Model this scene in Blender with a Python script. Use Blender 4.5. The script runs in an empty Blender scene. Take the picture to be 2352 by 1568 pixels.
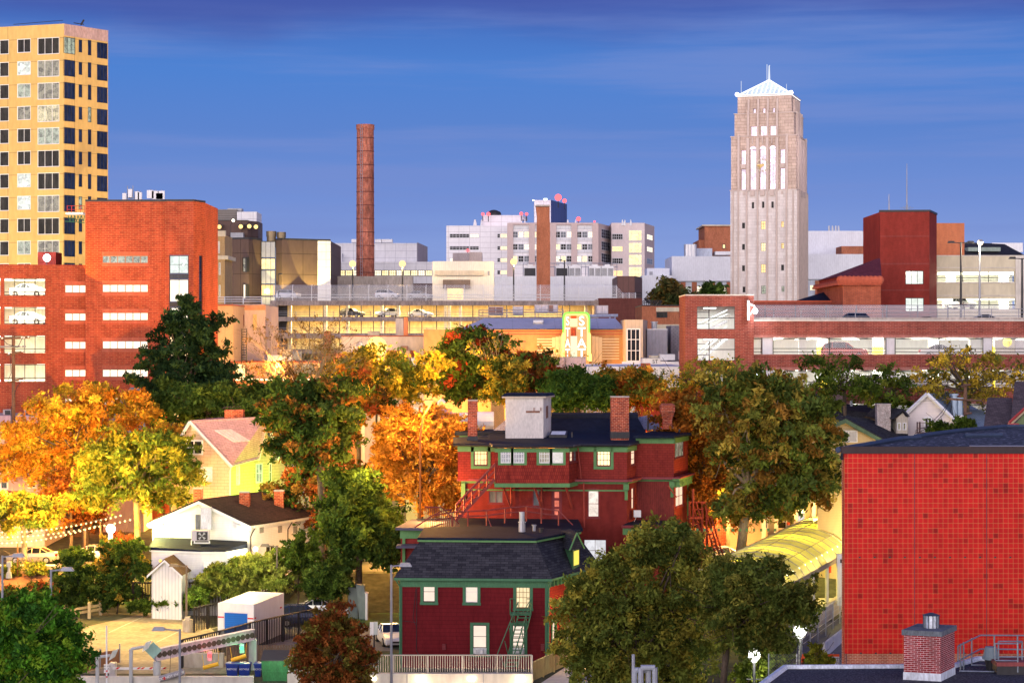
import bpy,math,random
import numpy as np
from mathutils import Vector
R=random.Random(7)
FOC,H,CX,CY=4573.0,23.0,1176.0,784.0
COL=bpy.context.scene.collection
class Cv:
 """A survey sheet: (x, y) read from an enlarged view, d = distance in metres."""
 def __init__(s,ox,oy,k): s.ox,s.oy,s.k=ox,oy,k
 def X(s,x): return s.ox + x*s.k
 def Y(s,y): return s.oy + y*s.k
 def __call__(s,x,y,d): return Vector(((s.X(x)-CX)/FOC*d,d,H-(s.Y(y)-CY)/FOC*d))
 def x(s,x,d): return (s.X(x)-CX)/FOC*d
 def z(s,y,d): return H-(s.Y(y)-CY)/FOC*d
 def m(s,n,d): return n*s.k/FOC*d
P=Cv(0,0,1)
Z1=Cv(0,0,.4028);Z2=Cv(402,402,.29297);Z3=Cv(976.2,402,.29297);Z4=Cv(1493,114.8,.3844)
Z5=Cv(1493,516.8,.36525);Z6=Cv(0,574.2,.25635);Z7=Cv(1607.9,114.8,.21967);Z8=Cv(1033.6,689.1,.19532)
Z9=Cv(488.1,717.8,.25635);Z10=Cv(1866.2,861.3,.20655)
S1=Cv(0,890,.31123);S2=Cv(0,1234.6,.26856);S3=Cv(574.2,1234.6,.31738);S4=Cv(890,861.3,.32959)
S5=Cv(1205.9,1119.7,.31738);S6=Cv(1550.4,775.2,.34082);S7=Cv(1780,1119.7,.28596)
def ground(y):
 if y < 133.6: return -3.0
 if y < 169: return 0.0
 if y < 177: return 2.4*(y-169)/8
 if y < 260: return 2.4+1.6*(y-177)/83
 return 4.0
class MB:
 def __init__(s): s.v=[];s.f=[];s.mi=[];s.m=0
 def poly(s,*pts):
  n=len(s.v);s.v += [tuple(p) for p in pts];s.f.append(tuple(range(n,n+len(pts))));s.mi.append(s.m);return s
 def hexa(s,b,t):
  """closed prism from bottom ring b and top ring t"""
  n=len(b);k=len(s.v);s.v += [tuple(p) for p in b]+[tuple(p) for p in t]
  s.f.append(tuple(range(k+n-1,k-1,-1)));s.f.append(tuple(range(k+n,k+2*n)))
  for i in range(n):
   j=(i+1) % n;s.f.append((k+i,k+j,k+n+j,k+n+i))
  s.mi += [s.m]*(n+2);return s
 def box(s,x0,x1,y0,y1,z0,z1):
  r=[(x0,y0),(x1,y0),(x1,y1),(x0,y1)]
  return s.hexa([(x,y,z0) for x,y in r],[(x,y,z1) for x,y in r])
 def prism(s,ring,z0,z1):
  return s.hexa([(p[0],p[1],z0) for p in ring],[(p[0],p[1],z1) for p in ring])
 def tube(s,a,b,r0,r1=None,n=6,cap=True):
  a=Vector(a);b=Vector(b);r1=r0 if r1 is None else r1;d=b-a
  if d.length < 1e-6: return s
  d.normalize();u=d.cross(Vector((0,0,1)) if abs(d.z) < .9 else Vector((1,0,0))).normalized();w=d.cross(u)
  k=len(s.v)
  for c,r in ((a,r0),(b,r1)):
   for i in range(n):
    t=2*math.pi*i/n;s.v.append(tuple(c+u*(r*math.cos(t))+w*(r*math.sin(t))))
  for i in range(n):
   j=(i+1) % n;s.f.append((k+i,k+j,k+n+j,k+n+i));s.mi.append(s.m)
  if cap:
   s.f.append(tuple(range(k+n-1,k-1,-1)));s.f.append(tuple(range(k+n,k+2*n)));s.mi += [s.m]*2
  return s
 def path(s,pts,r,n=6,r1=None):
  m=len(pts)-1
  for i in range(m):
   a=r if r1 is None else r+(r1-r)*i/m;b=r if r1 is None else r+(r1-r)*(i+1)/m
   s.tube(pts[i],pts[i+1],a,b,n)
  return s
 def ball(s,c,r,n=10,m=6,sz=1.0,z0=-1.0):
  k=len(s.v)
  for j in range(m+1):
   lat=math.asin(z0)+(math.pi/2-math.asin(z0))*j/m
   for i in range(n):
    t=2*math.pi*i/n;s.v.append((c[0]+r*math.cos(lat)*math.cos(t),c[1]+r*math.cos(lat)*math.sin(t),c[2]+r*sz*math.sin(lat)))
  for j in range(m):
   for i in range(n):
    q=(i+1) % n;s.f.append((k+j*n+i,k+j*n+q,k+(j+1)*n+q,k+(j+1)*n+i));s.mi.append(s.m)
  return s
 def slab(s,pts,t,up=True):
  """a sheet through pts thickened by t along its normal"""
  pts=[Vector(p) for p in pts];n=(pts[1]-pts[0]).cross(pts[2]-pts[0]).normalized()
  if (n.z < 0) == up: n=-n
  return s.hexa([p-n*t for p in pts],pts)
 def build(s,name,mat=None,parent=None,smooth=False):
  me=bpy.data.meshes.new(name);me.from_pydata(s.v,[],s.f)
  mats=mat if isinstance(mat,(list,tuple)) else [mat]
  for m in mats:
   if m: me.materials.append(m)
  if len(mats) > 1: me.polygons.foreach_set('material_index',s.mi)
  me.update()
  nv=len(me.vertices);co=np.empty(nv*3,np.float32);me.vertices.foreach_get('co',co);co=co.reshape(-1,3)
  nf=len(me.polygons);no=np.empty(nf*3,np.float32);me.polygons.foreach_get('normal',no);no=no.reshape(-1,3)
  tot=np.empty(nf,np.int32);me.polygons.foreach_get('loop_total',tot)
  lv=np.empty(len(me.loops),np.int32);me.loops.foreach_get('vertex_index',lv)
  ln=np.repeat(no,tot,axis=0);flat=np.abs(ln[:,2]) > .95
  t=np.stack([-ln[:,1],ln[:,0],np.zeros(len(ln),np.float32)],1);t[flat]=(1,0,0)
  t /= np.maximum(np.linalg.norm(t,axis=1,keepdims=True),1e-6)
  b=np.cross(ln,t);b[flat]=(0,1,0);p=co[lv]
  uv=np.stack([(p*t).sum(1),(p*b).sum(1)],1).astype(np.float32)
  me.uv_layers.new(name='UVMap').data.foreach_set('uv',uv.ravel())
  if smooth: me.polygons.foreach_set('use_smooth',[True]*nf)
  o=bpy.data.objects.new(name,me);COL.objects.link(o)
  if parent: o.parent=parent;o.matrix_parent_inverse=inv(parent)
  return o
def inv(par):
 from mathutils import Matrix
 m=Matrix.Identity(4);q=par;chain=[]
 while q: chain.append(q);q=q.parent
 w=Matrix.Identity(4)
 for q in reversed(chain): w=w @ q.matrix_parent_inverse @ Matrix.LocRotScale(q.location,q.rotation_euler,q.scale)
 return w.inverted()
def tag(o,label,cat,group=None,kind=None):
 if label: o['label']=label
 if cat: o['category']=cat
 if group: o['group']=group
 if kind: o['kind']=kind
 return o
def thing(name,label,cat,loc=(0,0,0),group=None,rz=0):
 o=bpy.data.objects.new(name,None);o.empty_display_size=.5;COL.objects.link(o)
 o.location=loc;o.rotation_euler=(0,0,rz)
 return tag(o,label,cat,group)
def copy_tree(o,parent=None):
 c=o.copy();COL.objects.link(c)
 if parent: c.parent=parent
 for ch in list(o.children): copy_tree(ch,c)
 return c
def struct(name,mb,mat): return tag(mb.build(name,mat),None,None,None,'structure')
class F:
 def __init__(s,ax,ay,bx,by):
  s.a=Vector((ax,ay));s.b=Vector((bx,by));d=s.b-s.a;s.L=d.length;s.t=d/s.L;s.n=Vector((s.t.y,-s.t.x))
 @staticmethod
 def px(c,x0,d0,x1,d1=None):
  d1=d0 if d1 is None else d1;return F(c.x(x0,d0),d0,c.x(x1,d1),d1)
 def p(s,u,z,o=0.0):
  q=s.a+s.t*u+s.n*o;return Vector((q.x,q.y,z))
 def u(s,c,x):
  r=(c.X(x)-CX)/FOC   
  den=s.t.x-r*s.t.y;return (r*s.a.y-s.a.x)/den
 def d(s,u): return (s.a+s.t*u).y
 def rect(s,c,x0,y0,x1,y1):
  u0=s.u(c,x0);u1=s.u(c,x1);dd=s.d(u0)
  return (u0,u1,c.z(y1,dd),c.z(y0,dd))
 def quad(s,mb,u0,u1,z0,z1,o=0.0):
  mb.poly(s.p(u0,z0,o),s.p(u1,z0,o),s.p(u1,z1,o),s.p(u0,z1,o));return mb
 def box(s,mb,u0,u1,z0,z1,o0,o1):
  r=[s.p(u0,0,o1),s.p(u1,0,o1),s.p(u1,0,o0),s.p(u0,0,o0)]
  mb.hexa([(p.x,p.y,z0) for p in r],[(p.x,p.y,z1) for p in r]);return mb
 def wall(s,mb,u0,u1,z0,z1,ops=(),dep=.2,o=0.0):
  us=sorted({u0,u1,*[min(max(q,u0),u1) for r in ops for q in r[:2]]});zs=sorted({z0,z1,*[min(max(q,z0),z1) for r in ops for q in r[2:4]]})
  for i in range(len(us)-1):
   for j in range(len(zs)-1):
    if us[i+1]-us[i] < 1e-4 or zs[j+1]-zs[j] < 1e-4: continue
    cu=(us[i]+us[i+1])/2;cz=(zs[j]+zs[j+1])/2
    if any(r[0] < cu < r[1] and r[2] < cz < r[3] for r in ops): continue
    s.quad(mb,us[i],us[i+1],zs[j],zs[j+1],o)
  for (a,b,c,d) in [r[:4] for r in ops]:
   q=[(a,c),(b,c),(b,d),(a,d)]
   for k in range(4):
    (x,y),(w,v)=q[k],q[(k+1) % 4]
    mb.poly(s.p(x,y,o),s.p(x,y,o-dep),s.p(w,v,o-dep),s.p(w,v,o))
  return mb
 def win(s,par,r,pane,frame,nx=1,nz=1,fw=.07,b=.02,sub=False,mw=None,name='window',sill=None):
  """frame and bars (a part) with its panes; b = where the glass sits relative to the wall"""
  u0,u1,z0,z1=r;mw=fw*.6 if mw is None else mw
  m=MB();t=b+.05
  s.box(m,u0,u1,z1-fw,z1,b-.02,t);s.box(m,u0,u1,z0,z0+fw,b-.02,t)
  s.box(m,u0,u0+fw,z0+fw,z1-fw,b-.02,t);s.box(m,u1-fw,u1,z0+fw,z1-fw,b-.02,t)
  for i in range(1,nx):
   q=u0+(u1-u0)*i/nx;s.box(m,q-mw/2,q+mw/2,z0+fw,z1-fw,b-.01,t-.012)
  for j in range(1,nz):
   q=z0+(z1-z0)*j/nz;s.box(m,u0+fw,u1-fw,q-mw/2,q+mw/2,b-.015,t-.008)
  if sill is not None: s.box(m,u0-.08,u1+.08,z0-.1,z0,b-.02,t+.08)
  if sub:
   o=m.build(name,frame,par);g=MB();s.quad(g,u0+.01,u1-.01,z0+.01,z1-.01,b);g.build('pane',pane,o)
  else:
   m.m=1;s.quad(m,u0+.01,u1-.01,z0+.01,z1-.01,b);o=m.build(name,[frame,pane],par)
  return o
def lin(c):
 if isinstance(c,str):
  c=[int(c[i:i+2],16)/255 for i in (0,2,4)];c=[x/12.92 if x <= .04045 else ((x+.055)/1.055)**2.4 for x in c]
 return tuple(c)+(1,)
MC={}
AGLOW=(3.5,3.05,3.1);SUNE=.45
def newmat(name):
 m=bpy.data.materials.new(name);m.use_nodes=True;nt=m.node_tree;nt.nodes.clear()
 out=nt.nodes.new('ShaderNodeOutputMaterial');return m,nt,out
def nd(nt,t,**k):
 n=nt.nodes.new(t)
 for a,b in k.items(): setattr(n,a,b)
 return n
def vary(nt,colsock,var,scale,seedvec=None):
 """multiply a colour by two octaves of blotchy weathering"""
 tc=nd(nt,'ShaderNodeTexCoord');n1=nd(nt,'ShaderNodeTexNoise');n1.inputs['Scale'].default_value=scale;n1.inputs['Detail'].default_value=6;n1.inputs['Roughness'].default_value=.65
 mp=nd(nt,'ShaderNodeMapping');mp.inputs['Scale'].default_value=(1,1,.35);nt.links.new(tc.outputs['Object'],mp.inputs[0]);nt.links.new(mp.outputs[0],n1.inputs['Vector'])
 mr=nd(nt,'ShaderNodeMapRange');mr.inputs['From Min'].default_value=.3;mr.inputs['From Max'].default_value=.7
 mr.inputs['To Min'].default_value=1-var;mr.inputs['To Max'].default_value=1+var*.7;nt.links.new(n1.outputs['Fac'],mr.inputs[0])
 n2=nd(nt,'ShaderNodeTexNoise');n2.inputs['Scale'].default_value=scale*7;n2.inputs['Detail'].default_value=4;nt.links.new(mp.outputs[0],n2.inputs['Vector'])
 m2=nd(nt,'ShaderNodeMapRange');m2.inputs['From Min'].default_value=.3;m2.inputs['From Max'].default_value=.7;m2.inputs['To Min'].default_value=1-var*.8;m2.inputs['To Max'].default_value=1+var*.8;nt.links.new(n2.outputs['Fac'],m2.inputs[0])
 mm=nd(nt,'ShaderNodeMath',operation='MULTIPLY');nt.links.new(mr.outputs[0],mm.inputs[0]);nt.links.new(m2.outputs[0],mm.inputs[1])
 vm=nd(nt,'ShaderNodeVectorMath',operation='SCALE');nt.links.new(colsock,vm.inputs[0]);nt.links.new(mm.outputs[0],vm.inputs['Scale'])
 return vm.outputs[0]
def bsdf(nt,out,col,rough=.8,metal=0.,spec=.3,bump=None):
 b=nd(nt,'ShaderNodeBsdfPrincipled');b.inputs['Roughness'].default_value=rough;b.inputs['Metallic'].default_value=metal
 b.inputs['Specular IOR Level'].default_value=spec;nt.links.new(col,b.inputs['Base Color']);nt.links.new(b.outputs[0],out.inputs[0])
 if bump is not None: nt.links.new(bump,b.inputs['Normal'])
 return b
def plain(name,col,rough=.8,var=.15,scale=.6,metal=0.,spec=.3):
 if name in MC: return MC[name]
 m,nt,out=newmat(name);rgb=nd(nt,'ShaderNodeRGB');rgb.outputs[0].default_value=lin(col)
 bsdf(nt,out,vary(nt,rgb.outputs[0],var,scale),rough,metal,spec);MC[name]=m;return m
def bricky(name,c1,c2,mortar,bw=.22,bh=.075,ms=.01,var=.18,scale=.35,rough=.85,offset=.5,bias=0.,spec=.08,bumpy=0.):
 if name in MC: return MC[name]
 m,nt,out=newmat(name);uv=nd(nt,'ShaderNodeUVMap');bt=nd(nt,'ShaderNodeTexBrick')
 nt.links.new(uv.outputs[0],bt.inputs['Vector']);bt.offset=offset;bt.squash=1
 for k,v in (('Color1',lin(c1)),('Color2',lin(c2)),('Mortar',lin(mortar)),('Scale',1.),('Mortar Size',ms),('Brick Width',bw),('Row Height',bh),('Bias',bias),('Mortar Smooth',.1)): bt.inputs[k].default_value=v
 bp=None
 if bumpy:
  b=nd(nt,'ShaderNodeBump');b.inputs['Strength'].default_value=bumpy;b.inputs['Distance'].default_value=.02;b.invert=True;nt.links.new(bt.outputs['Fac'],b.inputs['Height']);bp=b.outputs[0]
 bsdf(nt,out,vary(nt,bt.outputs['Color'],var,scale),rough,0,spec,bp);MC[name]=m;return m
def lined(name,col,pitch,dark=.55,width=.12,vert=False,rough=.6,var=.08,scale=.5,metal=0.,spec=.3):
 """boards or metal sheets: thin shadow-gap lines every pitch metres"""
 if name in MC: return MC[name]
 m,nt,out=newmat(name);uv=nd(nt,'ShaderNodeUVMap');sx=nd(nt,'ShaderNodeSeparateXYZ');nt.links.new(uv.outputs[0],sx.inputs[0])
 d=nd(nt,'ShaderNodeMath',operation='DIVIDE');d.inputs[1].default_value=pitch;nt.links.new(sx.outputs[0 if vert else 1],d.inputs[0])
 fr=nd(nt,'ShaderNodeMath',operation='FRACT');nt.links.new(d.outputs[0],fr.inputs[0])
 lt=nd(nt,'ShaderNodeMath',operation='LESS_THAN');lt.inputs[1].default_value=width;nt.links.new(fr.outputs[0],lt.inputs[0])
 mx=nd(nt,'ShaderNodeMix',data_type='RGBA');c=lin(col);mx.inputs[6].default_value=c;mx.inputs[7].default_value=tuple(x*dark for x in c[:3])+(1,)
 nt.links.new(lt.outputs[0],mx.inputs[0])
 bsdf(nt,out,vary(nt,mx.outputs[2],var,scale),rough,metal,spec);MC[name]=m;return m
def glass(name,col=(.02,.025,.035),rough=.12,spec=.25):
 if name in MC: return MC[name]
 m,nt,out=newmat(name);rgb=nd(nt,'ShaderNodeRGB');rgb.outputs[0].default_value=lin(col)
 bsdf(nt,out,vary(nt,rgb.outputs[0],.5,.5),rough,0,spec);MC[name]=m;return m
def lit(name,col,st,var=.35,scale=1.3,blind=0.):
 """a window with the room behind it alight: furniture-sized patches, optional curtain folds"""
 if name in MC: return MC[name]
 m,nt,out=newmat(name);tc=nd(nt,'ShaderNodeTexCoord');v=nd(nt,'ShaderNodeTexVoronoi');v.inputs['Scale'].default_value=scale
 nt.links.new(tc.outputs['Object'],v.inputs['Vector']);n=nd(nt,'ShaderNodeTexNoise');n.inputs['Scale'].default_value=scale*2.2;n.inputs['Detail'].default_value=5
 nt.links.new(tc.outputs['Object'],n.inputs['Vector'])
 sp=nd(nt,'ShaderNodeSeparateColor');nt.links.new(v.outputs['Color'],sp.inputs[0])
 a=nd(nt,'ShaderNodeMath',operation='MULTIPLY_ADD');a.inputs[1].default_value=.5;nt.links.new(sp.outputs[0],a.inputs[0]);nt.links.new(n.outputs['Fac'],a.inputs[2])
 mr=nd(nt,'ShaderNodeMapRange');mr.inputs['From Min'].default_value=.4;mr.inputs['From Max'].default_value=1.;mr.inputs['To Min'].default_value=st*(1-var);mr.inputs['To Max'].default_value=st
 nt.links.new(a.outputs[0],mr.inputs[0])
 e=nd(nt,'ShaderNodeEmission');e.inputs[0].default_value=lin(col);nt.links.new(mr.outputs[0],e.inputs[1])
 g=nd(nt,'ShaderNodeBsdfGlossy');g.inputs['Roughness'].default_value=.1;g.inputs[0].default_value=(.05,.05,.05,1)
 ad=nd(nt,'ShaderNodeAddShader');nt.links.new(e.outputs[0],ad.inputs[0]);nt.links.new(g.outputs[0],ad.inputs[1]);nt.links.new(ad.outputs[0],out.inputs[0]);MC[name]=m;return m
def glow(name,col,st):
 if name in MC: return MC[name]
 m,nt,out=newmat(name);e=nd(nt,'ShaderNodeEmission');e.inputs[0].default_value=lin(col);e.inputs[1].default_value=st;nt.links.new(e.outputs[0],out.inputs[0]);MC[name]=m;return m
def leafmat():
 m,nt,out=newmat('leaf');at=nd(nt,'ShaderNodeAttribute',attribute_name='tint');d=nd(nt,'ShaderNodeBsdfDiffuse');t=nd(nt,'ShaderNodeBsdfTranslucent')
 mx=nd(nt,'ShaderNodeMixShader');mx.inputs[0].default_value=.35
 for q in (d,t): nt.links.new(at.outputs['Color'],q.inputs[0])
 nt.links.new(d.outputs[0],mx.inputs[1]);nt.links.new(t.outputs[0],mx.inputs[2]);nt.links.new(mx.outputs[0],out.inputs[0]);return m
LEAF=leafmat()
BARK=plain('bark',(.10,.075,.055),.9,.4,2.)
BARKP=plain('bark_pale',(.26,.20,.12),.9,.3,2.)
BR_DEEP=bricky('brick_deep',(.27,.032,.025),(.21,.025,.02),(.20,.05,.035),var=.15)
BR_GAR=bricky('brick_garage',(.29,.065,.045),(.19,.042,.032),(.34,.17,.13),.5,.15,.014,var=.2)
BR_OR=bricky('brick_orange',(.46,.15,.07),(.38,.11,.05),(.40,.20,.12),var=.25,scale=.8)
BR_YEL=bricky('brick_buff',(.46,.30,.13),(.40,.25,.10),(.5,.4,.25),var=.15)
BR_CHIM=bricky('brick_chimney',(.46,.09,.04),(.20,.03,.02),(.50,.32,.22),.34,.14,.009,var=.3,scale=1.5)
CONC=plain('concrete',(.42,.37,.32),.9,.25,.5)
CONC_L=plain('concrete_pale',(.62,.58,.50),.9,.15,.4)
CREAM=plain('cream_render',(.62,.55,.40),.85,.12,.4)
STONE=bricky('limestone',(.72,.67,.63),(.64,.58,.54),(.50,.45,.41),1.6,.62,.02,var=.09,scale=.3)
WHITE=plain('white_paint',(.78,.78,.76),.6,.06,.8)
WMETAL=lined('white_metal_siding',(.76,.78,.80),.45,.86,.08,True)
WPANEL=bricky('white_panel',(.74,.74,.74),(.70,.70,.71),(.45,.45,.47),2.4,1.5,.04,var=.06,offset=0)
BPANEL=bricky('brown_panel',(.115,.075,.065),(.105,.07,.06),(.05,.035,.03),6,4,.06,var=.08,offset=0,rough=.5)
DARK=plain('dark_metal',(.03,.03,.033),.5,.2,1.)
STEEL=plain('galvanised_steel',(.50,.51,.53),.4,.1,1.,.6)
GREY=plain('grey_metal',(.32,.33,.35),.5,.15,.8,.3)
BLACKROOF=plain('black_membrane_roof',(.012,.017,.034),.75,.3,.4,0,.08)
SH_DARK=bricky('shingle_charcoal',(.055,.056,.065),(.03,.031,.038),(.018,.018,.022),.36,.15,.012,var=.2,scale=1.)
SH_PINK=bricky('shingle_rose',(.60,.36,.36),(.50,.30,.31),(.30,.17,.18),.5,.18,.015,var=.15)
SH_BLUE=bricky('shingle_blue',(.20,.27,.36),(.15,.21,.30),(.10,.14,.2),.4,.16,.015,var=.15)
GL_D=glass('glass_dark');GL_N=glass('glass_navy',(.015,.025,.07));GL_G=glass('glass_grey',(.16,.18,.20),.3)
L_WARM=lit('lit_warm',(1,.62,.22),1.7);L_YEL=lit('lit_yellow',(1,.78,.38),1.6);L_CREAM=lit('lit_cream',(1,.86,.62),1.5,.25)
L_WHITE=lit('lit_white',(1,.97,.86),1.5,.3);L_LILAC=lit('lit_lilac',(1,.78,1),1.7,.65,1.1);L_SOFT=lit('lit_curtain',(1,.70,.48),1.05,.12,3.)
L_DIM=lit('lit_dim',(.9,.8,.55),.36,.8,2.);L_GREEN=lit('lit_pale_green',(.75,.82,.62),.6,.75,2.)
def sphere_lamp(name,par,c,r,mat,n=10):
 return MB().ball(c,r,n,6).build(name,mat,par,True)
def point(loc,col,w,size=.3,par=None,name='lamp_or_fill_light'):  # serves real lamps and added fills that have no fixture
 l=bpy.data.lights.new(name,'POINT');l.color=col;l.energy=w;l.shadow_soft_size=size
 o=bpy.data.objects.new(name,l);o.location=loc;COL.objects.link(o);return o
def area(loc,rot,sx,sy,col,w,name='garage_light'):
 l=bpy.data.lights.new(name,'AREA');l.shape='RECTANGLE';l.size=sx;l.size_y=sy;l.color=col;l.energy=w
 o=bpy.data.objects.new(name,l);o.location=loc;o.rotation_euler=rot;COL.objects.link(o);return o
def spot(loc,to,col,w,ang=70,blend=.3,size=.3):  # serves wall floods and added fills that have no fixture
 l=bpy.data.lights.new('flood_or_fill_light','SPOT');l.color=col;l.energy=w;l.spot_size=math.radians(ang);l.spot_blend=blend;l.shadow_soft_size=size
 o=bpy.data.objects.new('flood_or_fill_light',l);o.location=loc;o.rotation_euler=(Vector(to)-Vector(loc)).to_track_quat('-Z','Y').to_euler();COL.objects.link(o);return o
ORANGE=(1,.45,.08);AMBER=(1,.62,.22);WARMW=(1,.82,.55);COOLW=(.85,.92,1)

def block(par,name,c,x0,y0,x1,y1,d,dep,mat,base=None):
 """box-shaped part: front face at distance d, depth dep"""
 z0=base if base is not None else c.z(y1,d)
 return MB().box(c.x(x0,d),c.x(x1,d),d,d+dep,z0,c.z(y0,d)).build(name,mat,par)
def ft(c,x0,x1,d): return F.px(c,x0,d,x1,d)
def bldg(name,label,cat,c,x0,x1,d,group=None): return thing(name,label,cat,((c.x(x0,d)+c.x(x1,d))/2,d+3,ground(d)),group)
t=bldg('apartment_tower','tall yellow panelled apartment tower with dark square windows, left edge','tower',Z1,0,612,266)
YP=bricky('yellow_panel',(.66,.44,.15),(.62,.41,.14),(.42,.27,.10),9,3.02,.05,var=.1,offset=0)
Fa=F.px(Z1,-90,268.6,366,265);Fb=F.px(Z1,366,265,616,270.8)
ztop=Z1.z(136,265)
rows=[(210+i*128.7) for i in range(12)]
opa,opb=[],[]
for y in rows:
 for (a,b,h) in ((-52,50,84),(97,175,80),(213,338,96)):
  opa.append(Fa.rect(Z1,a,y,b,y+h)[:2]+(Z1.z(y+h,265),Z1.z(y,265)))
 for (a,b,h,q) in ((364,430,94,0),(449,470,74,3),(501,522,88,-2),(553,614,92,2)):
  opb.append(Fb.rect(Z1,a,y,b,y)[:2]+(Z1.z(y+h+q,265),Z1.z(y+q,265)))
m=MB();Fa.wall(m,0,Fa.L,4,ztop,opa,.18);Fb.wall(m,0,Fb.L,4,ztop-1.55,opb,.18)
back=[Fa.p(0,0,-9),Fb.p(Fb.L,0,-9)]
for A,B in ((Fa.p(0,0),back[0]),(back[0],back[1]),(back[1],Fb.p(Fb.L,0))):
 m.poly((A.x,A.y,4),(B.x,B.y,4),(B.x,B.y,ztop),(A.x,A.y,ztop))
m.poly(*[(q.x,q.y,ztop-.4) for q in (Fa.p(0,0),Fb.p(0,0),Fb.p(Fb.L,0),back[1],back[0])])
m.build('wall',YP,t)
m=MB();Fb.box(m,0,Fb.L,ztop-1.56,ztop,-.3,.02);m.build('parapet',plain('raw_concrete_pink',(.50,.34,.30),.9,.25,.8),t)
m=MB();m.tube(Fa.p(4.5,ztop+.25),Fa.p(Fa.L-.2,ztop+.45),.04);m.tube(Fb.p(1.6,ztop+.3),Fb.p(3.3,ztop+.3),.06);m.tube(Fb.p(2.8,ztop+.2),Fb.p(3.3,ztop+.9),.12);m.build('roof_rail',DARK,t)
lits={(1,1): lit('lit_office',(.95,1,.9),.95,.6,1.6),(1,2): L_DIM,(2,1): L_GREEN,(2,2): L_DIM,(3,1): L_DIM,(3,2): lit('lit_curtains',(1,.85,.5),.8,.75,2.2),(4,2): L_GREEN,(6,1): lit('lit_office',(1,1,1),1),(7,1): lit('lit_office',(1,1,1),1),(7,2): L_DIM,(9,1): L_GREEN,(9,2): L_DIM}
DG=glass('glass_smoke',(.03,.029,.026),.2,.1)
n=0
for k,r in enumerate(opa):
 row,c_=divmod(k,3)
 Fa.win(t,r,lits.get((row,c_),DG),WHITE,(2,2,3)[c_],1,.09,-.1,mw=.05)
for k,r in enumerate(opb):
 row,c_=divmod(k,4)
 Fb.win(t,r,GL_N if (row*3+c_) % 11 else L_GREEN,DARK,(3,1,1,3)[c_],1,.07,-.1,mw=.05)
sc=thing('work_platform','red and white railed work platform on green truss beside brick wall','platform',Z1(430,1225,262))
d=262;m=MB();m.box(Z1.x(383,d),Z1.x(482,d),d-1,d+.4,Z1.z(1226,d),Z1.z(1214,d));m.build('deck',WHITE,sc)
m=MB()
for x in (383,408,434,460,482): m.tube(Z1(x,1214,d-1),Z1(x,1172,d-1),.04)
for y in (1174,1195): m.tube(Z1(383,y,d-1),Z1(482,y,d-1),.035)
m.build('guard_rail',plain('red_paint',(.5,.03,.03),.5),sc)
m=MB()
for i in range(5): m.tube(Z1(388+i*19,1228,d-.6),Z1(398+i*19,1262,d-.6),.05);m.tube(Z1(398+i*19,1262,d-.6),Z1(407+i*19,1228,d-.6),.05)
m.tube(Z1(370,1262,d-.6),Z1(482,1270,d-.6),.07);m.build('truss',plain('green_dark',(.02,.10,.06),.6),sc)
t=bldg('old_brick_block','narrow buff brick block with white cornice and stone belt course','building',Z2,240,400,298)
d=300;f=ft(Z2,235,398,d);m=MB()
ops=[]
for (y0,y1) in ((520,612),(688,782),(862,948)):
 for (a,b) in ((253,268),(310,323),(337,351)): ops.append(f.rect(Z2,a+(y0 > 600)*6,y0,b+(y0 > 600)*6,y1))
z0=4;f.wall(m,0,f.L-.15,z0,Z2.z(470,d),ops,.15)
m.poly(f.p(f.L-.15,z0),f.p(f.L-.15,z0,-8),f.p(f.L-.15,Z2.z(470,d),-8),f.p(f.L-.15,Z2.z(470,d)))
m.poly(f.p(0,z0,-8),f.p(0,z0),f.p(0,Z2.z(470,d)),f.p(0,Z2.z(470,d),-8));m.poly(f.p(0,Z2.z(470,d)),f.p(f.L-.15,Z2.z(470,d)),f.p(f.L-.15,Z2.z(470,d),-8),f.p(0,Z2.z(470,d),-8))
m.build('wall',BR_YEL,t)
m=MB();f.box(m,0,f.L,Z2.z(482,d),Z2.z(437,d),-.3,.25);f.box(m,0,f.L-.1,Z2.z(664,d),Z2.z(655,d),-.1,.12);f.box(m,.5*f.L,f.L+.4,Z2.z(662,d),Z2.z(632,d),-8,.3);m.build('cornice',CREAM,t)
for r in ops: f.win(t,r,L_DIM if R.random() < .7 else DG,WHITE,1,2,.08,-.08)
t=bldg('panel_clad_hall','dark brown panel clad building with lit column of glazing','building',Z2,390,1220,386)
d=386
def flat(name,c,pts,mat,par,z0,z1,dep=.3): pass
g1=F.px(Z2,388,384,578,382);g2=F.px(Z2,578,382,672,387);g3=F.px(Z2,672,387,790,387);g4=F.px(Z2,790,387,838,385);g5=F.px(Z2,838,385,1118,389);g6=F.px(Z2,1118,389,1220,389.5)
zt=Z2.z(504,383)
o1=g1.rect(Z2,528,648,578,760);o1b=g1.rect(Z2,530,855,578,968)
m=MB();g1.wall(m,0,g1.L,4,zt,[o1,o1b],.3);g2.wall(m,0,g2.L,4,zt);g4.wall(m,0,g4.L,4,zt);g5.wall(m,0,g5.L,4,zt)
for a,b in ((g1.p(0,0),Vector((g1.a.x,413,0))),(Vector((g6.b.x,413,0)),g6.p(g6.L,0))): m.poly((b.x,b.y,4),(a.x,a.y,4),(a.x,a.y,zt),(b.x,b.y,zt))
m.poly(*[(q[0],q[1],zt-.15) for q in (g1.a,g2.a,g3.a,g4.a,g5.a,g6.a,g6.b,(g6.b.x,413),(g1.a.x,413))])
m.build('wall',BPANEL,t)
g1.win(t,o1,L_DIM,DARK,1,2,.1,-.2);g1.win(t,o1b,L_CREAM,DARK,1,1,.1,-.2)
m=MB();g6.wall(m,0,g6.L,4,zt);m.build('pale_end_wall',WPANEL,t)
m=MB()
for g in (g1,g2,g4,g5,g6): g.box(m,0,g.L,zt,zt+.35,-.3,.06)
m.build('coping',DARK,t)
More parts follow.
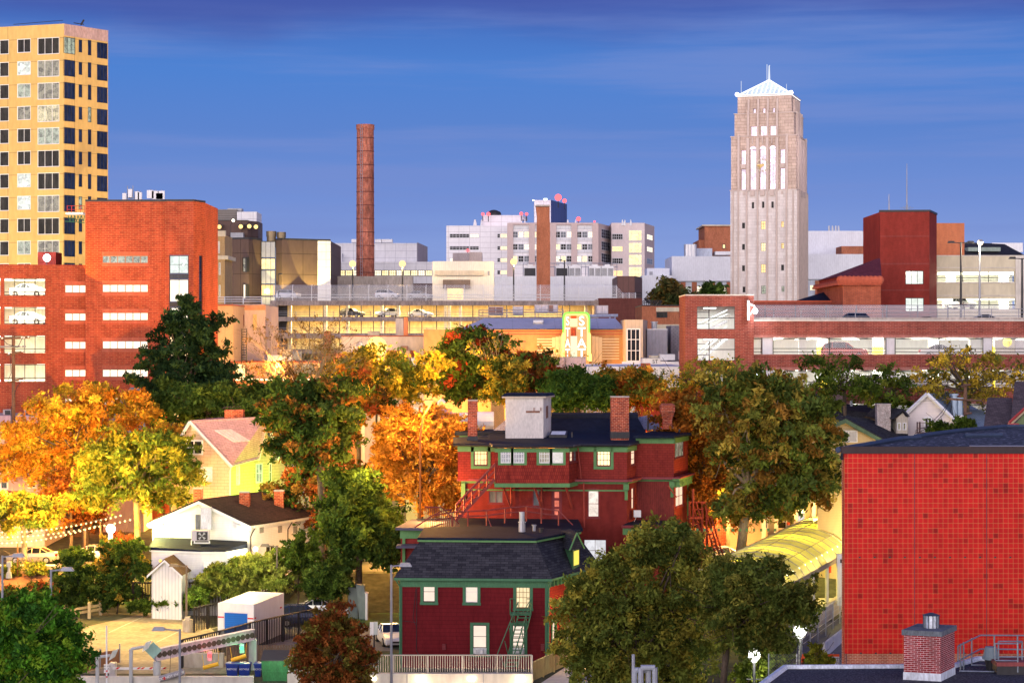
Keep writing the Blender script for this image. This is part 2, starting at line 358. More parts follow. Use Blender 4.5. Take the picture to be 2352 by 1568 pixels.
for (y0,y1,mt) in ((520,650,plain('zinc_panel',(.30,.31,.36),.4,.1,1,.4)),(652,742,L_YEL),(744,855,plain('zinc_panel',(.3,.3,.3))),(857,948,L_WARM),(950,1058,plain('zinc_panel',(.3,.3,.3))),(1060,1152,L_YEL)):
 g3.win(t,g3.rect(Z2,674,y0,788,y1),mt,DARK,3,1,.12,.02)
fin=MB();g1.box(fin,g1.L-.25,g1.L+.1,Z2.z(760,382),Z2.z(645,382),0,.9);g1.box(fin,g1.L-.25,g1.L+.1,Z2.z(968,382),Z2.z(855,382),0,.9);fin.build('window_fin',DARK,t)
for x0,x1,y0 in ((715,795,441),(797,870,448)):
 d=394;m=MB();cx=Z2.x((x0+x1)/2,d);r=Z2.m(x1-x0,d)/2
 m.tube((cx,d,zt-.2),(cx,d,Z2.z(y0+42,d)),r*.9,n=16);m.tube((cx,d,Z2.z(y0+42,d)),(cx,d,Z2.z(y0,d)),r,n=16)
 tag(m.build('roof_exhaust',plain('bronze_metal',(.22,.17,.10),.4,.1,1,.6)),'round bronze exhaust drum on brown roof, '+('wider front one' if x0 == 715 else 'darker one behind it'),'vent')
t=bldg('louvred_plant_room','stepped grey louvred rooftop plant room with brown screen and floodlights','building',Z2,240,650,408)
LOUV=lined('grey_louvre',(.20,.18,.16),.35,.45,.35,rough=.5)
block(t,'louvre_wall',Z2,236,270,484,440,408,10,LOUV,10)
block(t,'white_box',Z2,486,288,640,360,406,8,WPANEL,12);block(t,'duct_cap',Z2,410,262,522,282,409,3,GREY)
block(t,'screen_wall',Z2,295,358,568,500,398,6,BPANEL,8)
m=MB();q=[Z2(568,358,398),Z2(652,360,401)];m.prism([(q[0].x,398),(q[1].x,401),(q[1].x,408),(q[0].x,408)],8,q[0].z);m.build('screen_wall',BPANEL,t)
block(t,'cap_strip',Z2,293,353,570,358,397.9,6.2,DARK);block(t,'condenser',Z2,432,452,535,500,396,2,GREY)
for (x,y) in ((347,406),(515,404),(582,402),(634,406)):
 p=Z2(x,y,396.5);fl=thing('flood_lamp','glaring yellow wall floodlight on the brown rooftop screen, '+{347: 'leftmost',515: 'second from left',582: 'third from left',634: 'rightmost'}[x],'floodlight',p,'rooftop floodlights')
 sphere_lamp('lens',fl,p,.42,glow('sodium_lens',(1,.66,.22),2));MB().box(p.x-.6,p.x+.6,p.y+.55,p.y+1.4,p.z-.1,p.z+.5).build('housing',DARK,fl)
m=MB();p=Z2(433,495,396);q=Z2(433,400,396);m.path([p,q,q+Vector((.5,0,1))],.06);s=m.build('pole',DARK);tag(s,'thin curved pole lamp among the floodlights on brown roof','lamp');MB().ball(q+Vector((.6,0,1.1)),.3).build('lamp_head',glow('pale_lens',(1,.9,.7),4),s)
t=bldg('laboratory_block','long low white panel laboratory with ribbon of lit windows','building',Z2,1200,2020,452)
d=452;block(t,'upper_block',Z2,1250,534,1898,690,d,25,WPANEL,10)
m=MB();a=Z2(1898,527,d);b=Z2(1980,534,d+22);m.prism([(a.x,a.y),(b.x,b.y),(a.x,b.y)],10,a.z);m.build('wing_wall',plain('tan_panel',(.45,.38,.36),.8),t)
block(t,'low_block',Z2,1150,680,2020,900,d-4,10,WPANEL,4)
f=ft(Z2,1150,2020,d-4)
for i in range(14): f.win(t,f.rect(Z2,1222+i*57,746,1276+i*57,790),L_YEL if i % 3 else L_CREAM,DARK,3,2,.1,.03)
m=MB()
for (x0,x1) in ((1383,1423),(1566,1618),(1622,1703)): m.box(Z2.x(x0,d+8),Z2.x(x1,d+8),d+8,d+11,Z2.z(530,d+8),Z2.z(503,d+8))
m.build('roof_fan',STEEL,t);block(t,'stair_box',Z2,1222,613,1308,685,d-2,6,WPANEL)
t=tag(block(None,'retaining_screen',Z2,1100,793,1862,985,405,4,CONC),'long plain grey concrete wall behind the garage roof, below the chimney','wall')
tag(block(None,'brown_shed',Z2,1868,850,2020,985,398,4,BPANEL),'brown metal shed beside the grey concrete wall on garage roof','shed')
d=430;t=thing('smokestack','very tall round red brick smokestack with iron bands','chimney',(P.x(840,d),d,4))
zt=P.z(287,d);cx=P.x(839,d);r1=P.m(39,d)/2;r0=P.m(45,d)/2
m=MB();n=28
for i in range(24):
 m.tube((cx,d,4+(zt-5)*i/24),(cx,d,4+(zt-5)*(i+1)/24),r0+(r1-r0)*i/24,r0+(r1-r0)*(i+1)/24,n,False)
m.tube((cx,d,zt-1),(cx,d,zt),r1+.14,r1+.14,n);m.build('shaft',bricky('brick_stack',(.50,.14,.07),(.34,.075,.045),(.42,.26,.2),.5,.2,.02,var=.45,scale=.35),t)
m=MB()
for i in range(1,19):
 z=zt-i*2.9;rr=r0+(r1-r0)*(z-4)/(zt-5-4);m.tube((cx,d,z-.08),(cx,d,z+.08),rr+.06,None,n)
m.build('iron_band',plain('rust',(.12,.035,.03),.8),t)
m=MB();k=zt
for s in (-.2,.2): m.tube((cx-.7+s,d-r1-.15,20),(cx-.7+s,d-r1-.15,zt),.04,n=4)
for i in range(76): m.tube((cx-.9,d-r1-.15,20+i*.65),(cx-.5,d-r1-.15,20+i*.65),.03,n=4,cap=False)
m.build('ladder',STEEL,t)
d=400;t=thing('brick_stack','square orange brick stack with flared corbelled top','chimney',(P.x(1247,d),d,4))
m=MB();xs=lambda x: Z3.x(x,d)
prof=[(982,875,1000),(980,876,400),(977,878,330),(978,870,262),(976,870,250)]
pts=[]
for i in range(len(prof)-1):
 (r,l,y),(r2,l2,y2)=prof[i],prof[i+1];w=(xs(r)-xs(l));w2=(xs(r2)-xs(l2))
 m.hexa([(xs(l),d,Z3.z(y,d)),(xs(r),d,Z3.z(y,d)),(xs(r),d+w,Z3.z(y,d)),(xs(l),d+w,Z3.z(y,d))],[(xs(l2),d,Z3.z(y2,d)),(xs(r2),d,Z3.z(y2,d)),(xs(r2),d+w,Z3.z(y2,d)),(xs(l2),d+w,Z3.z(y2,d))])
m.build('shaft',BR_OR,t);m=MB().box(xs(866),xs(979),d-.25,d+xs(979)-xs(866),Z3.z(247,d),Z3.z(234,d));m.build('cap',CONC,t)
t=bldg('hospital','large white hospital complex with rows of lit ribbon windows','building',Z3,167,1800,600)
d=600
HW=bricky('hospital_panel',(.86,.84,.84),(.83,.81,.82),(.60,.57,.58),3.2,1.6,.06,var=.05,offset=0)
block(t,'west_wing',Z3,167,397,665,1000,d,20,HW,4);block(t,'west_penthouse',Z3,448,315,762,400,d+3,12,HW)
m=MB();a=Z3(762,315,d+3);b=Z3(803,318,d+14);m.prism([(a.x,a.y),(b.x,b.y),(a.x,b.y)],60,a.z);m.build('penthouse_side',HW,t)
block(t,'middle_wing',Z3,660,382,1345,1000,d-6,26,HW,4)
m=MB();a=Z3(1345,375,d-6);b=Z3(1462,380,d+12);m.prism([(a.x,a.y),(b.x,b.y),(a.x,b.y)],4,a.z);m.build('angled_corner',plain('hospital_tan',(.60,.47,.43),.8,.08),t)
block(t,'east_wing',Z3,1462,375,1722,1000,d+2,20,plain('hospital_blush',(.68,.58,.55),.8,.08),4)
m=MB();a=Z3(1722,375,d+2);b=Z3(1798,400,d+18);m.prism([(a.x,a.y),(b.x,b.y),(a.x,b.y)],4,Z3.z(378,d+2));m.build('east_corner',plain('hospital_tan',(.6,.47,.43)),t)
f=ft(Z3,167,1900,d);fm=ft(Z3,660,1345,d-6);fe=ft(Z3,1462,1722,d+2)
fc=F(Z3.x(1345,d-6),d-6,Z3.x(1462,d+12),d+12);fz=F(Z3.x(1722,d+2),d+2,Z3.x(1798,d+18),d+18)
FR=plain('pale_frame',(.6,.6,.62),.5)
for j,(y0,y1) in enumerate(((460,493),(557,588),(650,683),(746,780))):
 if j < 3:
  f.win(t,f.rect(Z3,192,y0,348,y1),DG if j < 2 else L_CREAM,FR,6,2,.15,.05);f.win(t,f.rect(Z3,350,y0,424,y1),(L_CREAM,DG,L_YEL)[j],FR,3,2,.15,.05)
 f.win(t,f.rect(Z3,566,y0,590,y1),DG,FR,1,2,.12,.05);f.win(t,f.rect(Z3,590,y0,645,y1),L_YEL,FR,2,2,.12,.05)
 if j < 3:
  for (a,b) in ((684,822),(850,990),(1017,1155),(1185,1322)):
   w=(b-a)/3
   for k in range(3):
    mt=(GL_G,DG,L_YEL,L_CREAM)[(j*5+k*3+a) % 4]
    fm.win(t,fm.rect(Z3,a+k*w,y0-18,a+(k+1)*w-2,y1),mt,FR,2,2,.15,.05)
  fc.win(t,fc.rect(Z3,1382,y0-40,1458,y1),GL_N,FR,5,3,.15,.05)
 fe.win(t,fe.rect(Z3,1465,y0,1552,y1+14),L_WARM if j % 2 else DG,FR,5,2,.15,.05)
 fe.win(t,fe.rect(Z3,1595,y0-28,1700,y1+24),L_YEL,FR,4,3,.15,.05)
 fz.win(t,fz.rect(Z3,1738,y0,1782,y1+12),L_CREAM if j != 2 else GL_G,FR,3,2,.15,.05)
m=MB()
for (y) in (412,500,595,690): fm.box(m,.5,fm.L-.5,Z3.z(y+20,d),Z3.z(y,d),0,.25)
m.build('spandrel_band',WPANEL,t)
m=MB()
for x in (668,838,1005,1170,1335): fm.box(m,fm.u(Z3,x)-.9,fm.u(Z3,x)+.9,4,Z3.z(376,d-6),0,.7)
fm.box(m,0,fm.L,Z3.z(392,d-6),Z3.z(375,d-6),0,.71);m.build('frame_pier',plain('hospital_tan',(.6,.47,.43)),t)
block(t,'shaft_wall',Z3,857,197,986,385,d+6,14,HW)
m=MB();a=Z3(986,195,d+6);b=Z3(1113,205,d+26);m.prism([(a.x,a.y),(b.x,b.y),(a.x,b.y)],50,a.z);m.build('shaft_side',lined('navy_panel',(.07,.10,.24),3.6,.5,.05,True),t)
m=MB()
for x in (388,396,443,782,1119,1181,1548,1566,1613): m.tube(Z3(x,396,d+2),Z3(x,350,d+2),.45,.15,6)
m.build('roof_stack',WHITE,t)
m=MB();m.ball(Z3(540,318,d+6),2.2,10,5,.8,0);m.ball(Z3(572,308,d+6),1.0);m.build('roof_dome',DARK,t)
for i,(x,y,r) in enumerate(((453,306,.9),(497,306,1.1),(755,303,1.0),(796,306,.9),(1094,203,1.2),(1044,176,1.9),(1203,345,1.3),(1329,365,.6),(335,592,.9))):
 p=Z3(x,y,d);m=MB();m.tube(p,p-Vector((0,0,(4 if r > 2 else 1.2)+r)),.15);o=m.build('beacon_light',DARK);tag(o,'small red aircraft beacon on '+['penthouse west edge','penthouse roof beside the west edge beacon','penthouse east part, inner of the pair','penthouse far east edge','navy shaft outer corner','top of navy shaft, largest','middle wing roof','right end of middle wing roof','low box before the west wing'][i],'beacon','red roof beacons')
 MB().ball(p,r*.55,10,6).build('lens',glow('beacon_red',(1,.12,.14),2.2),o,True)
block(t,'shaft_lamp',Z3,930,183,958,197,d+6,2,glow('beacon_white',(.85,1,.8),3));block(t,'shaft_lamp',Z3,843,194,856,202,d+6,1,glow('beacon_white',(.8,1,.7),3))
t=bldg('mechanical_penthouse','small tan penthouse box on white roof before the hospital','building',Z3,217,447,470)
block(t,'wall',Z3,217,610,347,690,470,8,plain('tan_panel',(.5,.4,.35)),None);block(t,'east_wall',Z3,347,604,447,690,470.5,8,plain('tan_light',(.58,.47,.41),.8),None)
t=bldg('pump_building','white clapboard pump building with lit doorway on garage deck','building',Z3,58,540,385)
d=372;f=ft(Z3,58,540,d);m=MB();dr=f.rect(Z3,175,888,300,975);f.wall(m,0,f.L,Z3.z(990,d),Z3.z(676,d),[dr],.6)
for a in (0,f.L): m.poly(f.p(a,28),f.p(a,28,-8),f.p(a,Z3.z(676,d),-8),f.p(a,Z3.z(676,d)))
m.poly(f.p(0,Z3.z(676,d)),f.p(f.L,Z3.z(676,d)),f.p(f.L,Z3.z(676,d),-8),f.p(0,Z3.z(676,d),-8));m.build('wall',lined('cream_metal_siding',(.74,.72,.60),.4,.85,.1,True),t)
m=MB();f.quad(m,*dr,-.55);m.build('doorway',L_WARM,t)
block(t,'door_canopy',Z3,140,820,355,886,d-1.2,1.2,plain('brown_paint',(.20,.15,.11),.7));block(t,'duct',Z3,78,748,462,786,d-.6,.6,CREAM);block(t,'louvre',Z3,492,752,508,786,d-.12,.12,GREY)
t=bldg('screen_wall_building','low white louvred screen wall building carrying the coolers','building',Z3,540,1505,420)
block(t,'wall',Z3,538,795,1505,990,420,16,WMETAL,20)
for i,x in enumerate((775,1025,1127,1283,1383)):
 d=424;o=thing('cooling_tower','box cooling tower with '+['dark open louvres left of brick stack','dark open louvres right of brick stack','white slats, first right of the lamp pole','white slats, left of the closest right pair','white slats, rightmost on the roof'][i],'cooling tower',Z3(x+45,792,d+2),'rooftop cooling towers')
 block(o,'casing',Z3,x,712,x+95,795,d,5,STEEL);block(o,'fan_ring',Z3,x+25,700,x+70,712,d+1,3,STEEL)
 m=MB();z0,z1=Z3.z(790,d),Z3.z(730,d)
 if i < 2: m.box(Z3.x(x+4,d),Z3.x(x+91,d),d-.08,d-.01,z0,z1);m.build('louvre',DARK,o)
 else:
  m.box(Z3.x(x+4,d),Z3.x(x+91,d),d-.05,d-.01,z0,z1);m.m=1
  for k in range(9): m.box(Z3.x(x+4,d),Z3.x(x+91,d),d-.2,d-.06,z0+(z1-z0)*(k+.3)/9,z0+(z1-z0)*(k+.7)/9)
  m.m=1;xx=Z3.x(x+47,d);m.box(xx-.1,xx+.1,d-.25,d-.06,z0,z1);m.build('louvre',[DARK,STEEL],o)
m=MB()
for y in (692,720): m.tube(Z3(770,y,430),Z3(1510,y,430),.07,n=4)
for k in range(22): m.tube(Z3(770+k*35,692,430),Z3(770+k*35,790,430),.06,n=4)
tag(m.build('catwalk_railing',STEEL),'grey pipe catwalk railing behind the rooftop coolers','railing')
t=bldg('brown_box_building','brown ribbed metal box building at the right end of garage','building',Z3,1507,1703,395)
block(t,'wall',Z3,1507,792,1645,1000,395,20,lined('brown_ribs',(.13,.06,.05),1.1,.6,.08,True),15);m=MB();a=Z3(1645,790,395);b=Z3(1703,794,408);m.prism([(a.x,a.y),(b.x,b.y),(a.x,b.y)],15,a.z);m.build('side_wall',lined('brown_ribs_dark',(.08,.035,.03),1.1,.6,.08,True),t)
t=bldg('white_box_building','plain white metal box building with smaller box on top','building',Z3,1703,1937,440)
block(t,'wall',Z3,1703,786,1938,1010,440,20,WMETAL,10);block(t,'upper_box',Z3,1740,730,1917,790,446,8,WMETAL)
block(t,'hatch',Z3,1760,757,1785,783,445.8,.2,GREY)
t=bldg('white_hall','long white metal clad hall behind the bell tower with brick piers','building',Z4,130,1210,452)
d=450;block(t,'upper_wall',Z4,130,1232,482,1380,d,20,WMETAL,None);block(t,'lower_wall',Z4,132,1383,482,1500,d+.6,18,plain('pale_blue_grey',(.55,.60,.66),.7),4)
block(t,'east_upper_wall',Z5,980,183,1450,340,d,20,WMETAL,None);block(t,'east_lower_wall',Z5,985,342,1210,480,d+.6,18,plain('pale_blue_grey',(.5,.5,.5)),4)
block(t,'east_top_wall',Z5,980,37,1397,186,d+20,12,WMETAL,None);block(t,'east_end_wall',Z5,1397,45,1412,186,d+21,12,plain('tan_panel',(.5,.4,.35)),None);block(t,'brick_penthouse',Z5,1204,133,1450,190,d+8,8,BR_OR,None)
f=ft(Z4,130,490,d+.6)
for (a,b) in ((193,248),(266,310),(312,355),(365,400),(402,455)): f.win(t,f.rect(Z4,a,1410,b,1470),L_CREAM if a != 193 else L_GREEN,WHITE,3,3,.12,.05)
f2=ft(Z5,985,1210,d+.6)
for (a,b) in ((1005,1038),(1052,1100),(1102,1145)): f2.win(t,f2.rect(Z5,a,377,b,412),L_YEL,WHITE,3,2,.12,.05)
m=MB()
for x in (135,183,250,360,458): f.box(m,f.u(Z4,x),f.u(Z4,x)+1.1,10,Z4.z(1386,d),0,.3)
for x in (1038,1148): f2.box(m,f2.u(Z5,x),f2.u(Z5,x)+1.1,10,Z5.z(348,d),0,.3)
m.build('brick_pier',BR_OR,t)
m=MB()
for x in (1127,1148,1168,1187): m.tube(Z5(x,40,d+24),Z5(x-2 if x % 2 else x,5,d+24),.3,.2)
m.build('roof_mast',STEEL,t)
t=bldg('brick_lab_penthouse','red brick block with cornice just left of the bell tower','building',Z4,290,480,462)
block(t,'wall',Z4,326,1050,482,1235,462,15,BR_OR,10);block(t,'low_wall',Z4,291,1135,330,1190,463,15,BR_OR,10);block(t,'cornice',Z4,313,1044,484,1052,461.5,16,CREAM)
f=ft(Z4,326,482,462);f.win(t,f.rect(Z4,431,1160,452,1187),L_YEL,DARK,1,2,.15,.05)
block(t,'grey_box',Z4,270,1185,372,1235,458,4,plain('pale_blue_grey',(.5,.5,.5)),None);block(t,'white_unit',Z4,390,1203,480,1224,458,4,WHITE,None)
m=MB()
for x in (222,241,260): m.tube(Z4(x,1235,455),Z4(x,1161,455),.75,None,12)
m.build('exhaust_stack',STEEL,t)

t=thing('bell_tower','tall limestone bell tower with glowing belfry and pyramid roof','tower',(P.x(1760,408),408,4))
f=F.px(Z4,480,404,877,400);W=f.L
g=F(f.b.x,f.b.y,f.b.x-f.n.x*W,f.b.y-f.n.y*W)
f_in=lambda o: F(*(f.a-f.n*o+f.t*o),*(f.b-f.n*o-f.t*o));g_in=lambda o: F(*(g.a-g.n*o+g.t*o),*(g.b-g.n*o-g.t*o))
z=lambda y: Z4.z(y,402)
def uu(x): return f.u(Z4,x)
def ring(o): return [f.p(o,0,-o),f.p(W-o,0,-o),f.p(W-o,0,-W+o),f.p(o,0,-W+o)]
secs=[(0,4,z(838)),(.12,z(838),z(516)),(.72,z(516),z(378)),(1.25,z(378),z(268))]
low=[(550,1030),(663,1022),(783,1026),(550,1158),(663,1152),(783,1154),(550,1286),(663,1280),(783,1284),(553,1413),(665,1407),(786,1411),(608,908),(669,906),(725,907)]
ops0=[]
for (x,y) in low:
 big=x in (663,665);w=27 if big else (14 if y < 1000 else 17);h=50 if big else (38 if y < 1000 else 34)
 ops0.append((uu(x),uu(x+w),z(y+h),z(y)))
opsA=[(uu(a),uu(b),z(836),z(592)) for (a,b) in ((597,635),(655,693),(714,752))]+[(uu(a),uu(b),z(c),z(d_)) for (a,b) in ((543,571),(777,806)) for (c,d_) in ((680,596),(838,708))]
opsB=[(uu(a),uu(b),z(520),z(452)) for (a,b) in ((597,635),(656,693),(714,751))]
opsB=[(a,b,max(c,z(515)+.05),d_) for a,b,c,d_ in opsB]
opsC=[(uu(a),uu(a+15),z(378)+.05,z(344)) for a in (609,667,725)]
m=MB()
for (o,z0,z1),ops in zip(secs,(ops0,opsA,opsB,opsC)):
 if ops is opsA: m.build('wall',STONE,t);m=MB()
 ff=f_in(o);gg=g_in(o);sh=lambda rs: [(a-o,b-o,c,e) for a,b,c,e in rs]
 ff.wall(m,0,ff.L,z0,z1,sh(ops),.7 if ops is not ops0 else .3)
 gg.wall(m,0,gg.L,z0,z1,sh([] if ops is ops0 else ops),.7)
 rr=ring(o);m.poly(*[(p.x,p.y,z1) for p in rr])
 for a,b in ((rr[2],rr[3]),(rr[3],rr[0])): m.poly((a.x,a.y,z0),(b.x,b.y,z0),(b.x,b.y,z1),(a.x,a.y,z1))
m.build('upper_wall',bricky('limestone_stained',(.58,.45,.36),(.48,.36,.29),(.30,.22,.17),1.6,.62,.03,var=.16,scale=.4),t)
m=MB()   
for r in opsA[:3]:
 for fr in (f_in(.12),g_in(.12)):
  u0,u1=r[0]-.12,r[1]-.12;cu=(u0+u1)/2;rad=(u1-u0)/2;zc=r[3]
  for i in range(8):
   t0,t1=math.pi*i/8,math.pi*(i+1)/8
   m.poly(fr.p(cu,zc,.012),fr.p(cu+rad*math.cos(t0),zc+rad*math.sin(t0),.012),fr.p(cu+rad*math.cos(t1),zc+rad*math.sin(t1),.012))
m.build('arch_light',L_LILAC,t)
PIL=plain('limestone_pier',(.54,.44,.38),.9,.1,.5)
m=MB()
for fr,k in ((f,0),(g,1)):
 for x in (497,528,578,643,701,757,816,855):
  u=uu(x);fr.box(m,u-.14,u+.14,4,z(842),-.1,.32)
 for x in (586,643,701,759): fr.box(m,uu(x)-.28,uu(x)+.28,z(842),z(525),-.3,.3)
 for x in (530,818): fr.box(m,uu(x)-.22,uu(x)+.22,z(842),z(505),-.3,.25)
 for x in (584,642,700,757): fr.box(m,uu(x)-.2,uu(x)+.2,z(520),z(362),-.9,-.3);fr.box(m,uu(x)-.2,uu(x)+.2,z(382),z(288),-1.4,-.85)
 for x in (613,672,729): fr.box(m,uu(x)-.45,uu(x)+.45,z(872),z(838),-.05,.3);fr.box(m,uu(x)-.12,uu(x)+.12,z(560),z(522),-.2,.15)
 for x in (562,790): fr.box(m,uu(x)-.2,uu(x)+.2,z(865),z(846),-.05,.15)
 for (a,b) in ((542,572),(776,806)): fr.box(m,uu(a),uu(b),z(706),z(682),-.3,.0)
for o,y in ((.0,838),(.1,516),(.7,378),(1.2,268)):
 for fr in (f_in(o),g_in(o)): fr.box(m,-.12,fr.L+.12,z(y),z(y-5),-.5,.14)
m.build('pier',PIL,t)
for (r,(x,y)) in zip(ops0,low):
 mt={1022: L_WARM,1152: L_YEL,1280: L_WARM,1026: L_WARM,1154: L_WARM,1407: L_GREEN,1411: L_GREEN}.get(y,DG)
 f.win(t,r,mt,DARK,2,3,.06,-.25,mw=.05)
for i,fr in enumerate((f,g)):
 for r in (opsA+opsB+opsC):
  fr.win(t,(r[0]+.001,r[1]-.001,r[2],r[3]),L_LILAC,WHITE,1 if r in opsB+opsC else 2,{0: 9}.get(opsA.index(r) if r in opsA[:1] else 1,6 if r in opsA[:3] else 3) if r in opsA else 1,.05,-.85 if r in opsA else (-1.4 if r in opsB else -1.9),mw=.09)
for x in (889,905,918): pass
c0=f.p(uu(675),z(690),.35);rad=Z4.m(36,401);m=MB()
for i in range(36):
 a0,a1=2*math.pi*i/36,2*math.pi*(i+1)/36
 m.tube(c0+Vector((f.t.x,f.t.y,0))*rad*math.cos(a0)+Vector((0,0,rad*math.sin(a0))),c0+Vector((f.t.x,f.t.y,0))*rad*math.cos(a1)+Vector((0,0,rad*math.sin(a1))),.05,n=4)
for i in range(12):
 a0=2*math.pi*i/12;e=Vector((f.t.x,f.t.y,0))*math.cos(a0)+Vector((0,0,math.sin(a0)))
 m.tube(c0+e*rad*.84,c0+e*rad*1.12,.13,n=4)
m.build('clock_dial',CREAM,t)
m=MB();T3=Vector((f.t.x,f.t.y,0));Zv=Vector((0,0,1))
m.tube(c0-T3*rad*.85-Zv*rad*.05,c0+T3*rad*.3+Zv*rad*.12,.28,.14,4);m.tube(c0+T3*.1*rad+Zv*.15*rad,c0-T3*rad*.6-Zv*rad*.55,.32,.1,4);m.build('clock_hand',plain('gilt',(.8,.6,.25),.4),t)
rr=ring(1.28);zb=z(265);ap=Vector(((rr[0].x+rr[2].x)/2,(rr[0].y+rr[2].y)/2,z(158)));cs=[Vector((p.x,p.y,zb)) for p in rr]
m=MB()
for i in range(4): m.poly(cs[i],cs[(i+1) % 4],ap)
m.build('roof',lit('roof_glass_glow',(.68,.78,1),1.15,.45,.6),t)  # floodlighting and inner light put into the panes as emission
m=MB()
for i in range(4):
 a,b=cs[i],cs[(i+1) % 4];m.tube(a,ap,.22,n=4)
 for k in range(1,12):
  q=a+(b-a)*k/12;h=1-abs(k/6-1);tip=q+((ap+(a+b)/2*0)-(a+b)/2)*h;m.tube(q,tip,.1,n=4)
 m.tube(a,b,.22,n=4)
m.build('roof_bar',glow('floodlit_bar_glow',(.95,.97,1),1.6),t)  # bars emit in place of the floodlight falling on them
m=MB();m.tube(ap-Zv,ap+Zv*3,.28,.12);m.tube(ap+Zv*3,Vector((ap.x+.2,ap.y,z(66))),.12,.04);m.tube(ap+Vector((-.45,0,0)),ap+Vector((-.45,0,3.3)),.06);m.tube(cs[0]+Vector((.7,0,0)),cs[0]+Vector((.7,0,3)),.05);m.tube(cs[1]+Vector((-1,0,0)),cs[1]+Vector((-1,0,2)),.04);m.build('spire',glow('spire_glow',(.85,.9,1),.9),t)  # spire and rods glow by themselves to look floodlit
for i in (0,1): MB().ball(cs[i]+Vector((f.n.x*.6,f.n.y*.6,.2)),.45).build('roof_lamp',glow('lamp_violet',(.95,.85,1),4),t,True)

def paint(name,col):
 return MC[name] if name in MC else plain(name,col,.25,.03,1.,.2,.6)
TYRE=plain('tyre',(.02,.02,.02),.8);RIM=plain('rim',(.45,.45,.47),.3,.05,1,.8);CGL=glass('car_glass',(.02,.025,.035),.05)
HEADL=plain('headlight_glass',(.75,.78,.8),.15,.05,1,0,.9);TAIL=plain('tail_red',(.5,.01,.01),.25)
def make_car(name,label,pm,group=None,kind='sedan'):
 """front faces -Y; 4.6 m long, rounded sections"""
 t=thing(name,label,'car',(0,0,0),group)
 L,Wd=4.6,.9
 if kind == 'sedan': prof=[(-2.3,.35,.62,.62),(-2.2,.22,.72,.72),(-1.3,.2,.92,.92),(-.75,.2,.98,1.0),(.05,.2,.98,1.44),(.8,.2,.99,1.42),(1.5,.2,1.02,1.06),(2.15,.25,1.0,1.0),(2.3,.38,.85,.85)]
 else: prof=[(-2.25,.4,.75,.75),(-2.15,.3,.95,.95),(-1.2,.3,1.06,1.08),(-.8,.3,1.08,1.15),(-.15,.3,1.1,1.64),(1.2,.3,1.12,1.66),(1.95,.3,1.12,1.5),(2.2,.3,1.1,1.15),(2.3,.45,.95,.95)]
 body=MB();rings=[]
 for (y,zb,zm,zt) in prof:
  w=Wd*(1 if abs(y) < 1.9 else .93 if abs(y) < 2.25 else .84)
  rings.append([(-w*.92,y,zb),(-w,y,zb+.18),(-w,y,(zb+zm)/2+.08),(-w*.93,y,zm),(w*.93,y,zm),(w,y,(zb+zm)/2+.08),(w,y,zb+.18),(w*.92,y,zb)])
 for a,b in zip(rings,rings[1:]):
  for i in range(8): j=(i+1) % 8;body.poly(a[i],b[i],b[j],a[j])
 body.poly(*rings[0]);body.poly(*rings[-1][::-1])
 up=[(y,zm,zt) for (y,zb,zm,zt) in prof if zt > zm+.05]
 i0=[p[0] for p in prof].index(up[0][0]);lo=[(prof[i0-1][0],prof[i0-1][2])]+[(y,zm) for y,zm,zt in up];
 yl=[prof[i0-1]]+[p for p in prof if p[3] > p[2]+.05]+[prof[min(len(prof)-1,i0+len(up))]]
 gr=[];rf=[]
 for (y,zb,zm,zt) in yl: h=max(zt-zm,.0);gr.append([(-Wd*.9,y,zm-.01),(-Wd*(.9-.22*min(h/.5,1)),y,zm+h),(Wd*(.9-.22*min(h/.5,1)),y,zm+h),(Wd*.9,y,zm-.01)])
 win=MB()
 for a,b in zip(gr,gr[1:]):
  for i in range(3): win.poly(a[i],b[i],b[i+1],a[i+1])
 top=[g for g in gr if g[1][2]-g[0][2] > .3]
 for a,b in zip(top,top[1:]): body.hexa([a[1],b[1],b[2],a[2]],[(p[0],p[1],p[2]+.035) for p in (a[1],b[1],b[2],a[2])])
 for s in (1,2):   
  for q in range(len(gr)-1):
   a,b=gr[q][s],gr[q+1][s]
   if abs(a[2]-b[2]) > .15: body.tube(a,b,.035,n=4)
 for q in range(1,len(gr)-1):
  for s,e in ((0,1),(3,2)):
   if gr[q][e][2]-gr[q][s][2] > .3: body.tube(gr[q][s],gr[q][e],.035,n=4)
 body.build('body',pm,t,False);win.build('windows',CGL,t)
 for x in (-1,1):
  for y in (-1.4,1.4):
   w=MB();w.tube((x*.72,y,.33),(x*.925,y,.33),.34,n=18);o=w.build('wheel',TYRE,t);MB().tube((x*.9,y,.33),(x*.94,y,.33),.21,n=12).build('rim',RIM,o)
 for x in (-1,1):
  MB().box(min(x*.45,x*.8),max(x*.45,x*.8),prof[0][0]-.02,prof[0][0]+.25,.58 if kind == 'sedan' else .68,.70 if kind == 'sedan' else .84).build('headlight',HEADL,t)
  MB().box(min(x*.5,x*.8),max(x*.5,x*.8),2.15,2.33,.72,.92).build('tail_light',TAIL,t)
  MB().ball((x*.98,-.72,1.02),.1,6,4).build('mirror',pm,t)
 MB().box(-.5,.5,prof[0][0]-.03,prof[0][0]+.1,.36,.5).build('grille',DARK,t);MB().box(-.26,.26,2.28,2.345,.6,.72).build('licence_plate',WHITE,t)
 return t
PW,PB,PS,PR,PT,PBL=paint('car_white',(.75,.76,.78)),paint('car_black',(.02,.021,.025)),paint('car_silver',(.45,.46,.48)),paint('car_red',(.6,.07,.03)),paint('car_tan',(.38,.33,.28)),paint('car_navy',(.02,.04,.12))
PROTO={}
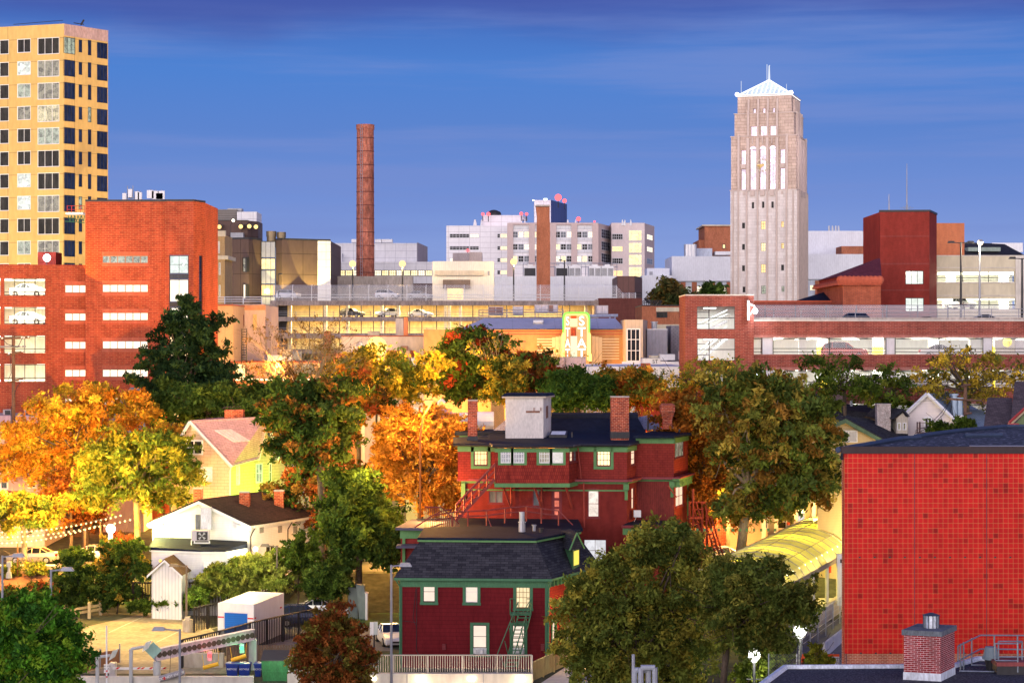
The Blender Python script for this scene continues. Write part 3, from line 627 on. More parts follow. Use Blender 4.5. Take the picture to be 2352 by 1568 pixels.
def car(x,y,z,rz,kind,pm,label,group,name='parked_car'):
 t=make_car(name,label,pm,group,kind);t.location=(x,y,z);t.rotation_euler=(0,0,math.radians(rz));return t
def railing(name,label,cat,pts,h,n,mat,bars=2,r=.035,group=None,pick=None,par=None):
 m=MB();tot=[(Vector(pts[i]),Vector(pts[i+1])) for i in range(len(pts)-1)]
 Zv=Vector((0,0,1))
 for a,b in tot:
  for k in range(bars): m.tube(a+Zv*h*(k+1)/bars,b+Zv*h*(k+1)/bars,r,n=4)
  L=(b-a).length;c=max(1,round(L/n))
  for i in range(c+1): q=a+(b-a)*i/c;m.tube(q,q+Zv*h,r*1.3,n=4)
  if pick:
   c=int(L/pick)
   for i in range(c): q=a+(b-a)*(i+.5)/c;m.tube(q+Zv*.08,q+Zv*(h-.02),r*.62,n=4,cap=False)
 o=m.build(name,mat,par)
 return tag(o,label,cat,group) if par is None else o
def meshmat(name,col,pitch,wid):
 """chain-link wire: real holes through a transparent cut-out of diagonal wires"""
 m,nt,out=newmat(name);uv=nd(nt,'ShaderNodeUVMap');mp=nd(nt,'ShaderNodeMapping');mp.inputs['Rotation'].default_value=(0,0,math.radians(45));mp.inputs['Scale'].default_value=(1/pitch,)*3
 nt.links.new(uv.outputs[0],mp.inputs[0]);sx=nd(nt,'ShaderNodeSeparateXYZ');nt.links.new(mp.outputs[0],sx.inputs[0]);fs=[]
 for k in (0,1):
  fr=nd(nt,'ShaderNodeMath',operation='FRACT');nt.links.new(sx.outputs[k],fr.inputs[0]);lt=nd(nt,'ShaderNodeMath',operation='LESS_THAN');lt.inputs[1].default_value=wid;nt.links.new(fr.outputs[0],lt.inputs[0]);fs.append(lt)
 mx=nd(nt,'ShaderNodeMath',operation='MAXIMUM');nt.links.new(fs[0].outputs[0],mx.inputs[0]);nt.links.new(fs[1].outputs[0],mx.inputs[1])
 tr=nd(nt,'ShaderNodeBsdfTransparent');d=nd(nt,'ShaderNodeBsdfPrincipled');d.inputs['Base Color'].default_value=lin(col);d.inputs['Roughness'].default_value=.5
 ms=nd(nt,'ShaderNodeMixShader');nt.links.new(mx.outputs[0],ms.inputs[0]);nt.links.new(tr.outputs[0],ms.inputs[1]);nt.links.new(d.outputs[0],ms.inputs[2]);nt.links.new(ms.outputs[0],out.inputs[0]);return m
WIRE=meshmat('chain_link',(.7,.7,.72),.12,.2);WIRE_D=meshmat('chain_link_dark',(.15,.15,.15),.12,.14)
def lamp_post(name,label,base,h,heads,lit_col=None,pole=DARK,arm=.9,r=.11,w=0,group=None,kind='box',lens=.35):
 """heads: list of directions in degrees"""
 t=thing(name,label,'street lamp',base,group);b=Vector(base);Zv=Vector((0,0,1));top=b+Zv*h
 MB().tube(b,top,r*1.2,r*.8,8).build('pole',pole,t)
 for a in heads:
  e=Vector((math.cos(math.radians(a)),math.sin(math.radians(a)),0));p=top+e*arm
  MB().tube(top-Zv*.1,p,.05,n=5).build('arm',pole,t)
  m=MB();s=Vector((-e.y,e.x,0))
  q=[p+e*.45+s*.2,p-e*.35+s*.16,p-e*.35-s*.16,p+e*.45-s*.2]
  m.hexa([v-Zv*.1 for v in q],[v*.7+p*.3+Zv*.13 for v in q]);hd=m.build('lamp_head',pole,t)
  if lit_col: MB().ball(p-Zv*.2,lens,10,6).build('lens',glow('lens_%d_%d_%d' % tuple(int(c*99) for c in lit_col),lit_col,2),hd,True);(w and point(p-Zv*.75,lit_col,w,.3))
 return t

d=360;t=bldg('concrete_garage','long stained concrete parking garage with yellow lit open decks','parking garage',Z2,745,2700,d)
SLABS=[(985,1022),(1110,1146),(1238,1280),(1362,1400)]
x0=Z2.x(745,d);xg=Z3.x(1330,d);xe=Z3.x(1362,d)
m=MB()
for (a,b) in SLABS: m.box(x0,xg,d,d+.35,Z2.z(b,d),Z2.z(a,d));m.box(x0,xg,d+.35,d+17,Z2.z(b,d)+.35,Z2.z(b,d)+.7)
m.box(x0,xg,d,d+17,4,Z2.z(1450,d));m.box(xg,xe,d,d+17,4,Z2.z(985,d)+.1)
m.box(x0-.02,x0+1.3,d-.1,d+17,4,Z2.z(985,d)-.05)
m.build('deck_slab',plain('concrete_stained',(.33,.26,.22),.95,.4,.5),t)
m=MB();m.box(x0+1.3,xg,d+16.6,d+17,10,Z2.z(1000,d));m.build('back_wall',plain('garage_cream',(.75,.66,.42),.8,.2,.3),t)
m=MB()
for x in (875,1155,1330,1600,1730): m.box(Z2.x(x,d),Z2.x(x+22,d),d+3,d+4,8,Z2.z(1000,d))
for x in (145,175,262,1258): m.box(Z3.x(x,d),Z3.x(x+22,d),d+3,d+4,8,Z2.z(1000,d))
m.build('column',plain('garage_white',(.8,.78,.68),.7),t)
m=MB()
for i,x in enumerate((1055,1162,1290,1460,1556,1645,1840,1935,2050)): m.tube(Z2(x,1400,d+.5),Z2(x,1022,d+.5),.09,n=5)
for x in (375,500,640,770,1078,1135): m.tube(Z3(x,1250,d+.5),Z3(x,1010,d+.5),.09,n=5)
m.build('conduit',DARK,t)
m=MB();m.box(Z2.x(780,d),Z2.x(872,d),d+2,d+2.2,10,Z2.z(1022,d));m.build('dark_bay',DARK,t)
for k,(a,b) in enumerate(SLABS[:3]):
 y=SLABS[k+1][0]
 railing('deck_railing',None,None,[Vector((x0+1.3,d+.2,Z2.z(y,d))),Vector((xg,d+.2,Z2.z(y,d)))],.95,3.4,GREY,3,.04,par=t)
m=MB()
for i in range(3):
 zc=Z2.z(SLABS[i][1],d)+.3
 for x in (1105,1220,1420,1510,1700,1895,2010,2130,2300,2620,2900): m.box(Z2.x(x,d)-.6,Z2.x(x,d)+.6,d+1.5,d+1.9,zc-.2,zc-.02)
m.build('ceiling_light',glow('ceil_yellow',(1,.86,.45),5),t)
for i in range(3): area((( x0+xg)/2,d+7,Z2.z(SLABS[i][1],d)+.15),(0,0,0),xg-x0-4,8,(1,.72,.30),26000)
block(t,'brick_end_wall',Z3,1362,965,1703,1140,d-.5,17,bricky('brick_brown',(.20,.065,.05),(.16,.05,.04),(.12,.05,.04),2.6,.09,.02,var=.15),4)
railing('roof_railing',None,None,[Vector((Z3.x(1480,d),d+1,Z3.z(965,d))),Vector((Z3.x(1700,d),d+1,Z3.z(965,d)))],1.0,1.2,DARK,2,.05,par=t)
fz0=Z2.z(985,d);t2=thing('security_fence','tall white curved mesh fence along the concrete garage roof','fence',(0,d,fz0))
m=MB();pm=MB();xa,xb=Z2.x(770,d),Z3.x(1335,d);hh=2.9;Zv=Vector((0,0,1));n=0
hts=lambda x: hh
xx=xa
while xx <= Z3.x(1690,d):
 h=hh if xx < Z3.x(1500,d) else (1.5 if xx > Z3.x(1545,d) else hh-(xx-Z3.x(1500,d))/(Z3.x(1545,d)-Z3.x(1500,d))*1.4)
 q=Vector((xx,d+.4,fz0));a=q+Zv*h*.82;b=q+Vector((0,.3,h*.96));c=q+Vector((0,.9,h))
 pm.path([q,a,b,c],.06,5)
 if n:
  m.poly(pq,q,a,pa);m.poly(pa,a,b,pb);m.poly(pb,b,c,pc)
 pq,pa,pb,pc=q,a,b,c;n += 1
 xx += 3.45 if xx < Z3.x(1320,d) or xx > Z3.x(1700,d) else 1.15
pm.tube(Vector((xa,d+.4,fz0+.6)),Vector((Z3.x(1500,d),d+.4,fz0+.6)),.07,n=4);pm.tube(Vector((xa,d+.4,fz0+1.1)),Vector((Z3.x(1500,d),d+.4,fz0+1.1)),.05,n=4)
m.build('mesh_panel',meshmat('white_mesh',(.8,.8,.8),.2,.13),t2);pm.build('post',WHITE,t2)
q=Z2(890,985,d+6)
for i,(x,k,pmn,lb,rz) in enumerate(((890,'suv',PW,'white hatchback at the left end of the garage roof behind mesh fence',60),(1668,'suv',PW,'white estate car in the middle of the garage roof behind mesh fence',70),(1918,'sedan',PS,'silver sedan on garage roof right of the white estate car',65))):
 car(Z2.x(x,d+5),d+5,fz0+.45,rz,k,pmn,lb,'cars on the concrete garage roof')
for i,(x,k,pmn,lb,rz) in enumerate(((1393,'suv',PB,'dark car on the lit upper deck of the concrete garage',60),(1668,'suv',PW,'white van-like car on the lit upper deck of the concrete garage',-60),(1928,'sedan',PW,'white sedan on the lit upper deck of the concrete garage',65))):
 car(Z2.x(x,d+3.5),d+3.5,Z2.z(1146,d)+.75,rz,k,pmn,lb,'cars in the concrete garage')
roofz=Z2.z(1020,d)
for (c,x,y,lt,lb) in ((Z2,1393,688,1,'lit yellow lamp on tall pole left of the smokestack base'),(Z2,1783,688,1,'lit yellow lamp on tall pole right of the smokestack base'),(Z3,695,672,1,'lit yellow lamp on tall pole left of the square brick stack'),(Z3,1093,668,0,'unlit twin-headed lamp on dark pole right of square brick stack')):
 p=c(x,y,d+8);lamp_post('deck_lamp',lb,(p.x,p.y,roofz),p.z-roofz,[180,0] if not lt else [-90],AMBER if lt else None,DARK,.7 if not lt else .3,.14,5000 if lt else 0,'lamps on the concrete garage roof',lens=.62)
for k,(x,y) in enumerate(((810,775),)):
 p=Z2(x,y,d+5);lamp_post('camera_mast','thin dark mast with small camera at garage roof left end',(p.x,p.y,roofz),p.z-roofz,[0],None,DARK,.4,.07)

d=218;t=bldg('brick_parking_garage','large red brick garage with strip windows and open decks, far left','parking garage',P,0,471,d)
a1=F.px(P,-90,216,120,218);a2=F.px(P,120,218,208,218.6)
za=P.z(608,218)
opn=[]
for (y0,y1) in ((255,409),(512,664),(768,918),(1022,1177)):
 opn.append((a1.u(Z6,37),a1.u(Z6,406),Z6.z(y1,217.7),Z6.z(y0,217.7)));opn.append((a1.u(P,-70),a1.u(P,1),Z6.z(y1,217.7),Z6.z(y0,217.7)))
m=MB();a1.wall(m,0,a1.L,0,za,opn,.5)
opw=[]
for i,(y0,y1) in enumerate(((313,383),(565,633),(818,886),(1070,1135),(1325,1392))): opw.append((a2.u(P,149),a2.u(P,200),Z6.z(y1,218.3),Z6.z(y0,218.3)))
a2.wall(m,0,a2.L,0,za,opw,.12)
m.poly(a1.p(0,za),a1.p(a1.L,za),a2.p(a2.L,za),a2.p(a2.L,za,-20),a1.p(0,za,-20));m.poly(a1.p(0,0),a1.p(0,za),a1.p(0,za,-20),a1.p(0,0,-20))
b1=F.px(P,196,217.6,378,217.6);b2=F.px(P,378,217.2,444,217.2);b3=F.px(P,444,217.2,471,219.5);zb=P.z(463,217.5)
ob1=[(b1.u(Z6,917),b1.u(Z6,1327),Z6.z(y1,217.6),Z6.z(y0,217.6)) for (y0,y1) in ((50,118),(308,378),(560,630),(814,884),(1068,1136),(1322,1392))]
ob2=[(b2.u(Z6,1516),b2.u(Z6,1691),0.5,Z6.z(46,217.2))];ob3=[(b3.u(Z6,1783),b3.u(Z6,1816),Z6.z(580,218),Z6.z(47,218))]
b1.wall(m,0,b1.L,0,zb,ob1,.12);b2.wall(m,0,b2.L,0,zb,ob2,.2);b3.wall(m,0,b3.L,0,zb,ob3,.2)
m.poly(b1.p(b1.L,0),b2.p(0,0),b2.p(0,zb),b1.p(b1.L,zb))
for (A,B) in ((b1.p(0,0),b1.p(0,0,-12)),(b3.p(b3.L,0),Vector((b3.b.x,229,0)))): m.poly(A,B,(B.x,B.y,zb),(A.x,A.y,zb))
m.poly(b1.p(0,zb-.2),b1.p(b1.L,zb-.2),b2.p(0,zb-.2),b2.p(b2.L,zb-.2),b3.p(b3.L,zb-.2),(b3.b.x,229,zb-.2),b1.p(0,zb-.2,-12))
bw=m.build('wall',bricky('brick_vermilion',(.36,.065,.032),(.25,.042,.025),(.36,.14,.07),.6,.2,.02,var=.22,scale=.3),t)
m=MB()
for q in (b1,b2,b3): q.box(m,0,q.L,zb,zb+.22,-.4,.06)
m.build('coping',DARK,t)
m=MB()
for q,rs in ((b1,ob1),(a2,opw)):
 for r in rs: q.box(m,r[0]-.05,r[1]+.05,r[2]-.35,r[2]-.03,-.05,.035);q.box(m,r[0]-.05,r[1]+.05,r[3]+.03,r[3]+.4,-.05,.035)
m.build('lintel',bricky('brick_soldier',(.50,.10,.05),(.42,.08,.04),(.35,.15,.1),.08,.4,.015,offset=0),t)
FRO=plain('window_frame_tan',(.35,.16,.08),.6)
for i,r in enumerate(ob1): b1.win(t,r,L_CREAM if i else L_GREEN,FRO,6,1,.06,-.08,mw=.08)
for r in opw: a2.win(t,r,L_CREAM,FRO,3,1,.06,-.08,mw=.08)
u0,u1=ob2[0][:2]
for i,(y0,y1,mt,nx,nz) in enumerate(((48,212,lit('lit_bluish',(.75,.88,.8),1.0,.4),2,2),(214,260,GL_D,2,1),(262,465,L_CREAM,2,1),(467,512,DARK,2,1),(514,715,L_CREAM,2,1),(717,765,DARK,2,1),(767,960,L_YEL,2,1),(962,1010,DARK,2,1),(1012,1210,L_YEL,2,1),(1212,1500,L_WARM,2,2))):
 b2.win(t,(u0+.02,u1-.02,Z6.z(y1,217.2),Z6.z(y0,217.2)),mt,DARK,nx,nz,.08,-.12)
b3.win(t,ob3[0],GL_N,DARK,1,4,.06,-.15)
def text(par,name,s,loc,size,mat,rot=(math.pi/2,0,0),ext=.01,align='CENTER',offset=0.):
 c=bpy.data.curves.new(name,'FONT');c.body=s;c.size=size;c.extrude=ext;c.align_x=align;c.align_y='CENTER';c.offset=offset
 q=bpy.data.objects.new('glyphs',c);me=bpy.data.meshes.new_from_object(q);bpy.data.objects.remove(q);me.materials.clear();me.materials.append(mat);o=bpy.data.objects.new(name,me);COL.objects.link(o);o.location=loc;o.rotation_euler=rot
 if par: o.parent=par;o.matrix_parent_inverse=inv(par)
 return o
LETW=glow('white_number',(1,1,.95),1.6)
text(t,'floor_number','7',Z6(1648,120,217.05),.9,LETW,offset=.03);text(t,'floor_number','6',Z6(1650,360,217.05),.9,glow('number_cream',(1,.9,.8),1.7),offset=.03)
m=MB();xa,xb=a1.p(0,0).x,a1.p(a1.L,0).x
for (y0,y1) in ((255,409),(512,664),(768,918),(1022,1177)): m.box(xa+.3,xb-.3,219,232,Z6.z(y1,218)-.3,Z6.z(y1,218)-.03);m.box(xa+.3,xb-.3,219,232,Z6.z(y0,218)+.05,Z6.z(y0,218)+.3)
m.box(xa+.3,xb-.3,232,232.3,1,za-.3);m.build('deck_slab',plain('garage_white',(.8,.78,.68)),t)
m=MB()
for r in opn[::2]:
 for k in range(5): u=r[0]+(r[1]-r[0])*k/4;a1.box(m,u-.04,u+.04,r[2],r[3],-.2,-.12)
 a1.box(m,r[0],r[1],r[3]-.1,r[3]-.02,-.24,-.16);a1.box(m,r[0],r[1],r[2]+.35,r[2]+.43,-.3,-.2);a1.box(m,r[0],r[1],r[2]+.02,r[2]+.1,-.24,-.16)
m.build('safety_frame',DARK,t)
m=MB()
for r in opn:
 for x in (.06,.9): u=r[0]+(r[1]-r[0])*x;a1.box(m,u-.5,u+.5,r[3]-.1,r[3]+.02,-1.6,-1.3)
m.build('ceiling_light',glow('ceil_white',(1,.97,.85),5),t)
for r in opn[::2]: area(((xa+xb)/2,224,r[3]-.1),(0,0,0),10,6,(1,.93,.72),2400)
for k in range(2):
 r=opn[k*2];car(a1.p(r[0]+1.3,0).x,223.5,r[2]+.0,70,'sedan',PS,('pale car' if k == 0 else 'grey car')+' inside the brick garage on '+('top lit deck' if k == 0 else 'second lit deck from the top'),'cars in the brick garage')
p=Z1(266,1470,219.5);t3=thing('rooftop_stair_hut','small red brick hut on the brick garage roof with starry white lamp','hut',(p.x,221,za))
block(t3,'wall',Z1,215,1437,318,1512,220.5,3,BR_DEEP,za-.2);m=MB();m.tube((p.x,219.6,za),(p.x,219.6,p.z),.05);m.build('lamp_stem',DARK,t3);MB().ball((p.x,219.6,p.z),.42).build('lamp',glow('cool_lens',(.8,.9,1),8),t3,True)
point((p.x,219,p.z),COOLW,500,.3)
for (xs,lb) in (((712,727,745,758,768,785,800),'cluster of thin antennas on brick stair tower roof'),((860,888,912,922),'group of thick white panel antennas on brick stair tower roof')):
 t3=thing('antenna_array',lb,'antenna',Z1((xs[0]+xs[-1])/2,1143,224));m=MB();m2=MB();d=224
 for i,x in enumerate(xs):
  top=(1095,1060,1072,1058,1090,1085,1090)[i] if len(xs) == 7 else (1078,1082,1095,1082)[i]
  m.tube(Z1(x,1155,d),Z1(x,top,d),.045)
  w=.22 if len(xs) == 7 else .38
  if len(xs) == 4 or i in (0,2,5,6): q=Z1(x,top+8,d);m2.box(q.x-w,q.x+w,d-.35,d-.1,Z1.z(min(top+55,1138),d),q.z)
 m.tube(Z1(xs[0],1130,d),Z1(xs[-1],1130,d),.05);m.build('mast',GREY,t3);m2.build('panel',WHITE,t3)
t=bldg('cream_brick_block','plain cream brick block beside the red stair tower','building',Z2,245,457,240);block(t,'wall',Z2,200,1022,457,1400,240,14,bricky('cream_brick',(.60,.44,.28),(.56,.40,.25),(.45,.33,.22),.3,.1,.02,var=.1),0);block(t,'coping',Z2,200,1014,459,1024,239.8,14,plain('red_coping',(.4,.1,.05),.7),None)
t=bldg('peach_block','peach rendered low block with orange parapet and steel railing','building',Z2,457,708,250);block(t,'wall',Z2,440,1020,708,1276,250,14,plain('peach_render',(.66,.50,.40),.85,.08),0);block(t,'parapet',Z2,520,1018,708,1058,249.8,.2,plain('orange_render',(.66,.30,.14),.8),None)
block(t,'door_panel',Z2,610,1090,640,1215,249.85,.15,plain('amber_render',(.75,.52,.2),.8),None)
railing('rooftop_railing','white pipe railing on peach block roof under the buff brick block','railing',[Z2(245,1010,262),Z2(680,1010,262)],.9,2.2,WHITE,3,.05)
block(t,'roof_slab',Z2,240,1010,700,1022,252,12,CONC,4)
m=MB();d=249
for x in (460,498,538): m.tube(Z2(x,1096,d),Z2(x,1180,d),.08)
for y in (1098,1128,1160,1180): m.tube(Z2(460,y,d),Z2(538,y,d),.07)
for (a,b) in (((460,1185),(520,1240)),((538,1185),(500,1215)),((485,1185),(525,1215))): m.tube(Z2(*a,d),Z2(*b,d),.08)
tag(m.build('sign_frame',plain('rust_frame',(.25,.09,.05),.8)),'rusty empty steel sign frame against the peach block','frame')
m=MB();d=236
for x in (524,560): m.tube(Z2(x,1470,d),Z2(x,1203,d),.07)
for k in range(13): m.tube(Z2(524,1210+k*20,d),Z2(560,1210+k*20,d),.05)
tag(m.build('roof_ladder',DARK),'dark caged ladder rising above bare tree left of the concrete garage','ladder')
d=262;t=bldg('pale_stucco_block','long pale stucco rear wall with thin red coping','building',Z9,1155,2060,d)
block(t,'wall',Z9,1155,212,2100,700,d,12,plain('pale_stucco',(.66,.55,.43),.85,.1),2);block(t,'coping',Z9,1150,205,2102,214,d-.1,12.2,plain('red_coping',(.4,.1,.05)),None)
block(t,'brick_recess',Z9,1560,338,1812,470,d-.12,.12,plain('rust_recess',(.30,.09,.05),.8),None)
t=tag(block(None,'block_chimney',Z9,1672,340,1768,560,d-1.6,1.4,bricky('cinder_block',(.45,.36,.28),(.40,.32,.25),(.3,.24,.2),.5,.25,.02),4),'square tan block chimney against the pale stucco wall','chimney');block(t,'chimney_cap',Z9,1688,298,1748,340,d-1.4,1,plain('rust_cap',(.35,.18,.12),.8),None)
for i,(x0,x1,y0,y1,mt,lb) in enumerate(((1780,1890,400,520,plain('pale_teal',(.45,.55,.58),.6),'pale blue boxy rooftop unit right of tan block chimney'),(1390,1490,172,205,CREAM,'small cream rooftop vent on stucco roof'),(1640,1710,48,205,plain('grey_warm',(.48,.42,.38),.8),'tall grey rooftop stack box before the garage'),(1712,1748,40,205,plain('orange_pipe',(.75,.25,.1),.7),'tall orange lit duct beside the grey stack box'),(1000,1052,170,385,BR_OR,'tall orange brick chimney before the concrete garage'))):
 o=tag(block(None,'rooftop_unit' if i < 3 else 'rooftop_duct' if i == 3 else 'brick_chimney',Z9,x0,y0,x1,y1,d-3 if i == 0 else d+1,1.6,mt),lb,'chimney' if i == 4 else 'rooftop unit')
 block(o,'cap',Z9,x0-3,y0-5,x1+3,y0,(d-3 if i == 0 else d+1)-.1,1.8,DARK if i != 1 else GREY,None)
m=MB()
for x in (1926,1964): m.tube(Z9(x,285,d-.4),Z9(x,135,d-.4),.05)
for k in range(9): m.tube(Z9(1926,145+k*17,d-.4),Z9(1964,145+k*17,d-.4),.04)
tag(m.build('wall_ladder',CREAM),'pale steel ladder on the pale stucco wall','ladder')
d=240;t=bldg('orange_brick_shop','low orange brick shop back with glowing doorway and light strip','building',Z9,180,1250,d)
block(t,'upper_wall',Z9,150,445,1300,600,d,12,plain('salmon_render',(.55,.30,.20),.85,.2),0);block(t,'lower_wall',Z9,150,600,1300,900,d-.4,.4,BR_OR,0);block(t,'roof_coping',Z9,150,436,1300,446,d-.2,12.4,plain('red_coping',(.4,.1,.05)),None)
block(t,'lit_doorway',Z9,212,462,288,580,d-.15,.15,glow('door_glow',(1,.72,.28),2.6),None)
block(t,'light_strip',Z9,205,592,1190,608,d-.9,.25,glow('strip_glow',(1,.75,.35),3),None)
block(t,'blue_door',Z9,402,670,448,760,d-.5,.1,plain('pale_teal',(.45,.55,.58)),None)
for i,(x0,x1,y0,y1,mt) in enumerate(((492,720,380,440,WHITE),(720,790,350,425,plain('blue_grey',(.2,.24,.3),.6)),(600,700,330,390,CREAM),(980,1250,362,440,BR_OR),(735,905,460,545,plain('blue_grey',(.2,.24,.3))))):
 tag(block(None,'roof_box',Z9,x0,y0,x1,y1,d+2 if i < 4 else d-1.2,2,mt),['white long','blue-grey upright','cream square','brick','blue hanging'][i]+' box on the orange shop roof behind the bare tree','rooftop unit')

d=255;t=bldg('theatre','orange floodlit brick theatre with striped wall and blue-grey roof','theatre',Z3,100,1570,d)
TB=bricky('brick_gold',(.58,.28,.09),(.52,.24,.08),(.45,.28,.14),.3,.1,.02,var=.12)
m=MB();m.box(Z3.x(-10,d),Z3.x(1570,d),d,d+22,2,Z3.z(1210,d));m.build('wall',TB,t)
f=ft(Z3,-10,1570,d);m=MB()
for (a,b,y0,y1) in ((200,1570,1222,1229),(520,1570,1244,1250),(620,790,1300,1307)): f.box(m,f.u(Z3,a),f.u(Z3,b),Z3.z(y1,d),Z3.z(y0,d),-.05,.06)
m.build('red_band',plain('band_red',(.45,.07,.05),.8),t)
m=MB()
for k in range(8):
 for (a,b) in ((878,996),(1390,1522)): f.box(m,f.u(Z3,a),f.u(Z3,b),Z3.z(1290+k*22,d),Z3.z(1280+k*22,d),-.05,.12)
for i in range(3):
 f.box(m,f.u(Z3,996+i*28),f.u(Z3,1022+i*28),4,Z3.z(1272-i*5,d),-.05,.2+i*.15);f.box(m,f.u(Z3,1362-i*28),f.u(Z3,1388-i*28),4,Z3.z(1272-i*5,d),-.05,.2+i*.15)
m.build('pale_stripe',plain('pale_stripe',(.75,.60,.38),.8,.08),t)
m=MB();zr0,zr1=Z3.z(1207,d),Z3.z(1120,d+8);e=[(Z3.x(270,d),d-.4),(Z3.x(1568,d),d-.4),(Z3.x(1568,d),d+20),(Z3.x(270,d),d+20)];q=[(Z3.x(465,d+6),d+6),(Z3.x(1490,d+6),d+6),(Z3.x(1490,d+6),d+15),(Z3.x(465,d+6),d+15)]
m.hexa([(x,y,zr0+.02) for x,y in e],[(x,y,Z3.z(1122,d+6)) for x,y in q]);m.build('roof',lined('roof_lavender',(.42,.44,.55),5.5,.85,.02,True,.7,.12,.8),t)
tv=thing('roof_vent','square metal hooded vent on the blue-grey theatre roof','vent',Z8(1035,300,d+3));block(tv,'base',Z8,1012,262,1062,300,d+2.5,1,STEEL);m=MB();q=Z8(1037,262,d+3);m.tube((q.x-.65,q.y,q.z),(q.x+.65,q.y,q.z),.55,n=12);m.build('hood',STEEL,tv)
for i,(x0,x1,y0,y1,lb) in enumerate(((448,625,78,165,'brown-faced twin rooftop air unit, leftmost over the theatre roof'),(737,860,72,165,'lilac-grey rooftop air unit, second from left over theatre'),(995,1155,52,140,'tall grey rooftop air unit in the middle over theatre'),(1158,1270,52,138,'grey rooftop air unit with dark side left of the neon sign'),(1722,1860,62,160,'rooftop air unit right of the neon sign on brown wall'))):
 o=thing('air_handler',lb,'air conditioner',Z8((x0+x1)/2,y1,d+14),'air units over the theatre roof')
 mt=plain('unit_grey',(.42,.38,.40),.6,.12,1.5);block(o,'casing',Z8,x0,y0,x1,y1,d+14,3,mt);w=x1-x0
 block(o,'coil_panel',Z8,x0+w*.05,y0+8,x0+w*.48,y1-6,d+13.93,.06,plain('coil_brown',(.22,.13,.11),.6) if i in (0,3) else plain('panel_light',(.5,.48,.52),.6));block(o,'access_panel',Z8,x0+w*.54,y0+8,x0+w*.95,y1-6,d+13.95,.04,plain('coil_brown',(.2,.1,.1)) if i == 0 else plain('panel_light',(.5,.5,.5)))
 block(o,'curb',Z8,x0+6,y1,x1-6,y1+14,d+14.2,2.4,GREY)
railing('pipe_railing','thin pipe railing around air units on the theatre roof','railing',[Z8(340,215,d+12),Z8(1330,205,d+12)],1.1,3.3,GREY,3,.05)
m=MB();m.tube(Z8(1620,185,d+12),Z8(1975,180,d+12),.22);m.tube(Z8(1940,215,d+12),Z8(1940,180,d+12),.12);m.tube(Z8(1880,225,d+12),Z8(1880,190,d+12),.12);tag(m.build('duct_pipe',plain('blue_grey2',(.3,.33,.42),.5)),'horizontal blue-grey pipe right of the neon sign','pipe')
s=thing('neon_sign','tall glowing neon theatre sign with vertical letters, green and yellow outline','sign',Z3(1188,1460,d-3));d2=d-3.2
m=MB();m.box(Z3.x(1092,d2),Z3.x(1285,d2),d2,d2+1.6,6,Z3.z(1100,d2));m.box(Z3.x(1105,d2),Z3.x(1272,d2),d2,d2+1.6,Z3.z(1100,d2),Z3.z(1084,d2));m.build('sign_body',lit('sign_face',(1,.36,.07),1.05,.3,.7),s)
m=MB();m.box(Z3.x(1141,d2),Z3.x(1192,d2),d2-.3,d2-.02,6,Z3.z(1262,d2));m.build('white_fluting',glow('flute',(1,.9,.6),1.05),s)
m=MB();m.box(Z3.x(1143,d2),Z3.x(1184,d2),d2-.25,d2-.02,Z3.z(1260,d2),Z3.z(1196,d2));m.build('red_grille',lined('grille_red',(.5,.08,.02),.2,.3,.4,True),s)
m=MB()
for k in range(5): m.tube(Z3(1136,1128+k*13,d2-.15),Z3(1196,1128+k*13,d2-.15),.1,n=5)
m.build('neon_bar',glow('neon_white',(1,.85,.5),1.1),s)
m=MB()
for k in range(3): m.tube(Z3(1145,1106+k*8,d2-.15),Z3(1188,1106+k*8,d2-.15),.08,n=5)
m.build('neon_bar',glow('neon_red',(.9,.1,.02),1.2),s)
m=MB();pts=[(1088,1240),(1088,1120),(1092,1096),(1108,1083),(1265,1083),(1270,1085),(1281,1100),(1284,1120),(1284,1240)];m.path([Z3(x,y,d2-.25) for x,y in pts],.17,6);m.build('green_neon_tube',glow('neon_green',(.3,1,.1),1.4),s)
m=MB();pts=[(1086,1460),(1086,1400),(1082,1400),(1082,1245),(1090,1238)];m.path([Z3(x,y,d2-.25) for x,y in pts],.2,6);pts=[(1295,1460),(1295,1400),(1290,1395),(1290,1245),(1280,1238)];m.path([Z3(x,y,d2-.25) for x,y in pts],.2,6)
pts=[(1096,1300),(1096,1125),(1108,1095),(1262,1095),(1276,1125),(1276,1450)];m.path([Z3(x,y,d2-.3) for x,y in pts],.1,6);m.build('yellow_neon_tube',glow('neon_yellow',(1,.8,.2),1.8),s)
for i,ch in enumerate('STAT'):
 y=(1147,1234,1320,1400)[i]
 text(s,'letter',ch,Z3(1118,y,d2-.3),1.55,glow('neon_letter',(1,.97,.9),1.6),offset=.03).scale=(.62,1,1)
 text(s,'letter',ch,Z3(1228,y,d2-.3),1.65,glow('neon_letter',(1,.97,.9),1.6),offset=.03)
t=bldg('glazed_stair_block','pale corrugated stair block with tall dark glazing beside theatre','building',Z3,1567,1743,250)
block(t,'wall',Z3,1567,1133,1708,1480,250,10,lined('sand_metal',(.58,.46,.32),.5,.8,.1,True),2);m=MB();a=Z3(1708,1133,250);b=Z3(1743,1136,259);m.prism([(a.x,a.y),(b.x,b.y),(a.x,b.y)],2,a.z);m.build('side_wall',lined('tan_metal',(.45,.34,.25),.5,.8,.1,True),t)
f=ft(Z3,1567,1708,250);f.win(t,f.rect(Z3,1580,1202,1688,1462),GL_D,WHITE,3,3,.14,.03)
t=bldg('zinc_block','low grey zinc clad block right of the tall glazing','building',Z3,1743,1900,256);block(t,'wall',Z3,1740,1212,1900,1470,256,12,lined('zinc_ribs',(.30,.29,.33),.45,.85,.1,True,.4,.12,.6,.3),2);block(t,'parapet',Z3,1740,1205,1902,1213,255.9,12.2,STEEL,None)
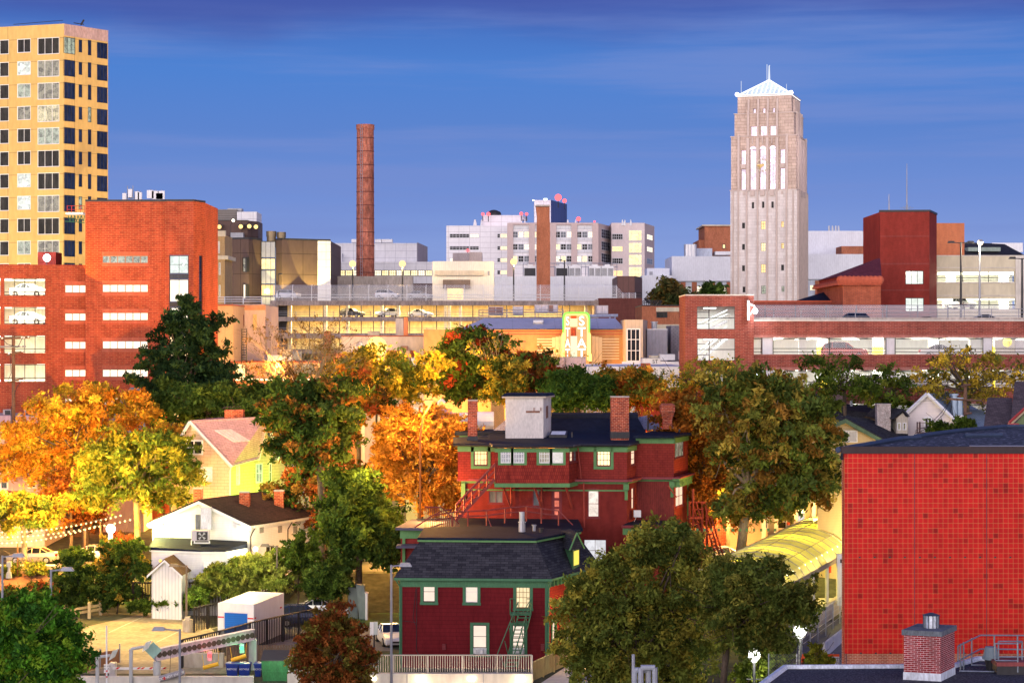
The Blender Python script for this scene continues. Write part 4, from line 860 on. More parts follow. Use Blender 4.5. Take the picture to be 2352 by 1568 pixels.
m=MB();m.tube(Z3(1798,1215,262),Z3(1798,1150,262),.38,n=10);m.tube(Z3(1798,1156,262),Z3(1798,1148,262),.5,n=10);tag(m.build('flue_pipe',STEEL),'short round steel flue on the zinc block roof','flue')
t=bldg('banded_office','red brick office with cream horizontal bands and dark windows','building',Z3,1708,2045,290);d=290
block(t,'wall',Z3,1700,1024,2060,1500,d,15,BR_OR,2);block(t,'cream_band',Z3,1812,1037,2060,1070,d-.1,.1,CREAM,None);block(t,'cream_band',Z3,1812,1170,2060,1205,d-.1,.1,CREAM,None);block(t,'parapet',Z3,1698,1018,2060,1026,d-.15,15,DARK,None)
f=ft(Z3,1700,2060,d)
for (a,b,y0,y1) in ((1814,1900,1072,1118),(1990,2042,1072,1118)): f.win(t,f.rect(Z3,a,y0,b,y1),DG,DARK,3,1,.08,.03)
block(t,'lit_door',Z3,1900,1340,1926,1410,d-.1,.1,glow('door_orange',(1,.45,.1),.9),None)
t=bldg('cinder_block_shed','grey cinder block box against the banded office','building',Z3,1927,2017,262);block(t,'wall',Z3,1927,1180,2017,1480,262,8,bricky('cinder_grey',(.33,.31,.33),(.30,.28,.30),(.22,.2,.22),.5,.25,.03),2);block(t,'brick_side',Z3,2017,1210,2045,1480,262.5,8,BR_OR,2)
t=bldg('dark_steps','black steel roof stair and railing above the banded office','stair',Z3,1708,1860,300);m=MB()
for k in range(11): m.tube(Z3(1708+k*14,1020,299),Z3(1708+k*14,985,299),.06)
for y in (985,1000): m.tube(Z3(1708,y,299),Z3(1860,y,299),.07)
m.tube(Z3(1720,965,299),Z3(1760,1005,299),.2);m.build('railing',DARK,t)
t=bldg('white_roofed_shop','low building with bright white membrane roof below the neon sign','building',Z3,1260,2045,225);d=222
block(t,'wall',Z3,1250,1500,2045,1700,d,24,WHITE,2)
block(t,'parapet',Z3,1250,1480,2045,1505,d+22,.6,WHITE)
block(t,'parapet',Z3,1545,1462,1990,1480,d+23,.5,WHITE,None)
for i,(x0,x1,y0,y1,mt,lb,dd) in enumerate(((1018,1260,1430,1530,plain('unit_pink',(.55,.42,.42),.7),'large pinkish rooftop unit at the foot of the neon sign',226),(1705,1845,1437,1480,WHITE,'white rooftop box painted with the letters ST',222),(1845,1960,1405,1450,WHITE,'white rooftop unit behind the lettered box',232),(2003,2045,1385,1445,plain('panel_light',(.5,.5,.5)),'pale blue-grey rooftop box beside brick garage',228),(1770,1830,1415,1437,CREAM,'small cream rooftop box left of the white unit',234))):
 o=tag(block(None,'rooftop_unit',Z3,x0,y0,x1,y1,dd,3,mt,None if i != 0 else 8),lb,'rooftop unit');block(o,'trim',Z3,x0-2,y0-4,x1+2,y0,dd-.06,3.1,GREY,None)
 if i == 1: text(o,'painted_letters','ST',Z3(1805,1462,dd-.05),.6,DARK)
 if i == 0: block(o,'red_plate',Z3,1022,1432,1050,1440,dd-.08,.05,plain('red_paint',(.5,.03,.03)),None);block(o,'door_seam',Z3,1096,1432,1099,1500,dd-.05,.04,DARK,None)
tag(block(None,'brick_chimney',Z3,1700,1475,1768,1560,215,2,BR_CHIM,6),'squat dark brick chimney below the lettered rooftop box','chimney')
o=thing('brick_chimney','dark brick chimney with white vent pipe left of the theatre stripes','chimney',Z3(570,1400,240));block(o,'stack',Z3,516,1268,622,1500,240,2.5,bricky('brick_soot',(.16,.07,.06),(.09,.04,.04),(.4,.35,.3),.3,.1,.02),4);block(o,'cap',Z3,514,1260,624,1270,239.9,2.7,DARK);m=MB();m.tube(Z3(583,1262,241),Z3(583,1235,241),.2);m.build('vent_pipe',WHITE,o)

d=192;t=bldg('brick_parking_deck','wide red brick parking deck with white-lit open floors, right side','parking garage',Z5,222,2400,d)
ga=ft(Z5,222,653,d-.6);gb=ft(Z5,612,2500,d)
zt=Z5.z(444,d-.6)
og=[ga.rect(Z5,295,512,533,655),ga.rect(Z5,297,712,534,852),ga.rect(Z5,299,915,535,1030)]
m=MB();ga.wall(m,0,ga.L,1.5,zt,og,.3);m.poly(ga.p(ga.L,1.5),ga.p(ga.L,1.5,-7),ga.p(ga.L,zt,-7),ga.p(ga.L,zt));m.poly(ga.p(0,1.5,-7),ga.p(0,1.5),ga.p(0,zt),ga.p(0,zt,-7));m.poly(ga.p(0,zt),ga.p(ga.L,zt),ga.p(ga.L,zt,-7),ga.p(0,zt,-7));m.poly(ga.p(0,1.5,-7),ga.p(0,zt,-7),ga.p(ga.L,zt,-7),ga.p(ga.L,1.5,-7))
u1=gb.u(Z5,655);X=lambda x: gb.u(Z5,x)
cols=[(705,775),(1485,1543),(2095,2155)]
bays=[(612,705),(775,1485),(1543,2095),(2155,2500)]
flo=[(708,812),(912,1022),(1124,1190)]
ob=[(X(a),X(b),Z5.z(y1,d),Z5.z(y0,d)) for (y0,y1) in flo for a,b in ((612,2499),)]
gb.wall(m,0,gb.L,1.5,Z5.z(600,d),ob,.35);m.build('wall',BR_GAR,t)
m=MB()
for (y0,y1) in flo:
 z1=Z5.z(y0,d);gb.box(m,0,gb.L,z1,z1+.26,-.3,.03);gb.box(m,0,gb.L,Z5.z(y1,d)-.09,Z5.z(y1,d),-.4,.1)
m.build('lintel',bricky('brick_soldier_deck',(.4,.10,.07),(.30,.07,.05),(.45,.3,.25),.08,.3,.014,offset=0),t)
m=MB();gb.box(m,0,gb.L,Z5.z(604,d),Z5.z(597,d),-.5,.08);ga.box(m,-.03,ga.L+.03,zt,Z5.z(437,d),-7,.06);m.build('coping',CONC_L,t)
m=MB()
for (y0,y1) in flo:
 for a,b in cols: gb.box(m,X(a),X(b),Z5.z(y1,d),Z5.z(y0,d),-1.2,-.12)
m.build('column',plain('column_grey',(.62,.60,.60),.8,.08),t)
m=MB();xa,xb=gb.p(0,0).x+.5,gb.p(gb.L,0).x
for (y0,y1) in flo: m.box(xa,xb,d+.35,d+22,Z5.z(y1,d)-.75,Z5.z(y1,d)-.5);m.box(xa,xb,d+.36,d+22,Z5.z(y0,d)+.27,Z5.z(y0,d)+.5)
m.box(xa,xb,d+22,d+22.3,1.5,Z5.z(640,d))
R2=random.Random(3)
for (y0,y1) in flo:
 for k in range(9): x=xa+2+k*5.6;m.box(x,x+.9,d+8,d+8.9,Z5.z(y1,d)-.5,Z5.z(y0,d)+.27)
 for k in range(6): x=xa+5+k*8.4;m.box(x,x+.7,d+3.5,d+4.2,Z5.z(y1,d)-.5,Z5.z(y0,d)+.27)
 for k in range(13): m.box(xa+k*3.6,xa+k*3.6+.4,d+.4,d+22,Z5.z(y0,d)-.15,Z5.z(y0,d)+.27)
m.build('deck_slab',plain('deck_white',(.80,.80,.76),.7,.08),t)
m=MB()
for (y0,y1) in flo[:2]:
 for k in range(9): x=xa+2+k*5.6;m.box(x-.02,x+.92,d+7.98,d+8.92,Z5.z(y1,d)-.5,Z5.z(y1,d)+.75)
m.build('yellow_band',plain('safety_yellow',(.75,.6,.03),.6),t)
m=MB()
for (y0,y1) in flo:
 for a,b in bays:
  w=X(b)-X(a);n=max(1,round(w/5.6));z0,z1=Z5.z(y1,d),Z5.z(y0,d)
  for k in range(n+1): u=X(a)+w*k/n;gb.box(m,u-.035,u+.035,z0,z1,-.14,-.06)
  for q in (z0+.22,z0+.55,z1-.1): gb.box(m,X(a),X(b),q-.03,q+.03,-.16,-.1)
for r in og:
 w=r[1]-r[0]
 for q in (.0,.32,1): u=r[0]+w*q;ga.box(m,u-.04,u+.04,r[2],r[3],-.14,-.04)
 for q in (.0,.5,1): z0=r[2]+(r[3]-r[2])*q;ga.box(m,r[0],r[1],z0-.04,z0+.04,-.13,-.05)
 for q in (.25,.75): z0=r[2]+(r[3]-r[2])*q;ga.box(m,r[0],r[0]+w*.32,z0-.03,z0+.03,-.13,-.05)
m.build('safety_frame',DARK,t)
m=MB();
for (y0,y1) in flo:
 for a,b in bays: gb.quad(m,X(a)+.1,X(b)-.1,Z5.z(y1,d),Z5.z(y1,d)+3.9*.5,-.2)
m.build('wire_mesh',WIRE,t)
m=MB();m.box(ga.p(0,0).x+.3,ga.p(ga.L,0).x-.3,d+5.2,d+5.4,1.5,zt-.4)
m.build('stair_back_wall',plain('deck_white',(.8,.8,.76)),t)
m=MB()
for i,r in enumerate(og):
 a=ga.p(r[0]+.3,r[2]-.5,-3) if i % 2 == 0 else ga.p(r[0]+.3,r[2]-.2,-3);b=ga.p(r[1]-.4,r[3]-1.3 if i != 1 else r[3]+.2,-3)
 v=b-a
 for k in range(12): q=a+v*k/12;m.box(q.x,q.x+v.x/12,q.y,q.y+1.2,q.z-.12,q.z+.12)
 for k in (0,1): m.tube(a+Vector((0,0,1.0-.4*k)),b+Vector((0,0,1.0-.4*k)),.04,n=4)
m.build('stair_flight',STEEL,t)
m=MB()
for (y0,y1) in flo:
 for k in range(12): x=xa+1.5+k*4.2;m.box(x,x+1.3,d+5+(k % 2)*6,d+5.35+(k % 2)*6,Z5.z(y0,d)-.22,Z5.z(y0,d)-.12)
for r in og: m.box(ga.p(r[0],0).x+1,ga.p(r[0],0).x+2.2,d+3,d+3.3,r[3]-.15,r[3]-.05)
m.build('ceiling_light',glow('ceil_white',(1,.97,.85),5),t)
for (y0,y1) in flo: area(((xa+xb)/2,d+9,Z5.z(y0,d)+.1),(0,0,0),xb-xa-4,8,(1,.97,.86),11000)
for r in og: area((ga.p((r[0]+r[1])/2,0).x,d+1.8,r[3]-.05),(0,0,0),4,2.5,(.95,1,.95),330)
ny=MB();q=Z5(2248,765,d+6);ny.ball(q+Vector((0,0,.45)),.45,10,6);ny.build('level_sign',plain('safety_yellow',(.75,.6,.03)),t);text(t,'level_number','4',(q.x,q.y-.5,q.z+.45),.5,DARK)
zr=Z5.z(640,d);m=MB();m.box(xa,xb,d+.5,d+40,zr-.3,zr+.9);m.build('roof_deck',CONC,t);zr += .9
railing('roof_railing','low steel pipe railing on the brick parking deck parapet','railing',[gb.p(0,Z5.z(598,d),-.6),gb.p(gb.L,Z5.z(594,d),-.6)],1.05,2.6,GREY,3,.03)
rf=thing('roof_fence','chain link fence with steel posts across the parking deck roof','fence',Z5(1300,590,d+2));m=MB();f_=gb;f_.quad(m,0,gb.L,zr,Z5.z(490,d),-12);m.build('chain_link',WIRE,rf)
m=MB()
for x in (650,823,1026,1231,1433,1636,1842,2044,2254): p=gb.p(X(x),0,-12);m.tube((p.x,p.y,zr),(p.x,p.y,Z5.z(488,d)),.07)
m.tube(gb.p(0,Z5.z(490,d),-12),gb.p(gb.L,Z5.z(490,d),-12),.03,n=4);m.build('post',GREY,rf)
for i,(x,y,k,pmn,lb,rz) in enumerate(((1318,565,'suv',PBL,'blue car on the parking deck roof seen from the front',20),(1762,575,'sedan',PB,'dark low car on the deck roof right of the blue one',80),(2130,558,'sedan',PS,'grey sedan on the deck roof, rightmost of the three',85))):
 p=Z5(x,y,d+9);car(p.x,p.y,p.z-1.5,rz,k,pmn,lb,'cars on the brick parking deck roof')
car(Z5.x(1228,d+3),d+3.2,Z5.z(812,d)-.5+.0,78,'suv',PR,'bright orange-red car behind the wire of the upper lit floor','cars inside the brick parking deck')
for x,y,lb,pm in ((1850,812,'pale car partly hidden on the upper lit floor, right bay',PW),(1430,1022,'olive car on the lower lit floor, middle bay',PT),(1740,1022,'tan car on the lower lit floor behind yellow tree',PT)): car(Z5.x(x,d+3),d+3.6,Z5.z(y,d)-.5,80,'suv' if y > 900 else 'sedan',pm,lb,'cars inside the brick parking deck')
p=Z5(660,540,d-1);o=thing('corner_flood_lamp','starry cold white floodlight on bracket at deck stair tower corner','floodlight',p);m=MB();m.box(Z5.x(612,d-1),Z5.x(626,d-1),d-1.1,d-.7,Z5.z(600,d),Z5.z(476,d));m.tube(Z5(626,495,d-1),Z5(660,510,d-1),.08);m.tube(Z5(626,560,d-1),p,.06);m.build('bracket',WHITE,o);MB().ball(p,.28).build('lens',glow('cool_lens',(.8,.9,1),8),o,True);point(p+Vector((0,-.6,0)),COOLW,250)
p=Z5(660,948,d-1);o=tag(MB().ball(p,.28).build('wall_lamp',glow('cool_lens',(.8,.9,1),8),None,True),'cold white wall lamp behind the leaves near deck stair tower','lamp');m=MB();m.tube(p,p+Vector((0,.9,.1)),.05);m.build('arm',GREY,o)
d=248;t=bldg('brick_stair_tower','tall dark red brick stair tower with two stacked square windows','tower',P,2021,2149,d)
a=F.px(Z5,1447,d,1757,d-.5);b=F.px(Z5,1757,d-.5,1803,d+6);zt=P.z(487,d);m=MB();ot=[a.rect(Z5,1607,288,1720,372),a.rect(Z5,1607,458,1722,543)]
a.wall(m,0,a.L,3,zt,ot,.3);b.wall(m,0,b.L,3,zt);c_=Vector((a.a.x,d+12));e_=Vector((b.b.x,d+12));m.poly((a.a.x,a.a.y,zt-.1),(a.b.x,a.b.y,zt-.1),(b.b.x,b.b.y,zt-.1),(e_.x,e_.y,zt-.1),(c_.x,c_.y,zt-.1));m.poly((c_.x,c_.y,3),(a.a.x,a.a.y,3),(a.a.x,a.a.y,zt),(c_.x,c_.y,zt));m.poly((b.b.x,b.b.y,3),(e_.x,e_.y,3),(e_.x,e_.y,zt),(b.b.x,b.b.y,zt));m.build('wall',BR_DEEP,t)
m=MB();a.box(m,-.1,a.L+.1,zt,zt+.25,-.5,.1);b.box(m,0,b.L,zt,zt+.25,-.5,.1)
m.build('coping',DARK,t);m=MB()
for y in (66,240,405): a.box(m,0,a.L,Z5.z(y+9,d),Z5.z(y,d),-.05,.04)
m.build('soldier_course',bricky('brick_soldier_deep',(.30,.05,.04),(.24,.04,.03),(.2,.06,.05),.09,.3,.02,offset=0),t)
for r in ot:
 a.win(t,r,lit('lit_stair',(.85,.95,.85),1.1,.45,.5),DARK,3,1,.06,-.2,mw=.05,sill=1)
m=MB()
for x,y0,y1 in ((2083,486,376),(2042,486,446)): m.tube(P(x,y0,d+4),P(x,y1,d+4),.09,.03)
for k in range(6): m.tube(P(2083,480,d+4),P(2083+(k-2.5)*6,470+abs(k-2.5)*3,d+4),.03)
tag(m.build('roof_aerial',GREY),'two thin whip aerials on the tall brick stair tower','antenna')
d=256;t=bldg('cream_garage','cream concrete parking garage with bright open bands, upper right','parking garage',Z5,1803,2400,d)
f=ft(Z5,1790,2500,d);of=[f.rect(Z5,1806,294,2292,357),f.rect(Z5,1806,462,2297,527)]
m=MB();f.wall(m,0,f.L,3,Z5.z(190,d),of,.4);m.build('wall',plain('cream_concrete',(.60,.54,.38),.85,.1,.3),t)
m=MB()
for r in of: m.box(f.p(0,0).x,f.p(f.L,0).x,d+.4,d+18,r[2]-.4,r[2]-.05);m.box(f.p(0,0).x,f.p(f.L,0).x,d+.4,d+18,r[3]+.05,r[3]+.4)
m.box(f.p(0,0).x,f.p(f.L,0).x,d+18,d+18.3,3,Z5.z(200,d));
for k in range(5): m.box(f.p(3+k*7,0).x,f.p(4+k*7,0).x,d+6,d+7,3,Z5.z(200,d))
m.build('deck_slab',plain('deck_white',(.8,.8,.76)),t)
m=MB()
for y in (190,265,360,440,530): f.box(m,0,f.L,Z5.z(y+6,d),Z5.z(y,d),-.3,.1)
for a_ in (2297,): f.box(m,f.u(Z5,a_),f.L,3,Z5.z(196,d),-.2,.14)
m.build('ledge',CONC_L,t)
m=MB()
for r in of:
 for k in range(4): u=r[0]+(r[1]-r[0])*k/3;f.box(m,u-.05,u+.05,r[2],r[3],-.2,-.1)
 for q in (.15,.4): f.box(m,r[0],r[1],r[2]+(r[3]-r[2])*q-.04,r[2]+(r[3]-r[2])*q+.04,-.2,-.1)
m.build('safety_frame',DARK,t)
m=MB()
for r in of:
 for k in range(4): m.box(f.p(2+k*7.4,0).x,f.p(3+k*7.4,0).x,d+3,d+3.5,r[3]-.1,r[3]+.0)
m.build('ceiling_light',glow('ceil_white',(1,.97,.85),5),t)
for r in of: area(((f.a.x+f.b.x)/2,d+8,r[3]-.1),(0,0,0),f.L-2,8,(1,.95,.7),9000)
car(Z5.x(1945,d+4),d+4,of[1][2]-.05,35,'suv',PW,'white car on the lower bright floor of the cream garage','cars in the cream garage')
tag(block(None,'brick_block',Z5,1800,-12,1977,190,275,8,bricky('brick_salmon',(.55,.17,.06),(.48,.13,.05),(.4,.2,.12),.24,.08,.012,var=.12),3),'orange brick block rising behind the dark brick stair tower','building')
t=bldg('dark_hip_roof','dark hipped roof with low dormer beyond the cream garage','building',Z5,1980,2352,300);m=MB();d=300;a_,b_,c_,e_=Z5(1975,187,d),Z5(2352,187,d),Z5(2230,120,d+8),Z5(1978,108,d+8);m.slab([a_,b_,c_,e_],.3);m.box(a_.x,b_.x,d+8,d+9,4,Z5.z(185,d));m.build('roof',SH_DARK,t);block(t,'dormer',Z5,2000,140,2205,165,d+1,3,plain('sage',(.25,.32,.28),.7),None);block(t,'white_penthouse',Z5,2150,112,2345,170,d+16,5,WMETAL,None)
for (x,y,lt,lb) in ((1955,108,0,'tall dark pole with twin flat unlit heads on the deck roof'),(2073,100,1,'tall pole with blazing white head on the deck roof'),(2340,208,0,'twin-headed unlit pole at the right edge of deck roof')):
 p=Z5(x,y,d-100 if 0 else 214);lamp_post('roof_lamp',lb,(p.x,p.y,zr),p.z-zr,[180,0] if not lt else [-90],WARMW if lt else None,GREY if lt else DARK,1.0 if not lt else .25,.12,2500 if lt else 0,'lamps on the brick deck roof',lens=.33)
d=232;t=bldg('ornate_brick_hall','ornate brick hall with red hipped roof and terracotta cornice','building',Z5,1205,1450,d)
block(t,'wall',Z5,1213,372,1452,640,d,20,bricky('brick_ornate',(.42,.12,.06),(.33,.08,.04),(.25,.08,.05),.5,.16,.03,var=.25),3)
block(t,'cornice',Z5,1183,362,1455,376,d-.6,20,plain('terracotta',(.45,.10,.05),.8),None);block(t,'cornice',Z5,1190,346,1455,364,d-.3,20,plain('terracotta_dark',(.28,.06,.04),.8,.4,2),None);block(t,'attic_wall',Z5,1213,322,1452,348,d,18,BR_DEEP,None)
m=MB();e=[Z5(1205,320,d-.5),Z5(1470,320,d-.5)];m.hexa([(e[0].x,d-.5,e[0].z),(Z5.x(1452,d),d-.5,e[0].z),(Z5.x(1452,d),d+18,e[0].z),(e[0].x,d+18,e[0].z)],[(Z5.x(1440,d+8),d+8,Z5.z(208,d+8)),(Z5.x(1447,d+8),d+8,Z5.z(208,d+8)),(Z5.x(1447,d+8),d+9,Z5.z(208,d+8)),(Z5.x(1440,d+8),d+9,Z5.z(208,d+8))]);m.build('roof',bricky('roof_maroon',(.20,.05,.06),(.16,.04,.05),(.08,.02,.03),.3,.12,.02),t)
m=MB()
for k in range(10): m.ball(Z5(1200+k*27,346,d-.4),.55,6,4)
m.build('antefix',plain('terracotta',(.45,.10,.05)),t)
t=bldg('black_roofed_wing','low brick wing with sloping black roof beside bell tower base','building',Z5,653,1213,240);d=240
block(t,'wall',Z5,640,482,1213,640,d,14,bricky('brick_wing',(.30,.08,.06),(.24,.06,.05),(.2,.08,.06)),3);block(t,'coping',Z5,640,475,1215,484,d-.15,14.3,plain('terracotta',(.4,.1,.05)),None)
m=MB();m.slab([Z5(925,472,d+1),Z5(1207,472,d+1),Z5(1207,388,d+10),Z5(1180,395,d+10)],.3);m.build('roof',BLACKROOF,t)

d=86;t=thing('tile_building','big building clad in glossy red square tiles, right foreground','building',(26,95,-3))
xl,zt,zb=P.x(1940,d),P.z(1041,d),S7.z(1330,d)
TILE=bricky('red_tile',(.48,.013,.013),(.43,.013,.013),(.50,.22,.08),.2165,.2165,.0058,var=.12,scale=.5,rough=.45,offset=0,bias=-.25,spec=.08)
def tile_variation():
 nt=TILE.node_tree;bt=next(n for n in nt.nodes if n.type == 'TEX_BRICK');uv=next(n for n in nt.nodes if n.type == 'UVMAP')
 sn=nd(nt,'ShaderNodeVectorMath',operation='SNAP');sn.inputs[1].default_value=(.2165,.2165,.2165);nt.links.new(uv.outputs[0],sn.inputs[0])
 wn=nd(nt,'ShaderNodeTexWhiteNoise');nt.links.new(sn.outputs[0],wn.inputs['Vector']);cr=nd(nt,'ShaderNodeValToRGB');nt.links.new(wn.outputs['Value'],cr.inputs[0])
 e=cr.color_ramp.elements;e[0].position=0;e[0].color=(.27,.011,.012,1);e[1].position=.07;e[1].color=(.43,.013,.013,1);n=e.new(.03);n.color=(.31,.011,.012,1);n=e.new(.5);n.color=(.48,.014,.014,1);n=e.new(.96);n.color=(.53,.017,.015,1)
 cl=cr.color_ramp
 nt.links.new(cr.outputs[0],bt.inputs['Color1']);nt.links.new(cr.outputs[0],bt.inputs['Color2'])
tile_variation()
m=MB();m.box(xl,58,d,d+.4,zb,zt);m.build('tile_wall',TILE,t)
m=MB();m.box(xl+.03,58,d+.05,d+.4,-3,zb-.002)
poly=[(14.25,d+.35),(60,d+.35),(60,112),(27.2,109.7),(23.4,104.4),(20.0,98.2),(18.9,96.2)]
m.prism([(x+.05,y) for x,y in poly],-3,zt-.3);m.build('brick_base',bricky('brick_rust',(.40,.10,.05),(.30,.07,.04),(.5,.3,.2),.215,.0725,.012,var=.2),t)
m=MB();m.prism(poly,zt-.3,zt+.05);m.build('gravel_roof',None,t)
gm,nt,out=newmat('gravel');tc=nd(nt,'ShaderNodeTexCoord');vo=nd(nt,'ShaderNodeTexVoronoi');vo.inputs['Scale'].default_value=7;nt.links.new(tc.outputs['Object'],vo.inputs['Vector']);sp=nd(nt,'ShaderNodeSeparateColor');nt.links.new(vo.outputs['Color'],sp.inputs[0]);cr=nd(nt,'ShaderNodeValToRGB');nt.links.new(sp.outputs[0],cr.inputs[0]);e=cr.color_ramp.elements;e[0].color=(.02,.025,.035,1);e[1].color=(.45,.47,.5,1);e[1].position=1;n=e.new(.75);n.color=(.05,.055,.075,1);n=e.new(.93);n.color=(.14,.15,.18,1)
bsdf(nt,out,cr.outputs[0],.9);[o for o in t.children if o.name.startswith('gravel_roof')][0].data.materials.append(gm)
m=MB();m.box(xl-.16,58,d-.1,d+.12,zt,zt+.3);m.build('fascia',plain('bronze_fascia',(.05,.036,.036),.7,.1,1,0,.1),t)
m=MB();zc=zt+.15
for A,B in zip(poly[6:]+poly[:1],[poly[0]]): pass
edge=[(14.1,d+.1),(18.8,96.2),(19.9,97.2)];edge2=[(19.9,98.2),(23.4,104.4),(27.2,109.7),(60,112)]
for E in (edge,edge2):
 for A,B in zip(E,E[1:]): m.tube((A[0],A[1],zc),(B[0],B[1],zc),.13,n=6)
m.tube((22.5,99,zc),(24.5,99.6,zc),.12);m.build('edge_curb',plain('blue_curb',(.04,.06,.11),.7),t)
m=MB();p=S6(2210,738,88);m.box(p.x-1.3,p.x+1.5,88,88.8,zt+.06,zt+.2);o=m.build('roof_mat',CONC_L);tag(o,'pale flat walkway pads lying on gravel roof','pad')
m=MB();m.tube((xl+.06,d-.05,zb),(xl+.06,d-.05,-3),.02);m.box(S7.x(1700,d)-.012,S7.x(1700,d)+.012,d-.012,d-.002,zb,zt);m.box(S7.x(1122,d)-.014,S7.x(1122,d)+.014,d-.012,d-.002,zb,zt);m.build('expansion_joint',plain('joint',(.12,.05,.06),.8),t)
m=MB()
for k in range(12): q=S7(680+k*121,557,d);m.box(q.x-.04,q.x+.04,d-.02,d-.004,q.z-.03,q.z+.03)
for k in range(10): q=S7(690+k*119,1326,d);m.box(q.x-.04,q.x+.04,d-.02,d-.004,q.z-.03,q.z+.03)
m.build('weep_hole',DARK,t)
zr0=11.3;t=thing('near_roof_building','dark tar and gravel roof with white flashing in the bottom right corner','building',(25,50,-3));R_=[(P.x(1722,67.8),66.6),(P.x(1803,71.3),71.3),(60,71.6),(60,30),(6,30)]
m=MB();m.prism([(x,y) for x,y in R_],zr0-.4,zr0);m.build('roof',None,t)
rm,nt,out=newmat('tar_gravel');tc=nd(nt,'ShaderNodeTexCoord');vo=nd(nt,'ShaderNodeTexNoise');vo.inputs['Scale'].default_value=14;vo.inputs['Detail'].default_value=6;nt.links.new(tc.outputs['Object'],vo.inputs['Vector']);cr=nd(nt,'ShaderNodeValToRGB');nt.links.new(vo.outputs['Fac'],cr.inputs[0]);e=cr.color_ramp.elements;e[0].color=(.015,.018,.025,1);e[0].position=.42;e[1].color=(.12,.12,.14,1);e[1].position=.7
bsdf(nt,out,cr.outputs[0],.9);[o for o in t.children if o.name.startswith('roof')][0].data.materials.append(rm)
m=MB();m.prism([(x+.2,y-.2) for x,y in R_],-3,zr0-.42);m.build('wall',BR_DEEP,t)
m=MB()
for A,B in ((R_[0],R_[1]),(R_[1],(xl+.2,71.45)),((xl+.2,71.45),(S7.x(1035,71),71.5)),((S7.x(1450,71),71.5),(S7.x(1590,74),73.2)),((S7.x(1590,74),73.2),(60,73.2))): m.tube((A[0],A[1],zr0+.02),(B[0],B[1],zr0+.02),.13,n=6)
m.build('white_flashing',plain('flashing_white',(.62,.68,.74),.6,.3,2.),t)
m=MB();m.prism([(S7.x(1450,71),71.4),(60,71.4),(60,73.3),(S7.x(1590,74),73.3)],zr0-.4,zr0-.01);m.build('roof_extension',rm,t)
d=69;o=thing('roof_chimney','square red brick rooftop chimney with stone cap and metal cowl','chimney',S7(1180,1500,d));a=F.px(S7,1035,d,1330,d-.4);b=F.px(S7,1330,d-.4,1443,d+1.05);m=MB();z1=S7.z(1180,d);bk=Vector((a.a.x+b.b.x-b.a.x,a.a.y+b.b.y-b.a.y));cs4=[a.a,a.b,b.b,bk]
m.prism(cs4,zr0,z1);m.build('stack',bricky('brick_cherry',(.30,.025,.03),(.20,.02,.025),(.62,.50,.50),.215,.068,.0065,var=.25,scale=1.5),o)
cn=sum(cs4,Vector((0,0)))/4;m=MB();m.prism([cn+(q-cn)*1.09 for q in cs4],z1,z1+.18);m.build('cap',plain('cap_slate',(.13,.15,.17),.9,.35,3.),o)
m=MB();m.prism([cn+(q-cn)*1.03 for q in cs4],zr0-.01,zr0+.26);m.build('flashing',plain('flashing_white',(.6,.6,.7)),o)
q=S7(1255,1120,d+.5);m=MB();m.tube((q.x,q.y,z1+.18),(q.x,q.y,z1+.62),.27,n=12);c_=m.build('cowl',plain('cowl_steel',(.45,.5,.56),.35,.4,4.,.5),o);m=MB();m.tube((q.x,q.y,z1+.62),(q.x,q.y,z1+.70),.32,.06,12)
for k in range(12): an=k*math.pi/6;m.tube((q.x+.275*math.cos(an),q.y+.275*math.sin(an),z1+.18),(q.x+.275*math.cos(an),q.y+.275*math.sin(an),z1+.62),.015,n=4)
m.build('cowl_lid',plain('lid',(.05,.06,.08),.5),o)
o=thing('safety_rail','galvanised pipe safety rails around roof hatch, bottom right','railing',S7(1700,1490,70));m=MB()
def pl(pts,dd,r=.028): m.path([S7(x,y,q) for (x,y),q in zip(pts,dd)],r,6)
pl([(1650,1183),(2120,1185)],(72.4,72.4));pl([(1470,1270),(1650,1183)],(70.8,72.4));pl([(1650,1293),(2120,1298)],(72.4,72.4));pl([(1465,1392),(1650,1293)],(70.8,72.4))
for x,y0,y1,q in ((1470,1270,1392,70.8),(1490,1250,1465,70.8),(1515,1238,1470,71.1),(1580,1205,1425,71.8),(1762,1185,1372,72.4),(1948,1185,1365,72.4),(1768,1248,1385,70.5),(1795,1232,1420,70.5),(1950,1250,1480,70),(1985,1232,1425,70.5)): pl([(x,y0),(x,y1)],(q,q))
pl([(1768,1250),(1950,1250)],(70.2,70.2));pl([(1795,1232),(1985,1232)],(70.8,70.8));pl([(1768,1385),(1950,1388)],(70.2,70.2));pl([(1950,1250),(1985,1232)],(70,70.8));pl([(1795,1358),(2100,1358)],(70.8,70.8));pl([(1480,1470),(1760,1475)],(70.4,70.4));pl([(1580,1422),(1950,1425)],(71.4,71.4))
m.build('rail',plain('galv_blue',(.28,.33,.38),.4,.2,3.,.6),o)
o=thing('roof_vent','grey bucket-shaped roof exhaust vent inside the safety rails','vent',S7(1733,1490,71));p=S7(1733,1460,71);m=MB();m.tube(p,p+Vector((0,0,.38)),.16,.22,12);m.build('base',DARK,o);m=MB();m.tube(p+Vector((0,0,.38)),p+Vector((0,0,.48)),.30,.3,14);m.tube(p+Vector((0,0,.48)),p+Vector((0,0,.82)),.27,.2,14);m.build('hood',plain('vent_grey',(.18,.24,.27),.6),o)
o=thing('roof_hatch','rust-red roof hatch box among the safety rails','hatch',S7(1900,1470,70));m=MB();m.box(S7.x(1782,70),S7.x(2060,70),70,71.2,zr0,zr0+.3);m.build('curb',DARK,o);m=MB();m.box(S7.x(1778,70),S7.x(2060,70),69.95,71.25,zr0+.3,zr0+.44);m.build('lid',plain('hatch_red',(.22,.05,.05),.6,.2,2),o)

